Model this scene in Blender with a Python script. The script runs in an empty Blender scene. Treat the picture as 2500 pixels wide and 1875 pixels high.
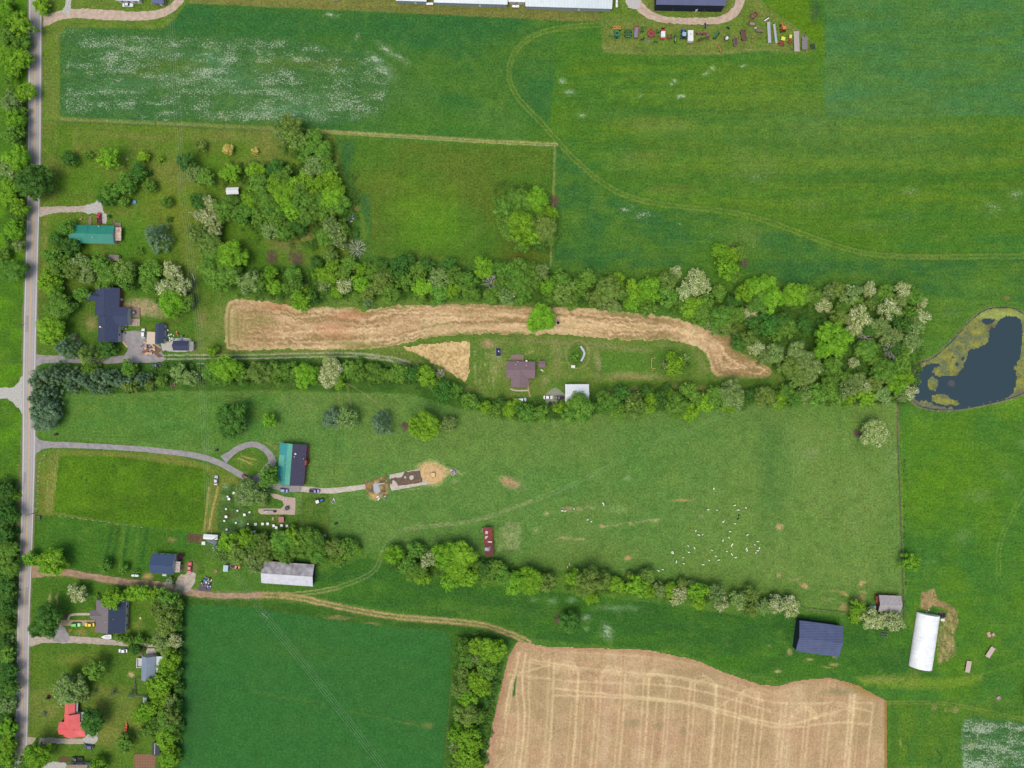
TREE_BRIGHT = 1.27
EXPO = 0.55
GAINS = (1.50, 1.46, 1.55)
import bpy, math, random
import numpy as np
C = bpy.context.scene
COL = C.collection
R = math.radians
# ---------------------------------------------------------------- camera, sky, sun, exposure
S = 0.2            # metres per photograph pixel on the ground
H = 330.0          # camera height
cam_d = bpy.data.cameras.new('camera'); cam = bpy.data.objects.new('camera', cam_d); COL.objects.link(cam)
cam.location = (0, 0, H); cam_d.sensor_width = 36; cam_d.lens = 36 * H / 500.0
cam_d.clip_start = 1; cam_d.clip_end = 9000
C.camera = cam
W = bpy.data.worlds.new('World'); C.world = W; W.use_nodes = True
wn = W.node_tree.nodes; wl = W.node_tree.links
sky = wn.new('ShaderNodeTexSky'); sky.sky_type = 'NISHITA'; sky.sun_disc = False
SUN_EL, SUN_AZ = 72, 215
sky.sun_elevation = R(SUN_EL); sky.sun_rotation = R(SUN_AZ); sky.dust_density = 4.0; sky.ozone_density = 1.0; sky.air_density = 1.0
bg = wn['Background']; bg.inputs['Strength'].default_value = 0.15
wl.new(sky.outputs[0], bg.inputs[0])
sd = bpy.data.lights.new('sun', 'SUN'); sun = bpy.data.objects.new('sun', sd); COL.objects.link(sun)
sd.energy = 0.95; sd.angle = R(34); sd.color = (1.0, 0.90, 0.76)
a = R(SUN_AZ)
# direction to the sun: azimuth measured from +Y clockwise
from mathutils import Vector, Matrix
dsun = Vector((math.sin(a) * math.cos(R(SUN_EL)), math.cos(a) * math.cos(R(SUN_EL)), math.sin(R(SUN_EL))))
sun.rotation_euler = dsun.to_track_quat('Z', 'Y').to_euler()
sun.location = dsun * 500
C.view_settings.view_transform = 'Standard'; C.view_settings.look = 'None'
C.view_settings.exposure = EXPO; C.view_settings.gamma = 1
C.cycles.max_bounces = 5; C.cycles.diffuse_bounces = 3; C.cycles.glossy_bounces = 2; C.cycles.transparent_max_bounces = 4
C.cycles.use_adaptive_sampling = True

# ---------------------------------------------------------------- helpers
GAIN = np.array(GAINS)       # rendered brightness of a white horizontal surface, per channel
def lin(c):
    c = np.asarray(c, float) / 255.0
    return np.where(c <= .04045, c / 12.92, ((c + .055) / 1.055) ** 2.4)
def alb(c): return np.clip(lin(c) / GAIN, 0, .85)
def P(px, py, z=0.0):
    k = (H - z) / H
    return ((px - 1250) * S * k, (937.5 - py) * S * k, z)
rng = np.random.default_rng(7)
random.seed(11)
_T = np.random.default_rng(3).random((16, 128, 128))
def vn(x, y, s=0):
    t = _T[s % 16]; off = (s * 37.31) % 128
    x = x + off; y = y + off * 1.7
    xi = np.floor(x).astype(int); yi = np.floor(y).astype(int)
    fx = x - xi; fy = y - yi; fx = fx * fx * (3 - 2 * fx); fy = fy * fy * (3 - 2 * fy)
    x0 = xi % 128; x1 = (xi + 1) % 128; y0 = yi % 128; y1 = (yi + 1) % 128
    return (t[y0, x0] * (1 - fx) + t[y0, x1] * fx) * (1 - fy) + (t[y1, x0] * (1 - fx) + t[y1, x1] * fx) * fy
def fbm(x, y, s=0, o=4):
    r = 0; a = 1; tot = 0
    for i in range(o):
        r = r + a * vn(x * 2 ** i, y * 2 ** i, s + i); tot += a; a *= .55
    return r / tot

# materials ------------------------------------------------------------
_mats = {}
def nodes(name):
    m = bpy.data.materials.new(name); m.use_nodes = True
    n = m.node_tree.nodes; l = m.node_tree.links
    return m, n, l, n['Principled BSDF']
def MAT(name, rgb, rough=.8, metal=0, var=.12, scale=1.5, c2=None, stripes=None, spec=.3):
    """plain procedural material: two-tone noise, optional stripes (direction, period m, strength, colour)"""
    if name in _mats: return _mats[name]
    m, n, l, b = nodes(name)
    b.inputs['Roughness'].default_value = rough; b.inputs['Metallic'].default_value = metal
    b.inputs['Specular IOR Level'].default_value = spec
    kb = 1.16; c = np.clip(alb(rgb) * kb, 0, .85); c2 = np.clip(alb(c2) * kb, 0, .85) if c2 is not None else np.clip(c * (1 - 1.2 * var), 0, 1)
    tc = n.new('ShaderNodeTexCoord'); nz = n.new('ShaderNodeTexNoise')
    nz.inputs['Scale'].default_value = scale; nz.inputs['Detail'].default_value = 5; nz.inputs['Roughness'].default_value = .65
    l.new(tc.outputs['Object'], nz.inputs['Vector'])
    cr = n.new('ShaderNodeValToRGB'); cr.color_ramp.elements[0].position = .35; cr.color_ramp.elements[1].position = .65
    cr.color_ramp.elements[0].color = (*c2, 1); cr.color_ramp.elements[1].color = (*c, 1)
    l.new(nz.outputs['Fac'], cr.inputs['Fac']); out = cr.outputs['Color']
    if stripes:
        ax, per, st, sc = stripes
        wv = n.new('ShaderNodeTexWave'); wv.wave_type = 'BANDS'; wv.bands_direction = ax; wv.inputs['Scale'].default_value = .314 / per
        wv.inputs['Distortion'].default_value = .6; wv.inputs['Detail'].default_value = 1
        l.new(tc.outputs['Object'], wv.inputs['Vector'])
        pw = n.new('ShaderNodeMath'); pw.operation = 'POWER'; pw.inputs[1].default_value = 3; l.new(wv.outputs['Fac'], pw.inputs[0])
        mu = n.new('ShaderNodeMath'); mu.operation = 'MULTIPLY'; mu.inputs[1].default_value = st; l.new(pw.outputs[0], mu.inputs[0])
        mx = n.new('ShaderNodeMixRGB'); mx.inputs['Color2'].default_value = (*alb(sc), 1)
        l.new(mu.outputs[0], mx.inputs['Fac']); l.new(out, mx.inputs['Color1']); out = mx.outputs['Color']
    l.new(out, b.inputs['Base Color']); _mats[name] = m
    return m

# meshes ---------------------------------------------------------------
def mesh_np(name, V, Fq, attrs=None):
    """V (n,3); Fq (m,k) array of equal-sided faces"""
    me = bpy.data.meshes.new(name); V = np.asarray(V, np.float32); Fq = np.asarray(Fq, np.int32)
    m, k = Fq.shape
    me.vertices.add(len(V)); me.vertices.foreach_set('co', V.ravel())
    me.loops.add(m * k); me.loops.foreach_set('vertex_index', Fq.ravel())
    me.polygons.add(m); me.polygons.foreach_set('loop_start', np.arange(0, m * k, k, dtype=np.int32))
    me.update(calc_edges=True)
    for nm, ty, dom, dat in (attrs or []):
        at = me.attributes.new(nm, ty, dom)
        at.data.foreach_set('color' if ty == 'FLOAT_COLOR' else ('vector' if ty == 'FLOAT_VECTOR' else 'value'), np.asarray(dat, np.float32).ravel())
    return me
def link(name, me, mat=None, parent=None, loc=None):
    o = bpy.data.objects.new(name, me); COL.objects.link(o)
    if mat is not None: me.materials.append(mat)
    if parent is not None: o.parent = parent
    if loc is not None: o.location = loc
    return o
def tag(o, label=None, cat=None, group=None, kind=None):
    if label: o['label'] = label
    if cat: o['category'] = cat
    if group: o['group'] = group
    if kind: o['kind'] = kind
    return o
def thing(name, label, cat, loc, rot=0, group=None):
    o = bpy.data.objects.new(name, None); COL.objects.link(o); o.empty_display_size = .5
    o.location = loc; o.rotation_euler = (0, 0, rot); return tag(o, label, cat, group)
class MB:
    def __init__(s): s.v = []; s.f = []
    def add(s, vs, fs):
        b = len(s.v); s.v += [tuple(v) for v in vs]; s.f += [tuple(b + i for i in f) for f in fs]; return s
    def box(s, cx, cy, cz, sx, sy, sz, rz=0, taper=1.0, tx=0):
        hx, hy, hz = sx / 2, sy / 2, sz / 2; vs = []
        for z, t, dx in ((-hz, 1, 0), (hz, taper, tx)):
            for x, y in ((-hx, -hy), (hx, -hy), (hx, hy), (-hx, hy)):
                x = x * t + dx; y *= t
                vs.append((cx + x * math.cos(rz) - y * math.sin(rz), cy + x * math.sin(rz) + y * math.cos(rz), cz + z))
        return s.add(vs, [(3, 2, 1, 0), (4, 5, 6, 7), (0, 1, 5, 4), (1, 2, 6, 5), (2, 3, 7, 6), (3, 0, 4, 7)])
    def cyl(s, p0, p1, r0, r1=None, n=8):
        r1 = r0 if r1 is None else r1
        p0 = Vector(p0); p1 = Vector(p1); d = (p1 - p0).normalized()
        u = d.orthogonal().normalized(); w = d.cross(u); vs = []
        for p, r in ((p0, r0), (p1, r1)):
            for i in range(n):
                t = 2 * math.pi * i / n; vs.append(p + (u * math.cos(t) + w * math.sin(t)) * r)
        fs = [(i, (i + 1) % n, n + (i + 1) % n, n + i) for i in range(n)] + [tuple(range(n - 1, -1, -1)), tuple(range(n, 2 * n))]
        return s.add(vs, fs)
    def prism(s, poly, z0, z1):
        n = len(poly); vs = [(x, y, z0) for x, y in poly] + [(x, y, z1) for x, y in poly]
        ar = sum(poly[i][0] * poly[(i + 1) % n][1] - poly[(i + 1) % n][0] * poly[i][1] for i in range(n))
        fs = [tuple(range(n - 1, -1, -1)), tuple(range(n, 2 * n))] + [(i, (i + 1) % n, n + (i + 1) % n, n + i) for i in range(n)]
        if ar < 0: fs = [tuple(reversed(f)) for f in fs]
        return s.add(vs, fs)
    def build(s, name, mat, parent=None, loc=None, smooth=False):
        me = bpy.data.meshes.new(name); me.from_pydata(s.v, [], s.f); me.update()
        if smooth: me.polygons.foreach_set('use_smooth', [True] * len(me.polygons))
        return link(name, me, mat, parent, loc)
def copy_tree(o, parent=None):
    c = o.copy(); COL.objects.link(c)
    if parent is not None: c.parent = parent
    for ch in o.children: copy_tree(ch, c)
    return c
# ---------------------------------------------------------------- ground: a painted map of soil and grass colours
xs = np.concatenate([[-16000, -9000, -5000, -2600, -1400, -800, -450, -300, -240], np.arange(-200, 2700.1, 2.5), [2740, 2800, 2950, 3300, 3900, 5000, 8000, 12000, 18000]])
ys = np.concatenate([[-16000, -9000, -5000, -2600, -1400, -800, -450, -300, -240], np.arange(-200, 2075.1, 2.5), [2115, 2180, 2330, 2700, 3300, 5000, 8000, 12000, 18000]])
GX, GY = np.meshgrid(xs, ys)
def smooth(poly, n=2, closed=True):
    p = np.array(poly, float)
    for _ in range(n):
        q = np.roll(p, -1, 0) if closed else p[1:]; a_ = p if closed else p[:-1]
        r = np.empty((2 * len(a_), 2)); r[0::2] = a_ * .75 + q * .25; r[1::2] = a_ * .25 + q * .75
        p = r if closed else np.vstack([p[:1], r, p[-1:]])
    return p
def seg_d(X, Y, a_, b_):
    dx, dy = b_[0] - a_[0], b_[1] - a_[1]; L = dx * dx + dy * dy + 1e-9
    t = np.clip(((X - a_[0]) * dx + (Y - a_[1]) * dy) / L, 0, 1)
    return np.hypot(X - a_[0] - t * dx, Y - a_[1] - t * dy)
def sdf(poly, X, Y):
    d = np.full(X.shape, 1e9); ins = np.zeros(X.shape, bool); n = len(poly)
    for i in range(n):
        a_, b_ = poly[i], poly[(i + 1) % n]
        d = np.minimum(d, seg_d(X, Y, a_, b_))
        c = ((a_[1] > Y) != (b_[1] > Y)) & (X < (b_[0] - a_[0]) * (Y - a_[1]) / (b_[1] - a_[1] + 1e-12) + a_[0])
        ins ^= c
    return np.where(ins, -d, d)
RN1 = fbm(GX / 11, GY / 11, 1, 3) * 2 - 1; RN2 = fbm(GX / 11, GY / 11, 5, 3) * 2 - 1
BIG = fbm(GX / 140, GY / 60, 2, 4); MED = fbm(GX / 30, GY / 22, 6, 4); FIN = fbm(GX / 7, GY / 7, 9, 3)
def win(pts, pad):
    pts = np.asarray(pts, float); x0, y0 = pts.min(0) - pad; x1, y1 = pts.max(0) + pad
    i0, i1 = np.searchsorted(xs, [x0, x1]); j0, j1 = np.searchsorted(ys, [y0, y1])
    return slice(max(j0 - 1, 0), j1 + 1), slice(max(i0 - 1, 0), i1 + 1)
class Canvas:
    def __init__(s, base):
        s.c = np.empty(GX.shape + (3,)); s.c[:] = base; s.f = np.zeros(GX.shape); s.k = np.zeros(GX.shape)
    def blend(s, w, al, col):
        al = np.clip(al, 0, 1)[..., None]; s.c[w] = s.c[w] * (1 - al) + np.asarray(col, float) * al
    def poly(s, pts, col, soft=2, rag=2, a=1.0, sm=0, col2=None, nz=(60, 30), seed=0, thr=None, fleck=None):
        pts = smooth(pts, sm) if sm else np.array(pts, float)
        w = win(pts, soft + rag + 6); X = GX[w] + rag * RN1[w]; Y = GY[w] + rag * RN2[w]
        d = sdf(pts, X, Y); al = np.clip(.5 - d / soft, 0, 1) * a
        if thr is not None:
            n_ = fbm(GX[w] / nz[0], GY[w] / nz[1], seed + 3, 4); al = al * np.clip((n_ - thr) * 9, 0, 1)
        cc = np.asarray(col, float)
        if col2 is not None:
            n_ = np.clip((fbm(GX[w] / nz[0], GY[w] / nz[1], seed, 4) - .5) * 3.2 + .5, 0, 1)[..., None]
            cc = cc * n_ + np.asarray(col2, float) * (1 - n_)
        s.blend(w, al, cc)
        if fleck is not None: s.f[w] = s.f[w] * (1 - al) + fleck * al
        return w, d
    def ell(s, cx, cy, rx, ry, col, a=.6, soft=.6, rot=0, seed=0, rag=3, fleck=None):
        m = max(rx, ry) * (1 + soft) + rag + 4
        w = win([(cx - m, cy - m), (cx + m, cy + m)], 0); X = GX[w] + rag * RN1[w] - cx; Y = GY[w] + rag * RN2[w] - cy
        t = R(rot); u = X * math.cos(t) + Y * math.sin(t); v = -X * math.sin(t) + Y * math.cos(t)
        q = np.hypot(u / rx, v / ry); al = np.clip((1 + soft - q) / (soft + 1e-3) * .5 + 0, 0, 1) * a
        al *= np.clip(.55 + MED[w], 0, 1)
        s.blend(w, al, col)
        if fleck is not None: s.f[w] = np.maximum(s.f[w], fleck * np.clip(al, 0, 1) / max(a, .01))
    def line(s, pts, wd, col, a=.8, soft=2, rag=1, sm=2, brk=0, gap=0, seed=0):
        """stroke along a polyline; gap>0 gives two wheel tracks that far apart; brk breaks it up with noise"""
        pts = smooth(pts, sm, False) if sm else np.array(pts, float)
        w = win(pts, wd + gap + soft + rag + 4); X = GX[w] + rag * RN1[w]; Y = GY[w] + rag * RN2[w]
        d = np.full(X.shape, 1e9)
        for i in range(len(pts) - 1): d = np.minimum(d, seg_d(X, Y, pts[i], pts[i + 1]))
        if gap: d = np.abs(d - gap / 2)
        al = np.clip(.5 - (d - wd / 2) / soft, 0, 1) * a
        if brk: al *= np.clip((fbm(GX[w] / 14, GY[w] / 9, seed + 4, 3) - brk) * 7, 0, 1)
        s.blend(w, al, col)
g = Canvas((66, 118, 42))
# broad tone drift in the grass
g.blend(np.s_[:, :], np.clip((BIG - .45) * 3, 0, 1) * .6, (84, 124, 34)); g.blend(np.s_[:, :], np.clip((.5 - MED) * 3, 0, 1) * .35, (46, 104, 42))
def F(*p): return [(x * 1.1302, y * 1.1302) for x, y in p]
def Z(x0, y0, *p): return [(x0 + x * .28933, y0 + y * .28933) for x, y in p]
# west of the road
g.poly([(-300, -300), (66, -300), (66, 400), (55, 900), (50, 1300), (33, 2100), (-300, 2100)], (62, 114, 30), soft=5, col2=(72, 132, 26), nz=(40, 40), seed=3)
g.poly([(-300, 1170), (52, 1170), (30, 2100), (-300, 2100)], (38, 88, 34), soft=10, col2=(52, 100, 34), nz=(30, 30), seed=4)
g.poly([(44, 1130), (53, 1130), (46, 1400), (42, 1500), (34, 1600), (36, 1400)], (128, 108, 80), soft=6, rag=3, a=.55)
g.poly([(40, 1500), (42, 1500), (36, 1875), (26, 1875)], (76, 84, 52), soft=8, rag=3, a=.6)
# upper left crop, flowering
g.poly([(150, 75), (165, 68), (390, 72), (415, 60), (440, 20), (460, 8), (1250, 42), (1468, 56), (1470, 360), (1360, 352), (700, 314), (160, 290), (148, 275)], (42, 106, 46), soft=2, rag=1.2, col2=(62, 114, 40), nz=(110, 50), seed=6)
g.poly([(440, 20), (1250, 44), (1300, 60), (1200, 110), (1000, 130), (800, 90), (600, 80), (430, 80)], (30, 100, 50), soft=50, rag=8, a=.6)
g.poly([(900, 230), (1350, 300), (1340, 345), (1000, 330), (900, 290)], (62, 118, 28), soft=60, rag=10, a=.55)
g.poly([(150, 75), (165, 68), (390, 72), (430, 85), (640, 90), (800, 110), (900, 130), (960, 180), (930, 280), (850, 300), (700, 306), (160, 286), (148, 275)], (52, 106, 52), soft=26, rag=14, a=.75, fleck=.72)
g.poly([(850, 120), (990, 150), (1050, 230), (1080, 290), (900, 300)], (58, 110, 52), soft=90, rag=16, a=.55, fleck=.45)
for q in [(360, 195, 60, 12), (330, 120, 70, 10), (520, 170, 60, 25), (590, 210, 50, 22), (500, 140, 40, 14), (720, 280, 55, 16), (650, 265, 60, 14), (270, 215, 50, 9), (760, 250, 70, 20), (700, 150, 60, 12)]:
    g.ell(*q, (120, 150, 112), a=.25, soft=1.2, rag=16, fleck=.74)
for q in [(810, 37, 17, 4), (872, 90, 7, 6), (945, 122, 26, 7), (980, 145, 18, 8), (938, 178, 26, 6), (930, 155, 36, 10)]:
    g.ell(*q, (160, 156, 124), a=.4, soft=.8, rot=40 if q[0] > 900 else 0, rag=8, fleck=.85)
for q in [(680, 155, 55, 16), (800, 155, 60, 14), (420, 160, 60, 14), (350, 180, 40, 10), (655, 172, 10, 6)]:
    g.ell(*q, (84, 112, 36), a=.5, soft=.7, rag=8)
# strip of mown grass below the greenhouses, machinery yard
g.poly([(458, 8), (1250, 44), (1470, 56), (1480, -300), (430, -300)], (124, 118, 62), soft=3, rag=1.5, col2=(108, 116, 56), nz=(60, 6), seed=2)
g.poly([(103, -300), (430, -300), (455, 5), (430, 45), (395, 70), (160, 66), (146, 90), (146, 280), (160, 292), (108, 292)], (96, 122, 48), soft=3, rag=2, col2=(84, 124, 38), nz=(20, 60), seed=2)
g.poly([(1466, 54), (1468, 128), (1560, 133), (1750, 134), (1850, 122), (1900, 124), (1960, 133), (1988, 127), (1997, 112), (1985, 88), (1930, 55), (1862, 12), (1850, -300), (1440, -300)], (112, 124, 58), soft=2, rag=1, col2=(92, 124, 44), nz=(40, 25), seed=5)
g.line([(1466, 60), (1470, 126), (1560, 131), (1750, 132), (1850, 120), (1960, 131), (1994, 116)], 8, (140, 132, 76), a=.5)
# the large eastern field with its banding
big = [(1360, 100), (1330, 60), (1468, 56), (1470, 132), (1750, 138), (1850, 126), (1965, 138), (2000, 112), (1930, 52), (1862, 5), (1900, -300), (2900, -300), (2900, 630), (1900, 620), (1500, 520), (1340, 330)]
g.poly(big, (68, 118, 30), soft=6, rag=2, col2=(52, 114, 40), nz=(170, 34), seed=8)
g.poly([(1470, 140), (2000, 140), (2010, 290), (2700, 290), (2700, 560), (1800, 560), (1500, 440), (1400, 300), (1400, 150)], (78, 120, 32), soft=40, rag=12, a=.7, col2=(52, 112, 36), nz=(220, 26), seed=9)
for y0, a_ in ((170, .4), (200, .5)): g.line([(1500, y0), (1990, y0 + 2)], 12, (100, 140, 30), a=a_, soft=22, rag=9, brk=.34, seed=int(y0))
for y0, a_ in ((232, .45), (312, .45), (392, .5), (480, .5)): g.line([(1480, y0), (2000, y0 + 6), (2700, y0)], 24, (96, 132, 32), a=a_, soft=30, rag=10, brk=.3, seed=int(y0))
for y0, a_ in ((262, .5), (352, .5), (436, .45)): g.line([(1480, y0), (2000, y0 + 6), (2700, y0)], 18, (44, 96, 26), a=a_, soft=30, rag=10, brk=.3, seed=int(y0) + 7)
for y0, a_ in ((200, .45), (262, .4), (312, .3), (355, .4), (452, .5), (505, .4)):
    g.line([(1520, y0 - 10), (1800, y0), (2100, y0 + 4), (2700, y0)], 9, (98, 126, 28), a=a_, soft=14, rag=7, brk=.38, seed=int(y0))
for q in [(1640, 462, 60, 10), (1580, 380, 40, 12), (1600, 300, 80, 12)]: g.ell(*q, (112, 118, 48), a=.5, soft=.9, rag=6)
g.poly([(2010, -300), (2012, 150), (2010, 200), (2016, 284), (2150, 288), (2320, 282), (2900, 282), (2900, -300)], (56, 118, 62), soft=5, rag=3, a=.95, col2=(66, 120, 52), nz=(90, 20), seed=10)
g.poly([(1862, 5), (1975, -10), (2010, 60), (2010, 140), (1995, 105), (1930, 52)], (82, 126, 20), soft=5, rag=3, a=.8)
g.ell(1990, 30, 12, 30, (50, 82, 52), a=.7, soft=.5)
for y_ in range(-20, 280, 11): g.line([(2015, y_), (2300, y_ + 3), (2520, y_ + 1)], 2.5, (78, 122, 52), a=.35, soft=3, rag=2, brk=.45, seed=y_ + 99)
for q in [(1814, 160, 8, 5), (1373, 197, 8, 6), (1421, 284, 10, 6), (1663, 235, 9, 4), (1650, 196, 7, 5), (1640, 206, 6, 4), (1566, 233, 4, 3), (1392, 225, 14, 5), (1740, 167, 7, 4), (1725, 180, 9, 4)]:
    g.ell(*q, (190, 192, 170), a=.3, soft=.9, rag=7, fleck=.95)
for q in [(1590, 310, 50, 18, .35), (1660, 315, 30, 12, .3), (1500, 275, 50, 10, .3), (1810, 390, 30, 30, .3), (1850, 420, 40, 26, .42), (1880, 400, 18, 16, .4), (2420, 510, 30, 20, .45), (2480, 480, 18, 24, .6), (1980, 500, 30, 12, .35), (2010, 498, 16, 5, .5), (1440, 445, 14, 10, .5), (1425, 430, 10, 20, .45), (1980, 300, 60, 30, .12), (2220, 470, 30, 10, .45), (2210, 530, 30, 10, .35), (2300, 580, 20, 8, .3), (1520, 400, 40, 30, .2), (1540, 385, 8, 6, .5), (2130, 555, 80, 12, .2), (1530, 505, 40, 14, .62), (1570, 525, 30, 12, .62), (1590, 540, 20, 8, .5), (1740, 570, 40, 10, .5), (1830, 560, 50, 20, .25), (1660, 545, 14, 5, .55), (1380, 595, 10, 20, .35), (1370, 645, 12, 8, .35), (1250, 310, 30, 30, .2), (1180, 290, 40, 30, .15), (2030, 620, 60, 10, .25), (1960, 650, 30, 12, .35), (2320, 760, 20, 20, .35), (1900, 320, 300, 120, .06), (2200, 330, 200, 60, .05)]:
    g.ell(*q[:4], (96, 128, 72), a=.25, soft=.8, rag=10, fleck=q[4])
# ground south of the curved mown track
g.poly([(1362, 360), (1400, 400), (1480, 470), (1600, 515), (1750, 525), (1900, 560), (2060, 615), (2500, 625), (2700, 640), (2700, 750), (2200, 720), (1900, 690), (1700, 640), (1500, 660), (1350, 650)], (44, 104, 46), soft=8, rag=4, col2=(66, 116, 40), nz=(60, 30), seed=12)
g.ell(1780, 625, 75, 62, (70, 128, 36), a=.7, soft=.5, rag=6); g.ell(1820, 585, 50, 30, (110, 130, 66), a=.4, soft=.7)
trk = F((1300, 52), (1200, 60), (1140, 80), (1105, 120), (1097, 165), (1115, 210), (1165, 260), (1200, 300), (1260, 365), (1330, 415), (1400, 438), (1500, 450), (1600, 460), (1680, 485), (1760, 515), (1850, 545), (1930, 555), (2050, 555), (2230, 553), (2500, 553))
g.line(trk, 17, (74, 120, 38), a=.4, soft=5, rag=2); g.line(trk, 3.2, (112, 134, 60), a=.72, soft=2.5, gap=9, rag=1.5, brk=.12); g.line(trk, 2, (40, 96, 34), a=.5, soft=3, gap=19, rag=2)
g.line(F((1920, 553), (2000, 556), (2060, 553)), 5, (128, 128, 58), a=.4, soft=6)
# square meadow
g.poly([(826, 338), (1100, 352), (1352, 362), (1346, 520), (1340, 640), (1150, 640), (940, 628), (905, 600), (900, 520), (860, 480), (830, 400)], (82, 110, 36), soft=3, rag=2, col2=(66, 114, 34), nz=(130, 90), seed=7)
g.poly([(826, 338), (870, 345), (850, 420), (880, 500), (905, 560), (900, 480), (860, 470), (832, 400)], (44, 102, 52), soft=16, rag=5, a=.8)
g.poly([(960, 480), (1110, 470), (1120, 560), (1000, 590)], (76, 132, 30), soft=60, rag=20, a=.55)
for q in [(980, 435, 70, 12), (1010, 500, 60, 30), (1060, 560, 60, 30), (1040, 590, 60, 16)]: g.ell(*q, (78, 138, 26), a=.35, soft=1, rag=10)
g.line([(1100, 450), (1115, 560)], 9, (84, 140, 34), a=.35, soft=10)
g.line([(150, 291), (300, 297), (500, 306), (700, 316), (1000, 332), (1200, 345), (1358, 352)], 10, (140, 140, 74), a=.65, soft=4)
g.line([(790, 322), (1000, 334), (1200, 347), (1358, 353)], 3, (172, 160, 104), a=.8, soft=2, gap=5)
g.line([(150, 297), (700, 321)], 3, (66, 90, 40), a=.5, soft=3)
g.line([(1355, 352), (1352, 460), (1347, 560), (1344, 650)], 4, (158, 152, 92), a=.75, soft=3)
g.line([(1347, 360), (1340, 640)], 3, (48, 92, 32), a=.5, soft=3)
g.line([(816, 370), (826, 400), (830, 460), (842, 492), (870, 500), (884, 530), (890, 570), (884, 600), (930, 625), (1000, 626), (1100, 634), (1140, 645)], 11, (92, 122, 44), a=.7, soft=5)
g.line([(812, 350), (826, 400), (832, 460), (846, 492)], 4, (150, 116, 82), a=.7, soft=4)
# western yards
g.poly([(103, 297), (700, 322), (818, 330), (822, 420), (840, 500), (870, 600), (860, 640), (480, 660), (470, 700), (92, 700), (97, 520)], (96, 120, 44), soft=4, rag=3, col2=(74, 122, 32), nz=(60, 50), seed=11)
for q in [(330, 333, 110, 5, 4), (184, 345, 5, 26, 0), (560, 330, 80, 12, 0), (420, 430, 60, 30, 0), (660, 360, 40, 40, 0)]: g.ell(*q[:4], (132, 124, 70), a=.55, soft=.8, rot=q[4], rag=4)
for x_ in range(130, 690, 9): g.line([(x_, 296), (x_ - 2, 420)], 2, (78, 100, 38), a=.4, soft=3, rag=2, brk=.4, seed=x_)
for x_ in range(110, 145, 7): g.line([(x_, 80), (x_ - 2, 500)], 1.8, (146, 144, 86), a=.5, soft=3, rag=2, brk=.35, seed=x_)
g.ell(420, 520, 50, 70, (122, 126, 40), a=.45, soft=.9, rag=6); g.ell(640, 640, 90, 40, (60, 118, 30), a=.5, soft=.6)
g.ell(300, 585, 110, 40, (60, 122, 34), a=.45, soft=.8); g.ell(690, 590, 34, 20, (140, 112, 80), a=.6, soft=.7); g.ell(745, 574, 20, 10, (150, 116, 84), a=.6)
g.ell(110, 570, 7, 70, (128, 128, 66), a=.6, soft=.5)
g.ell(866, 512, 7, 8, (165, 118, 84), a=.8); g.ell(1264, 628, 9, 8, (118, 86, 60), a=.8)
g.poly([(90, 700), (480, 660), (545, 720), (560, 860), (400, 862), (88, 868)], (66, 116, 34), soft=5, rag=4, col2=(84, 112, 40), nz=(40, 40), seed=5)
g.ell(340, 752, 55, 22, (178, 150, 122), a=.9, soft=.3, rag=5); g.ell(395, 768, 20, 8, (160, 138, 104), a=.7)
g.ell(222, 790, 12, 16, (166, 140, 100), a=.7); g.ell(183, 825, 10, 6, (150, 116, 90), a=.85); g.ell(290, 842, 22, 16, (70, 118, 34), a=.6)
g.ell(495, 780, 12, 20, (150, 130, 90), a=.6); g.line([(537, 700), (534, 850)], 3, (142, 140, 84), a=.6)
# hay stubble strip margins and farmhouse yard
g.poly(F((470, 640), (1150, 655), (1600, 700), (1700, 830), (1640, 850), (1300, 830), (1040, 880), (900, 800), (820, 775), (400, 775)), (84, 122, 44), soft=6, rag=3, col2=(104, 124, 56), nz=(60, 20), seed=3)
g.poly([(1150, 840), (1400, 850), (1700, 850), (1740, 930), (1420, 935), (1300, 960), (1180, 950), (1150, 920)], (98, 124, 52), soft=12, rag=4, a=.8, col2=(76, 122, 44), nz=(30, 24), seed=6)
g.poly([(1470, 860), (1590, 858), (1600, 920), (1480, 922)], (74, 124, 42), soft=8, rag=3, a=.9)
for pts in (F((1130, 735), (1250, 742), (1400, 758)), F((1420, 745), (1500, 760), (1525, 800))): g.line(pts, 14, (128, 130, 76), a=.6, soft=10, rag=5)
for q in [(1190, 840, 12, 9, (176, 140, 110), .9), (1209, 885, 16, 40, (160, 146, 92), .5), (1240, 905, 14, 30, (150, 140, 86), .5), (1360, 875, 14, 40, (150, 136, 84), .5), (1460, 890, 7, 26, (164, 148, 104), .6), (1540, 918, 80, 8, (170, 142, 96), .65), (1400, 860, 40, 10, (140, 136, 80), .5), (1440, 940, 30, 8, (140, 130, 70), .5), (1330, 930, 10, 10, (150, 138, 90), .6)]:
    g.ell(*q[:4], q[4], a=q[5], soft=.6, rag=6)
for k in range(5): g.line([(1160 + 14 * k + (50 if k > 2 else 0) * 2, 850), (1158 + 12 * k, 900), (1164 + 10 * k, 945)], 4, (182, 162, 108), a=.6, soft=3, rag=4, brk=.42, seed=k + 2)
for rr in (44, 52, 60, 68): 
    t_ = np.linspace(0, 2 * math.pi, 24); g.line([(1648 + rr * 1.15 * math.cos(q), 882 + rr * .8 * math.sin(q)) for q in t_], 2, (140, 138, 72), a=.35, soft=3, brk=.4, seed=rr)
g.ell(1645, 882, 52, 38, (62, 114, 36), a=.8, soft=.3)
t_ = np.linspace(0, 2 * math.pi, 20); g.line([(1410 + 28 * math.cos(q), 866 + 34 * math.sin(q)) for q in t_], 4, (160, 142, 92), a=.6, soft=3)
g.ell(1408, 866, 20, 28, (60, 112, 36), a=.8, soft=.3)
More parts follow.
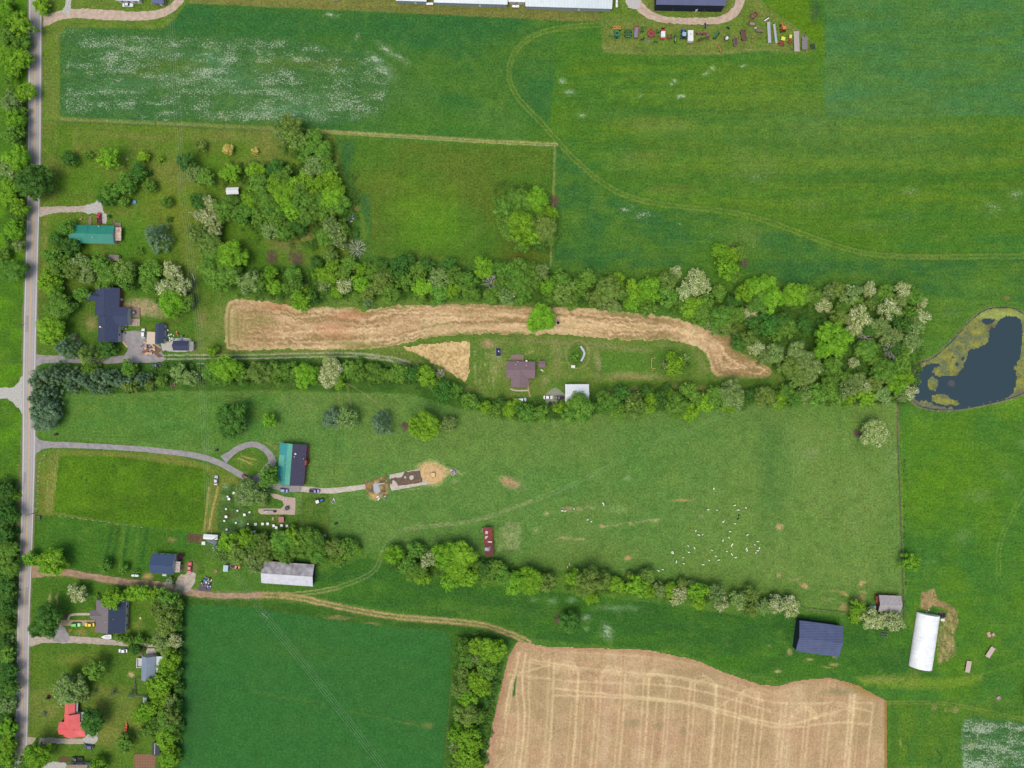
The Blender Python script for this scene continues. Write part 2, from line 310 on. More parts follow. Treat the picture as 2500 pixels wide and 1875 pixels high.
# grassy lane between gravel tracks and pasture hedge
g.poly([(400, 868), (860, 872), (1000, 900), (1100, 950), (1260, 985), (1300, 1000), (1120, 1000), (1000, 960), (700, 950), (120, 960), (90, 890)], (50, 98, 34), soft=8, rag=4, col2=(64, 110, 40), nz=(30, 20), seed=8)
g.poly([(1440, 935), (1900, 925), (1905, 950), (1440, 960)], (68, 112, 36), soft=6, rag=3, a=.8)
for q in [(1550, 950, 16, 5), (1650, 946, 14, 5), (1710, 948, 24, 6), (1480, 955, 20, 5)]: g.ell(*q, (160, 124, 92), a=.6, soft=.5)
# pasture
g.poly([(120, 968), (400, 955), (700, 955), (1000, 962), (1130, 1000), (1300, 1020), (1900, 985), (2190, 975), (2207, 1395), (2206, 1500), (1940, 1480), (1500, 1420), (1370, 1392), (1200, 1380), (1000, 1365), (930, 1350), (700, 1310), (720, 1190), (640, 1080), (500, 1110), (100, 1062), (110, 1000)],
       (78, 128, 56), soft=4, rag=2, col2=(90, 130, 58), nz=(160, 120), seed=4)
g.poly([(120, 968), (680, 960), (640, 1080), (430, 1100), (100, 1062), (110, 1000)], (62, 122, 48), soft=24, rag=6, a=.75, col2=(74, 126, 46), nz=(80, 30), seed=1)
g.poly([(1880, 990), (2190, 975), (2207, 1500), (1940, 1480), (1700, 1440), (1750, 1200)], (102, 134, 62), soft=120, rag=14, a=.85, col2=(92, 132, 58), nz=(60, 60), seed=5)
g.poly([(700, 1440 - 130), (2200, 1450), (2200, 1500), (1500, 1425), (930, 1360)], (72, 120, 44), soft=60, rag=5, a=.5)
g.ell(1885, 1130, 32, 125, (60, 114, 50), a=.75, soft=.9, rag=16); g.poly([(1236, 1274), (1272, 1276), (1270, 1342), (1216, 1346), (1212, 1300)], (150, 150, 96), soft=10, rag=6, a=.75, col2=(104, 134, 64), nz=(10, 10), seed=3); g.ell(1870, 1000, 60, 40, (86, 122, 56), a=.5, soft=.9)
g.ell(2020, 1000, 90, 30, (74, 132, 48), a=.4, soft=1)
g.line(Z(1860, 920, (195, 335), (225, 530), (265, 640), (270, 850), (250, 1080)), 1.6, (112, 150, 80), a=.6, soft=2)
for q in [(1245, 1178, 22, 11, (196, 152, 120), .95, 20), (1250, 1180, 32, 16, (150, 132, 88), .4, 20), (1903, 1285, 8, 7, (205, 160, 120), .9, 0), (1665, 1221, 28, 3, (190, 150, 96), .75, -3), (1385, 1242, 14, 6, (170, 130, 100), .85, -6), (1415, 1242, 8, 5, (165, 130, 100), .7, 0), (1335, 1254, 6, 5, (195, 160, 110), .7, 0), (1440, 1238, 10, 4, (180, 150, 100), .6, 0), (1510, 1245, 30, 9, (130, 150, 80), .45, 0), (1470, 1286, 8, 4, (200, 160, 110), .7, 0), (1540, 1278, 6, 4, (196, 156, 110), .7, 0), (1600, 1271, 10, 4, (180, 160, 110), .5, 0), (1375, 1314, 16, 4, (185, 150, 110), .75, 0), (1408, 1317, 14, 2.5, (170, 150, 104), .6, 0), (1307, 1295, 7, 7, (160, 150, 96), .5, 0), (1533, 1362, 9, 5, (200, 154, 108), .8, -10), (1530, 1166, 9, 5, (140, 150, 90), .6, 0), (1712, 1262, 7, 4, (160, 150, 96), .6, 0), (1980, 1105, 18, 10, (130, 140, 86), .5, 0), (2100, 1060, 12, 9, (120, 110, 74), .5, 0), (754, 989, 6, 4, (170, 150, 110), .6, 0), (1902, 1406, 6, 5, (200, 150, 110), .9, 0), (1964, 1430, 12, 5, (196, 152, 110), .8, 30), (1940, 1416, 14, 3, (180, 150, 96), .6, 0), (2060, 1450, 15, 4, (190, 150, 100), .8, 20), (2040, 1443, 20, 2, (170, 150, 90), .6, 0), (2105, 1424, 9, 5, (196, 152, 110), .8, -30), (2106, 1446, 9, 4, (190, 150, 100), .8, 0), (2098, 1463, 16, 8, (180, 146, 100), .8, -20), (2060, 1483, 10, 9, (176, 140, 96), .8, 0), (2020, 1462, 20, 3, (150, 146, 80), .6, 0), (2178, 1115, 16, 60, (120, 140, 74), .4, 0)]:
    g.ell(*q[:4], q[4], a=q[5], soft=.45, rot=q[6], rag=4)
g.line(Z(1240, 920, (300, 1150), (400, 1140), (700, 1100), (900, 1105), (1000, 1130)), 6, (112, 146, 76), a=.4, soft=8)
for pts in (Z(1240, 920, (780, 1265), (1050, 1230), (1280, 1200)), Z(1240, 920, (420, 1360), (640, 1372))): g.line(pts, 3.5, (190, 160, 112), a=.65, soft=4, rag=3, brk=.42, seed=2)
ptk = [(935, 1345), (950, 1315), (975, 1295), (1010, 1288), (1060, 1284), (1160, 1272), (1240, 1245), (1340, 1208), (1400, 1182), (1450, 1158), (1560, 1100), (1650, 1058), (1720, 1030), (1800, 1006), (1850, 996)]
g.line(ptk[:10], 2.6, (130, 152, 90), a=.6, soft=2, gap=7); g.line(ptk[9:], 2.4, (124, 148, 84), a=.45, soft=2.5, gap=7, brk=.2)
g.line([(980, 1292), (1060, 1284), (1160, 1273), (1220, 1252), (1300, 1222)], 6, (160, 144, 92), a=.6, soft=4, rag=3, brk=.36)
for pts in (Z(620, 920, (780, 50), (900, 120), (1000, 190), (1080, 270), (1190, 370)), Z(620, 920, (780, 50), (800, 150), (820, 270)), Z(620, 920, (720, 120), (715, 270))): g.line(pts, 1.8, (168, 140, 96), a=.7, soft=2)
g.line(Z(620, 920, (700, 470), (680, 650), (670, 900)), 2, (72, 98, 44), a=.6, soft=2); g.line([(803, 1210), (800, 1300), (800, 1400)], 2, (66, 88, 40), a=.5, soft=2)
g.line([(560, 983), (700, 935), (830, 930)], 1.6, (160, 130, 90), a=.6, soft=2)
# worn ground, straw and mud by the concrete pad
g.ell(1052, 1156, 36, 30, (206, 172, 122), a=1, soft=.25, rag=3); g.poly(Z(620, 920, (1400, 740), (1560, 740), (1700, 800), (1780, 810), (1640, 830), (1560, 880), (1420, 860)), (196, 168, 120), soft=6, rag=7, a=.9)
g.ell(1108, 1152, 9, 8, (150, 146, 140), a=.9, soft=.3); g.ell(1110, 1173, 10, 5, (160, 150, 100), a=.6)
g.poly(Z(620, 920, (920, 890), (1110, 830), (1140, 900), (1130, 990), (1060, 1040), (960, 990), (930, 950)), (170, 136, 92), soft=5, rag=6, a=.9, col2=(104, 84, 66), nz=(7, 6), seed=3)
g.ell(916, 1213, 12, 9, (206, 164, 114), a=.9, soft=.4); g.ell(921, 1190, 8, 12, (184, 186, 190), a=.9, soft=.3); g.line(Z(620, 920, (1210, 975), (1440, 930)), 2.5, (176, 150, 100), a=.7, brk=.4)
# east field G, beyond the fence
g.poly([(2192, 975), (2230, 985), (2320, 1008), (2420, 990), (2520, 950), (2700, 940), (2700, 1700), (1900, 1720), (1960, 1640), (2208, 1520), (2208, 1395)], (52, 114, 40), soft=4, rag=2, col2=(70, 124, 32), nz=(90, 110), seed=13)
g.ell(2290, 1185, 60, 90, (84, 138, 22), a=.5, soft=1, rag=14); g.ell(2240, 1040, 36, 40, (98, 142, 30), a=.5, soft=.9); g.ell(2480, 985, 60, 30, (92, 142, 34), a=.6, soft=.9)
for q in [(2280, 1372, 7, 4, .7), (2260, 1372, 10, 5, .3), (2350, 1310, 14, 16, .2), (2390, 1210, 30, 14, .25), (2495, 1080, 12, 10, .4), (2460, 1160, 14, 10, .25)]: g.ell(*q[:4], (130, 160, 110), a=.3, soft=.8, fleck=q[4])
et = [(2520, 1170), (2495, 1210), (2470, 1260), (2445, 1310), (2437, 1350), (2438, 1400), (2445, 1450), (2462, 1500), (2480, 1560), (2560, 1640)]
g.line(et[:6], 3, (110, 148, 62), a=.6, soft=3, gap=9); g.line(et[5:], 3, (90, 140, 50), a=.3, soft=3, gap=9)
g.line([(2195, 975), (2190, 1050), (2196, 1200), (2203, 1400), (2206, 1510)], 3.5, (92, 90, 62), a=.8, soft=2.5); g.line([(2191, 985), (2193, 1060)], 6, (140, 116, 92), a=.6)
g.line([(2200, 1050), (2206, 1400), (2212, 1460)], 3, (118, 150, 50), a=.5, brk=.4)
# strip south of the pasture
g.poly([(770, 1400), (900, 1360), (1000, 1400), (1200, 1430), (1500, 1460), (1800, 1500), (1950, 1500), (2206, 1510), (2300, 1660), (2090, 1650), (1900, 1660), (1780, 1630), (1650, 1590), (1400, 1570), (1270, 1555), (1180, 1525), (1000, 1500), (800, 1465), (700, 1445)],
       (42, 100, 36), soft=6, rag=3, col2=(54, 112, 34), nz=(100, 30), seed=10)
g.ell(1180, 1490, 160, 10, (80, 118, 46), a=.4, soft=.8, rot=4); g.ell(1780, 1620, 60, 16, (52, 118, 28), a=.5)
for q in [(1484, 1545, 14, 22, .8, -25), (1430, 1508, 12, 8, .8, 0), (1435, 1535, 6, 6, .5, 0), (1510, 1485, 50, 8, .35, 0), (1395, 1465, 12, 6, .5, 0), (1305, 1464, 10, 5, .5, 0), (1350, 1468, 12, 8, .4, 0)]:
    g.ell(*q[:4], (150, 166, 130), a=.4, soft=.6, rot=q[5], rag=7, fleck=q[4])
for k in range(4): g.line([(1250, 1470 + 9 * k), (1500, 1490 + 10 * k), (1750, 1560 + 10 * k)], 2, (30, 84, 34), a=.4, soft=3, rag=2)
for q in [(1927, 1592, 6, 7, (190, 150, 110)), (1976, 1611, 8, 3, (196, 160, 110)), (2037, 1622, 12, 4, (186, 150, 104)), (2037, 1603, 5, 4, (176, 140, 100)), (2020, 1630, 12, 2, (180, 150, 100)), (1900, 1640, 9, 4, (186, 150, 110)), (1878, 1577, 5, 2, (170, 146, 100))]: g.ell(*q[:4], q[4], a=.8, soft=.5, rag=4)
# ground round the hoop house
g.poly(Z(1860, 1395, (1350, 170), (1460, 150), (1480, 230), (1620, 300), (1660, 420), (1600, 440), (1560, 330), (1440, 280), (1400, 340), (1340, 320)), (172, 138, 104), soft=4, rag=5, a=.95, col2=(150, 116, 86), nz=(10, 10), seed=3)
g.poly(Z(1860, 1395, (1540, 370), (1640, 330), (1660, 450), (1620, 560), (1640, 700), (1560, 760), (1490, 780), (1480, 560), (1500, 470)), (176, 148, 108), soft=5, rag=4, a=.95, col2=(110, 112, 62), nz=(5, 9), seed=5)
g.ell(2225, 1668, 18, 9, (160, 130, 96), a=.8); g.ell(2230, 1650, 14, 20, (120, 120, 62), a=.5)
g.poly([(2095, 1655), (2200, 1648), (2330, 1660), (2400, 1640), (2380, 1670), (2300, 1685), (2180, 1680), (2110, 1672)], (104, 138, 42), soft=14, rag=6, a=.8); g.ell(2150, 1658, 50, 8, (140, 134, 70), a=.5)
g.line([(2250, 1670), (2400, 1650), (2500, 1610)], 5, (112, 140, 54), a=.4, soft=5)
g.poly([(2172, 1710), (2260, 1708), (2500, 1730), (2700, 1735), (2700, 2100), (2165, 2100), (2168, 1800)], (72, 118, 34), soft=5, rag=2, col2=(60, 114, 38), nz=(20, 60), seed=9)
g.line([(2170, 1716), (2300, 1714), (2400, 1735), (2500, 1757)], 3, (140, 140, 70), a=.5, soft=3, gap=6)
for rr in (20, 28, 36): g.line([(2240 + rr * math.cos(q), 1745 + rr * .9 * math.sin(q)) for q in np.linspace(.2, 3.4, 12)], 1.8, (92, 134, 50), a=.4, soft=3)
for q in [(2331, 1733, 10, 7, (176, 150, 100)), (2282, 1728, 7, 8, (160, 140, 90)), (2199, 1815, 3, 8, (170, 150, 90)), (2309, 1734, 4, 4, (160, 140, 90))]: g.ell(*q[:4], q[4], a=.7, soft=.5)
g.line([(2205, 1812), (2216, 1818), (2220, 1830), (2216, 1840)], 4, (44, 92, 34), a=.7); g.line([(2283, 1830), (2296, 1840), (2300, 1852), (2294, 1862)], 5, (44, 90, 36), a=.8)
g.poly([(2356, 1755), (2375, 1750), (2500, 1765), (2700, 1770), (2700, 2100), (2350, 2100), (2348, 1800)], (50, 106, 54), soft=3, rag=4, a=1, fleck=.66)
g.line([(2356, 1755), (2350, 1800), (2352, 1875)], 8, (150, 165, 120), a=.35, soft=8, rag=6); g.ell(2370, 1820, 8, 12, (120, 140, 50), a=.6)
# lawns of the southern houses
g.poly([(72, 1404), (140, 1400), (330, 1430), (400, 1440), (440, 1470), (436, 1700), (430, 2000), (62, 2000), (66, 1700)], (80, 118, 36), soft=5, rag=3, col2=(66, 112, 34), nz=(40, 40), seed=2)
g.poly([(72, 1680), (240, 1670), (340, 1700), (350, 1790), (330, 1830), (72, 1800)], (112, 124, 56), soft=20, rag=5, a=.8, col2=(92, 120, 44), nz=(30, 26), seed=6)
g.poly([(72, 1404), (230, 1420), (330, 1440), (320, 1460), (200, 1490), (72, 1500)], (52, 112, 32), soft=10, rag=4, a=.6)
for q in [(123, 1465, 4, 18, (186, 166, 116), .8), (139, 1463, 3, 16, (186, 166, 116), .8), (338, 1525, 12, 10, (150, 138, 70), .6), (200, 1545, 14, 8, (186, 140, 96), .55), (170, 1538, 4, 4, (180, 120, 90), .9), (230, 1540, 10, 5, (150, 130, 70), .5), (200, 1610, 60, 16, (128, 132, 56), .5), (319, 1647, 7, 6, (200, 160, 130), .85), (290, 1680, 40, 8, (120, 124, 56), .5), (120, 1740, 20, 16, (130, 124, 66), .6), (300, 1793, 9, 5, (130, 110, 84), .7), (245, 1730, 14, 30, (126, 126, 62), .5), (260, 1790, 30, 30, (124, 126, 56), .5)]:
    g.ell(*q[:4], q[4], a=q[5], soft=.5, rag=4)
g.line([(275, 1640), (285, 1625), (305, 1615)], 1.8, (60, 100, 34), a=.7, gap=6, soft=2)
# plots between the long drive and the dirt lane
g.poly([(88, 1110), (130, 1096), (420, 1110), (560, 1150), (600, 1190), (590, 1210), (520, 1310), (500, 1300), (130, 1260), (92, 1262)], (112, 120, 50), soft=3, rag=2, col2=(94, 122, 44), nz=(60, 12), seed=4)
g.poly([(146, 1112), (300, 1116), (500, 1145), (515, 1165), (505, 1260), (492, 1300), (350, 1285), (200, 1262), (128, 1250), (140, 1150)], (70, 122, 24), soft=2.5, rag=2, col2=(62, 108, 24), nz=(60, 40), seed=12)
g.ell(200, 1160, 60, 30, (82, 134, 22), a=.5, soft=.9, rag=8); g.ell(200, 1230, 60, 14, (96, 140, 30), a=.4, soft=.9)
for x_ in (114, 119, 124, 129, 134): g.line([(x_ + 8, 1110), (x_ - 4, 1250)], 2.4, (176, 150, 104), a=.55, soft=2, brk=.3, seed=x_)
g.line([(510, 1190), (498, 1290)], 4, (186, 152, 104), a=.75, soft=3); g.line([(532, 1190), (520, 1240), (510, 1292)], 4.5, (190, 154, 106), a=.85, soft=3)
t_ = np.linspace(2.6, 6.9, 14); g.line([(432 + 16 * math.cos(q), 1258 + 18 * math.sin(q)) for q in t_], 2.5, (44, 94, 26), a=.7, soft=2)
for q in [(279, 1140, 4, 4), (197, 1167, 4, 3), (210, 1174, 5, 4), (429, 1204, 4, 4)]: g.ell(*q, (44, 84, 30), a=.8, soft=.4)
g.poly([(84, 1262), (130, 1256), (350, 1290), (470, 1300), (500, 1330), (500, 1400), (440, 1420), (330, 1420), (140, 1390), (80, 1385)], (52, 112, 34), soft=3, rag=3, col2=(60, 108, 30), nz=(30, 60), seed=5)
for k in range(9): g.line([(90, 1275 + 9 * k), (240, 1290 + 11 * k)], 3, (78, 130, 44), a=.4, soft=4, rag=2)
for x_ in (258, 275, 300, 345): g.line([(x_ + 15, 1290), (x_, 1370)], 8, (34, 88, 36), a=.6, soft=5, rag=3)
for x_ in (290, 325): g.line([(x_ + 12, 1290), (x_ + 4, 1380)], 8, (98, 128, 50), a=.4, soft=6, rag=3)
g.ell(420, 1319, 10, 6, (180, 130, 90), a=.6); g.ell(360, 1408, 12, 9, (190, 146, 104), a=.8, soft=.5); g.ell(470, 1400, 14, 10, (120, 124, 56), a=.5)
g.poly(Z(0, 920, (1580, 1325), (1715, 1325), (1712, 1400), (1580, 1395)), (100, 78, 62), soft=2, rag=1, a=.95); g.ell(465, 1384, 18, 14, (140, 120, 84), a=.7)
g.poly(Z(0, 920, (1880, 920), (1980, 900), (2100, 1100), (2170, 1200), (2212, 1320), (1850, 1320), (1830, 1200)), (48, 96, 36), soft=6, rag=5, a=.9, col2=(72, 108, 52), nz=(10, 10), seed=4, fleck=.12)
for q in [(550, 1190, 9, 8, .7), (560, 1300, 12, 10, .6), (545, 1215, 7, 6, .6), (575, 1270, 14, 8, .4), (590, 1280, 8, 8, .5)]: g.ell(*q[:4], (150, 170, 130), a=.3, soft=.7, fleck=q[4])
g.ell(562, 1258, 10, 7, (110, 84, 50), a=.6)
g.poly(Z(620, 920, (0, 1160), (380, 1160), (410, 960), (640, 960), (640, 1330), (0, 1330)), (62, 106, 36), soft=6, rag=4, a=.9, col2=(84, 118, 44), nz=(14, 14), seed=7)
g.ell(600, 1125, 26, 17, (104, 124, 50), a=.6, soft=.5)
for pts in (Z(0, 920, (2010, 690), (2150, 740)), Z(0, 920, (2040, 670), (2160, 700)), Z(0, 920, (2090, 730), (2170, 735))): g.line(pts, 3, (192, 168, 104), a=.8, brk=.3, seed=3)
g.ell(632, 1112, 14, 9, (70, 112, 40), a=.6)
for k in range(3): g.line([(650 + 4 * k, 1082), (682, 1092 + 8 * k)], 2, (170, 140, 86), a=.5)
# the south-west corner of the crop and lane verges
g.poly([(440, 1462), (600, 1462), (800, 1480), (1000, 1510), (1150, 1530), (1240, 1560), (1225, 1650), (1100, 2100), (430, 2100)], (54, 104, 34), soft=5, rag=3, col2=(44, 96, 32), nz=(30, 20), seed=5)
for q in [(828, 1508, 30, 4), (905, 1523, 22, 4)]: g.ell(*q, (150, 120, 86), a=.7, soft=.5, rag=4)
g.line(Z(620, 1395, (1600, 1650), (1640, 1250), (1665, 900)), 2.5, (120, 112, 70), a=.6, soft=2)
g.poly(Z(1240, 1395, (-40, 700), (80, 600), (90, 560), (0, 540), (-100, 640)), (46, 96, 34), soft=4)
# pond bank
pond = F((2140, 664), (2190, 662), (2230, 690), (2260, 760), (2240, 830), (2200, 858), (2120, 877), (2060, 887), (2010, 886), (1975, 874), (1966, 850), (1968, 800), (1988, 780), (2010, 778), (2050, 743), (2090, 698), (2118, 673))
g.poly(pond, (136, 112, 90), soft=3, rag=3, sm=2); g.line(smooth(pond, 2)[4:], 7, (140, 116, 92), a=.7, soft=3, rag=3, sm=0)
g.ell(2400, 700, 90, 36, (90, 134, 40), a=.5, soft=.6); g.ell(2458, 729, 7, 4, (160, 110, 74), a=.9)
# dirt edges of lanes and drives (painted shoulders)
lane1 = [(78, 1395), (130, 1394), (200, 1403), (260, 1415), (330, 1424), (390, 1430), (430, 1440), (500, 1452), (560, 1455), (640, 1453)]
lane2 = Z(620, 1395, (0, 200), (200, 200), (400, 222), (600, 272), (900, 338), (1200, 385), (1500, 408), (1800, 430), (2000, 465), (2212, 545), (2320, 600))
lane3 = [(690, 1452), (765, 1447), (820, 1436), (880, 1415), (912, 1396), (926, 1375), (934, 1348)]
g.line(lane1, 20, (140, 120, 84), a=.6, soft=6, rag=4); g.line(lane2, 20, (104, 116, 56), a=.5, soft=5, rag=3)
g.line(lane2, 5, (186, 150, 112), a=.85, soft=3, rag=2, gap=9); g.line(lane2, 5, (150, 140, 84), a=.5, soft=3, rag=3, brk=.35)
g.line(lane3, 2.6, (142, 150, 88), a=.7, soft=2, gap=8); g.line(lane3[:3], 3, (176, 148, 106), a=.6, soft=3, gap=8)
trackg = [(392, 872), (480, 871), (600, 872), (700, 868), (800, 866), (870, 866), (930, 872), (980, 882), (1010, 893), (1035, 906), (1050, 914)]
g.line(trackg, 3.5, (176, 170, 140), a=.9, soft=2.5, rag=1.5, gap=9); g.line(trackg[5:10], 7, (160, 160, 145), a=.6, soft=4, rag=3, brk=.35)
g.f = np.clip(g.f * np.clip(.97 + (fbm(GX / 46, GY / 13, 13, 4) - .5) * 2.6 + (fbm(GX / 9, GY / 5, 3, 3) - .5) * .9, .45, 1.2), 0, 1)
strk = fbm(GX / 60, GY / 4.5, 11, 3); eastm = (GX > 1360) & (GY < 640) | (GX > 2210)
g.blend(np.s_[:, :], np.clip((strk - .55) * 5, 0, 1) * .22 * eastm, (84, 132, 34)); g.blend(np.s_[:, :], np.clip((.45 - strk) * 5, 0, 1) * .22 * eastm, (38, 100, 36))
wd = fbm(GX / 22, GY / 22, 14, 4); g.blend(np.s_[:, :], np.clip((wd - .56) * 6, 0, 1) * .18, (108, 134, 54)); g.blend(np.s_[:, :], np.clip((.43 - wd) * 6, 0, 1) * .18, (46, 100, 34))
# mown / trampled micro tone
g.c *= (1 + (FIN - .5)[..., None] * .16)

def ground_mat(name, fscale=1.3, grain=.5):
    m, n, l, b = nodes(name); b.inputs['Roughness'].default_value = .95; b.inputs['Specular IOR Level'].default_value = .05
    at = n.new('ShaderNodeAttribute'); at.attribute_name = 'tint'
    tc = n.new('ShaderNodeTexCoord')
    def noise(sc, det, ro=.6):
        z = n.new('ShaderNodeTexNoise'); z.inputs['Scale'].default_value = sc; z.inputs['Detail'].default_value = det; z.inputs['Roughness'].default_value = ro
        l.new(tc.outputs['Object'], z.inputs['Vector']); return z.outputs['Fac']
    def mapr(s, a0, a1, b0, b1):
        z = n.new('ShaderNodeMapRange'); z.inputs[1].default_value = a0; z.inputs[2].default_value = a1; z.inputs[3].default_value = b0; z.inputs[4].default_value = b1
        l.new(s, z.inputs[0]); return z.outputs[0]
    v = mapr(noise(1.1, 6, .75), .3, .7, 1 - grain, 1 + grain)
    v2 = mapr(noise(.18, 4), .3, .7, .90, 1.10)
    mm = n.new('ShaderNodeMath'); mm.operation = 'MULTIPLY'; l.new(v, mm.inputs[0]); l.new(v2, mm.inputs[1])
    vm = n.new('ShaderNodeVectorMath'); vm.operation = 'SCALE'; l.new(at.outputs['Color'], vm.inputs[0]); l.new(mm.outputs[0], vm.inputs['Scale'])
    fl = noise(fscale, 5, .8); patch = noise(.09, 4, .6)
    # threshold falls as fleck density rises
    s1 = n.new('ShaderNodeMath'); s1.operation = 'MULTIPLY'; l.new(at.outputs['Alpha'], s1.inputs[0]); l.new(mapr(patch, .35, .65, .72, 1.2), s1.inputs[1])
    th = mapr(s1.outputs[0], 0, 1, .68, .40)
    sub = n.new('ShaderNodeMath'); sub.operation = 'SUBTRACT'; l.new(fl, sub.inputs[0]); l.new(th, sub.inputs[1])
    fa = mapr(sub.outputs[0], 0, .07, 0, .85)
    mx = n.new('ShaderNodeMixRGB'); l.new(fa, mx.inputs['Fac']); l.new(vm.outputs[0], mx.inputs['Color1']); mx.inputs['Color2'].default_value = (*alb((178, 190, 166)), 1)
    l.new(mx.outputs[0], b.inputs['Base Color']); return m
GM = ground_mat('grass_ground', grain=.62)
def sheet(name, cv, mask=None, z=0.0, mat=None):
    h_, w_ = GX.shape
    if mask is None:
        J, I = np.mgrid[0:h_ - 1, 0:w_ - 1]; J = J.ravel(); I = I.ravel(); idx = np.arange(h_ * w_).reshape(h_, w_); used = np.arange(h_ * w_)
        remap = used
    else:
        cell = (mask[:-1, :-1] + mask[1:, :-1] + mask[:-1, 1:] + mask[1:, 1:]) / 4 > .5
        J, I = np.nonzero(cell); idx = np.arange(h_ * w_).reshape(h_, w_)
    Fq = np.stack([idx[J, I], idx[J + 1, I], idx[J + 1, I + 1], idx[J, I + 1]], 1)
    if mask is not None:
        used, inv = np.unique(Fq, return_inverse=True); Fq = inv.reshape(Fq.shape)
    X = GX.ravel()[used]; Y = GY.ravel()[used]
    V = np.stack([(X - 1250) * S, (937.5 - Y) * S, np.full(X.shape, z)], 1)
    cc = cv.c.reshape(-1, 3)[used].copy(); gr = np.clip(cc[:, 1] - cc[:, 0], 0, None)
    wb = np.clip((cc[:, 2] - 58) / 12, 0, 1) * (gr > 5); cc[:, 0] += gr * (.22 - .16 * wb); cc[:, 1] += gr * (.06 * wb - .03); cc[:, 2] += np.where(gr > 5, 3 + 4 * wb, 0)
    col = lin(np.clip(cc, 0, 255)) / GAIN
    rgba = np.concatenate([np.clip(col * 1.11, 0, .85), cv.f.ravel()[used][:, None]], 1)
    me = mesh_np(name, V, Fq, [('tint', 'FLOAT_COLOR', 'POINT', rgba)])
    o = link(name, me, mat or GM); o['kind'] = 'structure'; return o
sheet('ground', g)
def pmask(pts, rag=2, sm=0):
    pts = smooth(pts, sm) if sm else np.array(pts, float); w = win(pts, rag + 8)
    d = np.full(GX.shape, 1e3); d[w] = sdf(pts, GX[w] + rag * RN1[w], GY[w] + rag * RN2[w]); return (d < 0).astype(float), d
# --- hay stubble strip
D_ = F((515, 645), (560, 648), (610, 655), (650, 668), (700, 660), (760, 665), (790, 672), (830, 662), (900, 657), (960, 655), (1050, 657), (1145, 662), (1200, 662), (1260, 665), (1320, 672), (1380, 678), (1450, 683), (1500, 700), (1550, 720), (1580, 725), (1590, 755), (1620, 770), (1660, 788), (1670, 808), (1650, 820), (1590, 820), (1545, 815), (1533, 795), (1527, 765), (1500, 745), (1450, 735), (1400, 737), (1330, 735), (1250, 725), (1190, 722), (1150, 724), (1060, 722), (980, 722), (900, 735), (860, 746), (820, 752), (760, 757), (700, 757), (620, 754), (540, 758), (495, 757), (486, 752), (484, 700), (488, 655), (500, 646))
s_ = Canvas((186, 152, 116)); m_, d_ = pmask(D_, 5, 1)
w_ = win(D_, 10)
sw = vn(d_[w_] / 4.6 + 1.2 * RN1[w_], GX[w_] / 90, 4); sw2 = vn(d_[w_] / 9, GX[w_] / 160, 7); fi = fbm(GX[w_] / 4, GY[w_] / 3, 2, 3)
s_.blend(w_, np.clip((sw - .5) * 4, 0, 1) * .8, (220, 190, 148)); s_.blend(w_, np.clip((.5 - sw) * 4, 0, 1) * .75, (140, 116, 76))
s_.blend(w_, np.clip((sw2 - .62) * 3, 0, 1) * .45, (168, 124, 96)); s_.blend(w_, np.clip((fi - .54) * 6, 0, 1) * .4, (228, 204, 158)); s_.blend(w_, np.clip((.45 - fi) * 6, 0, 1) * .4, (126, 118, 68))
s_.blend(w_, np.clip((d_[w_] + 14) / 12, 0, 1) * np.clip(MED[w_] * 2 - .35, 0, 1) * np.clip(1.4 - 2 * sw, .2, 1), (106, 126, 60))
for q in [(810, 800, 40, 9), (860, 770, 40, 10), (680, 745, 30, 10), (830, 818, 36, 6)]: s_.ell(*q, (176, 116, 84), a=.55, soft=.8)
for q in [(560, 800, 40, 40), (640, 780, 26, 12), (1395, 795, 14, 6), (1580, 802, 12, 5), (860, 838, 50, 7), (1070, 795, 40, 5)]: s_.ell(*q, (128, 132, 70), a=.5, soft=.7, rag=7)
for q in [(900, 812, 60, 8), (1200, 800, 120, 7), (1450, 800, 120, 8), (1150, 768, 100, 6)]: s_.ell(*q, (226, 196, 150), a=.5, soft=.8, rag=6)
s_.c *= (1 + (fi.mean() * 0))
SM = ground_mat('stubble', grain=.30)
sheet('stubble_strip', s_, m_, .02, SM)
E_ = [(975, 846), (1060, 838), (1149, 833), (1147, 900), (1143, 925), (1135, 931), (1085, 903), (1030, 870)]
s_ = Canvas((206, 176, 126)); w_ = win(E_, 10); m_, d_ = pmask(E_, 6)
fi = fbm(GX[w_] / 4, GY[w_] / 5, 5, 3); s_.blend(w_, np.clip((.48 - fi) * 5, 0, 1) * .7, (140, 122, 74)); s_.blend(w_, np.clip((fi - .55) * 5, 0, 1) * .5, (232, 206, 158))
sheet('stubble_patch', s_, m_, .02, SM)
# --- the big harvested field
J_ = F((1120, 1385), (1180, 1396), (1300, 1400), (1400, 1403), (1500, 1425), (1560, 1450), (1640, 1478), (1680, 1482), (1720, 1470), (1790, 1463), (1850, 1478), (1890, 1500), (1917, 1514), (1916, 1800), (1030, 1800), (1050, 1620), (1078, 1500), (1097, 1420), (1112, 1395))
s_ = Canvas((180, 152, 112)); m_, d_ = pmask(J_, 1.5); w_ = win(J_, 10); X = GX[w_]; Y = GY[w_]
xx = X + (Y - 1700) * .085; rn = vn(xx / 1.9, Y / 60, 3); rb = vn(xx / 26, Y / 400, 6); fi = fbm(X / 3.4, Y / 3.4, 8, 3); bb = fbm(X / 120, Y / 60, 12, 3)
s_.blend(w_, np.clip((rn - .5) * 2, 0, 1) * .30, (214, 186, 152)); s_.blend(w_, np.clip((.5 - rn) * 2, 0, 1) * .35, (156, 122, 98))
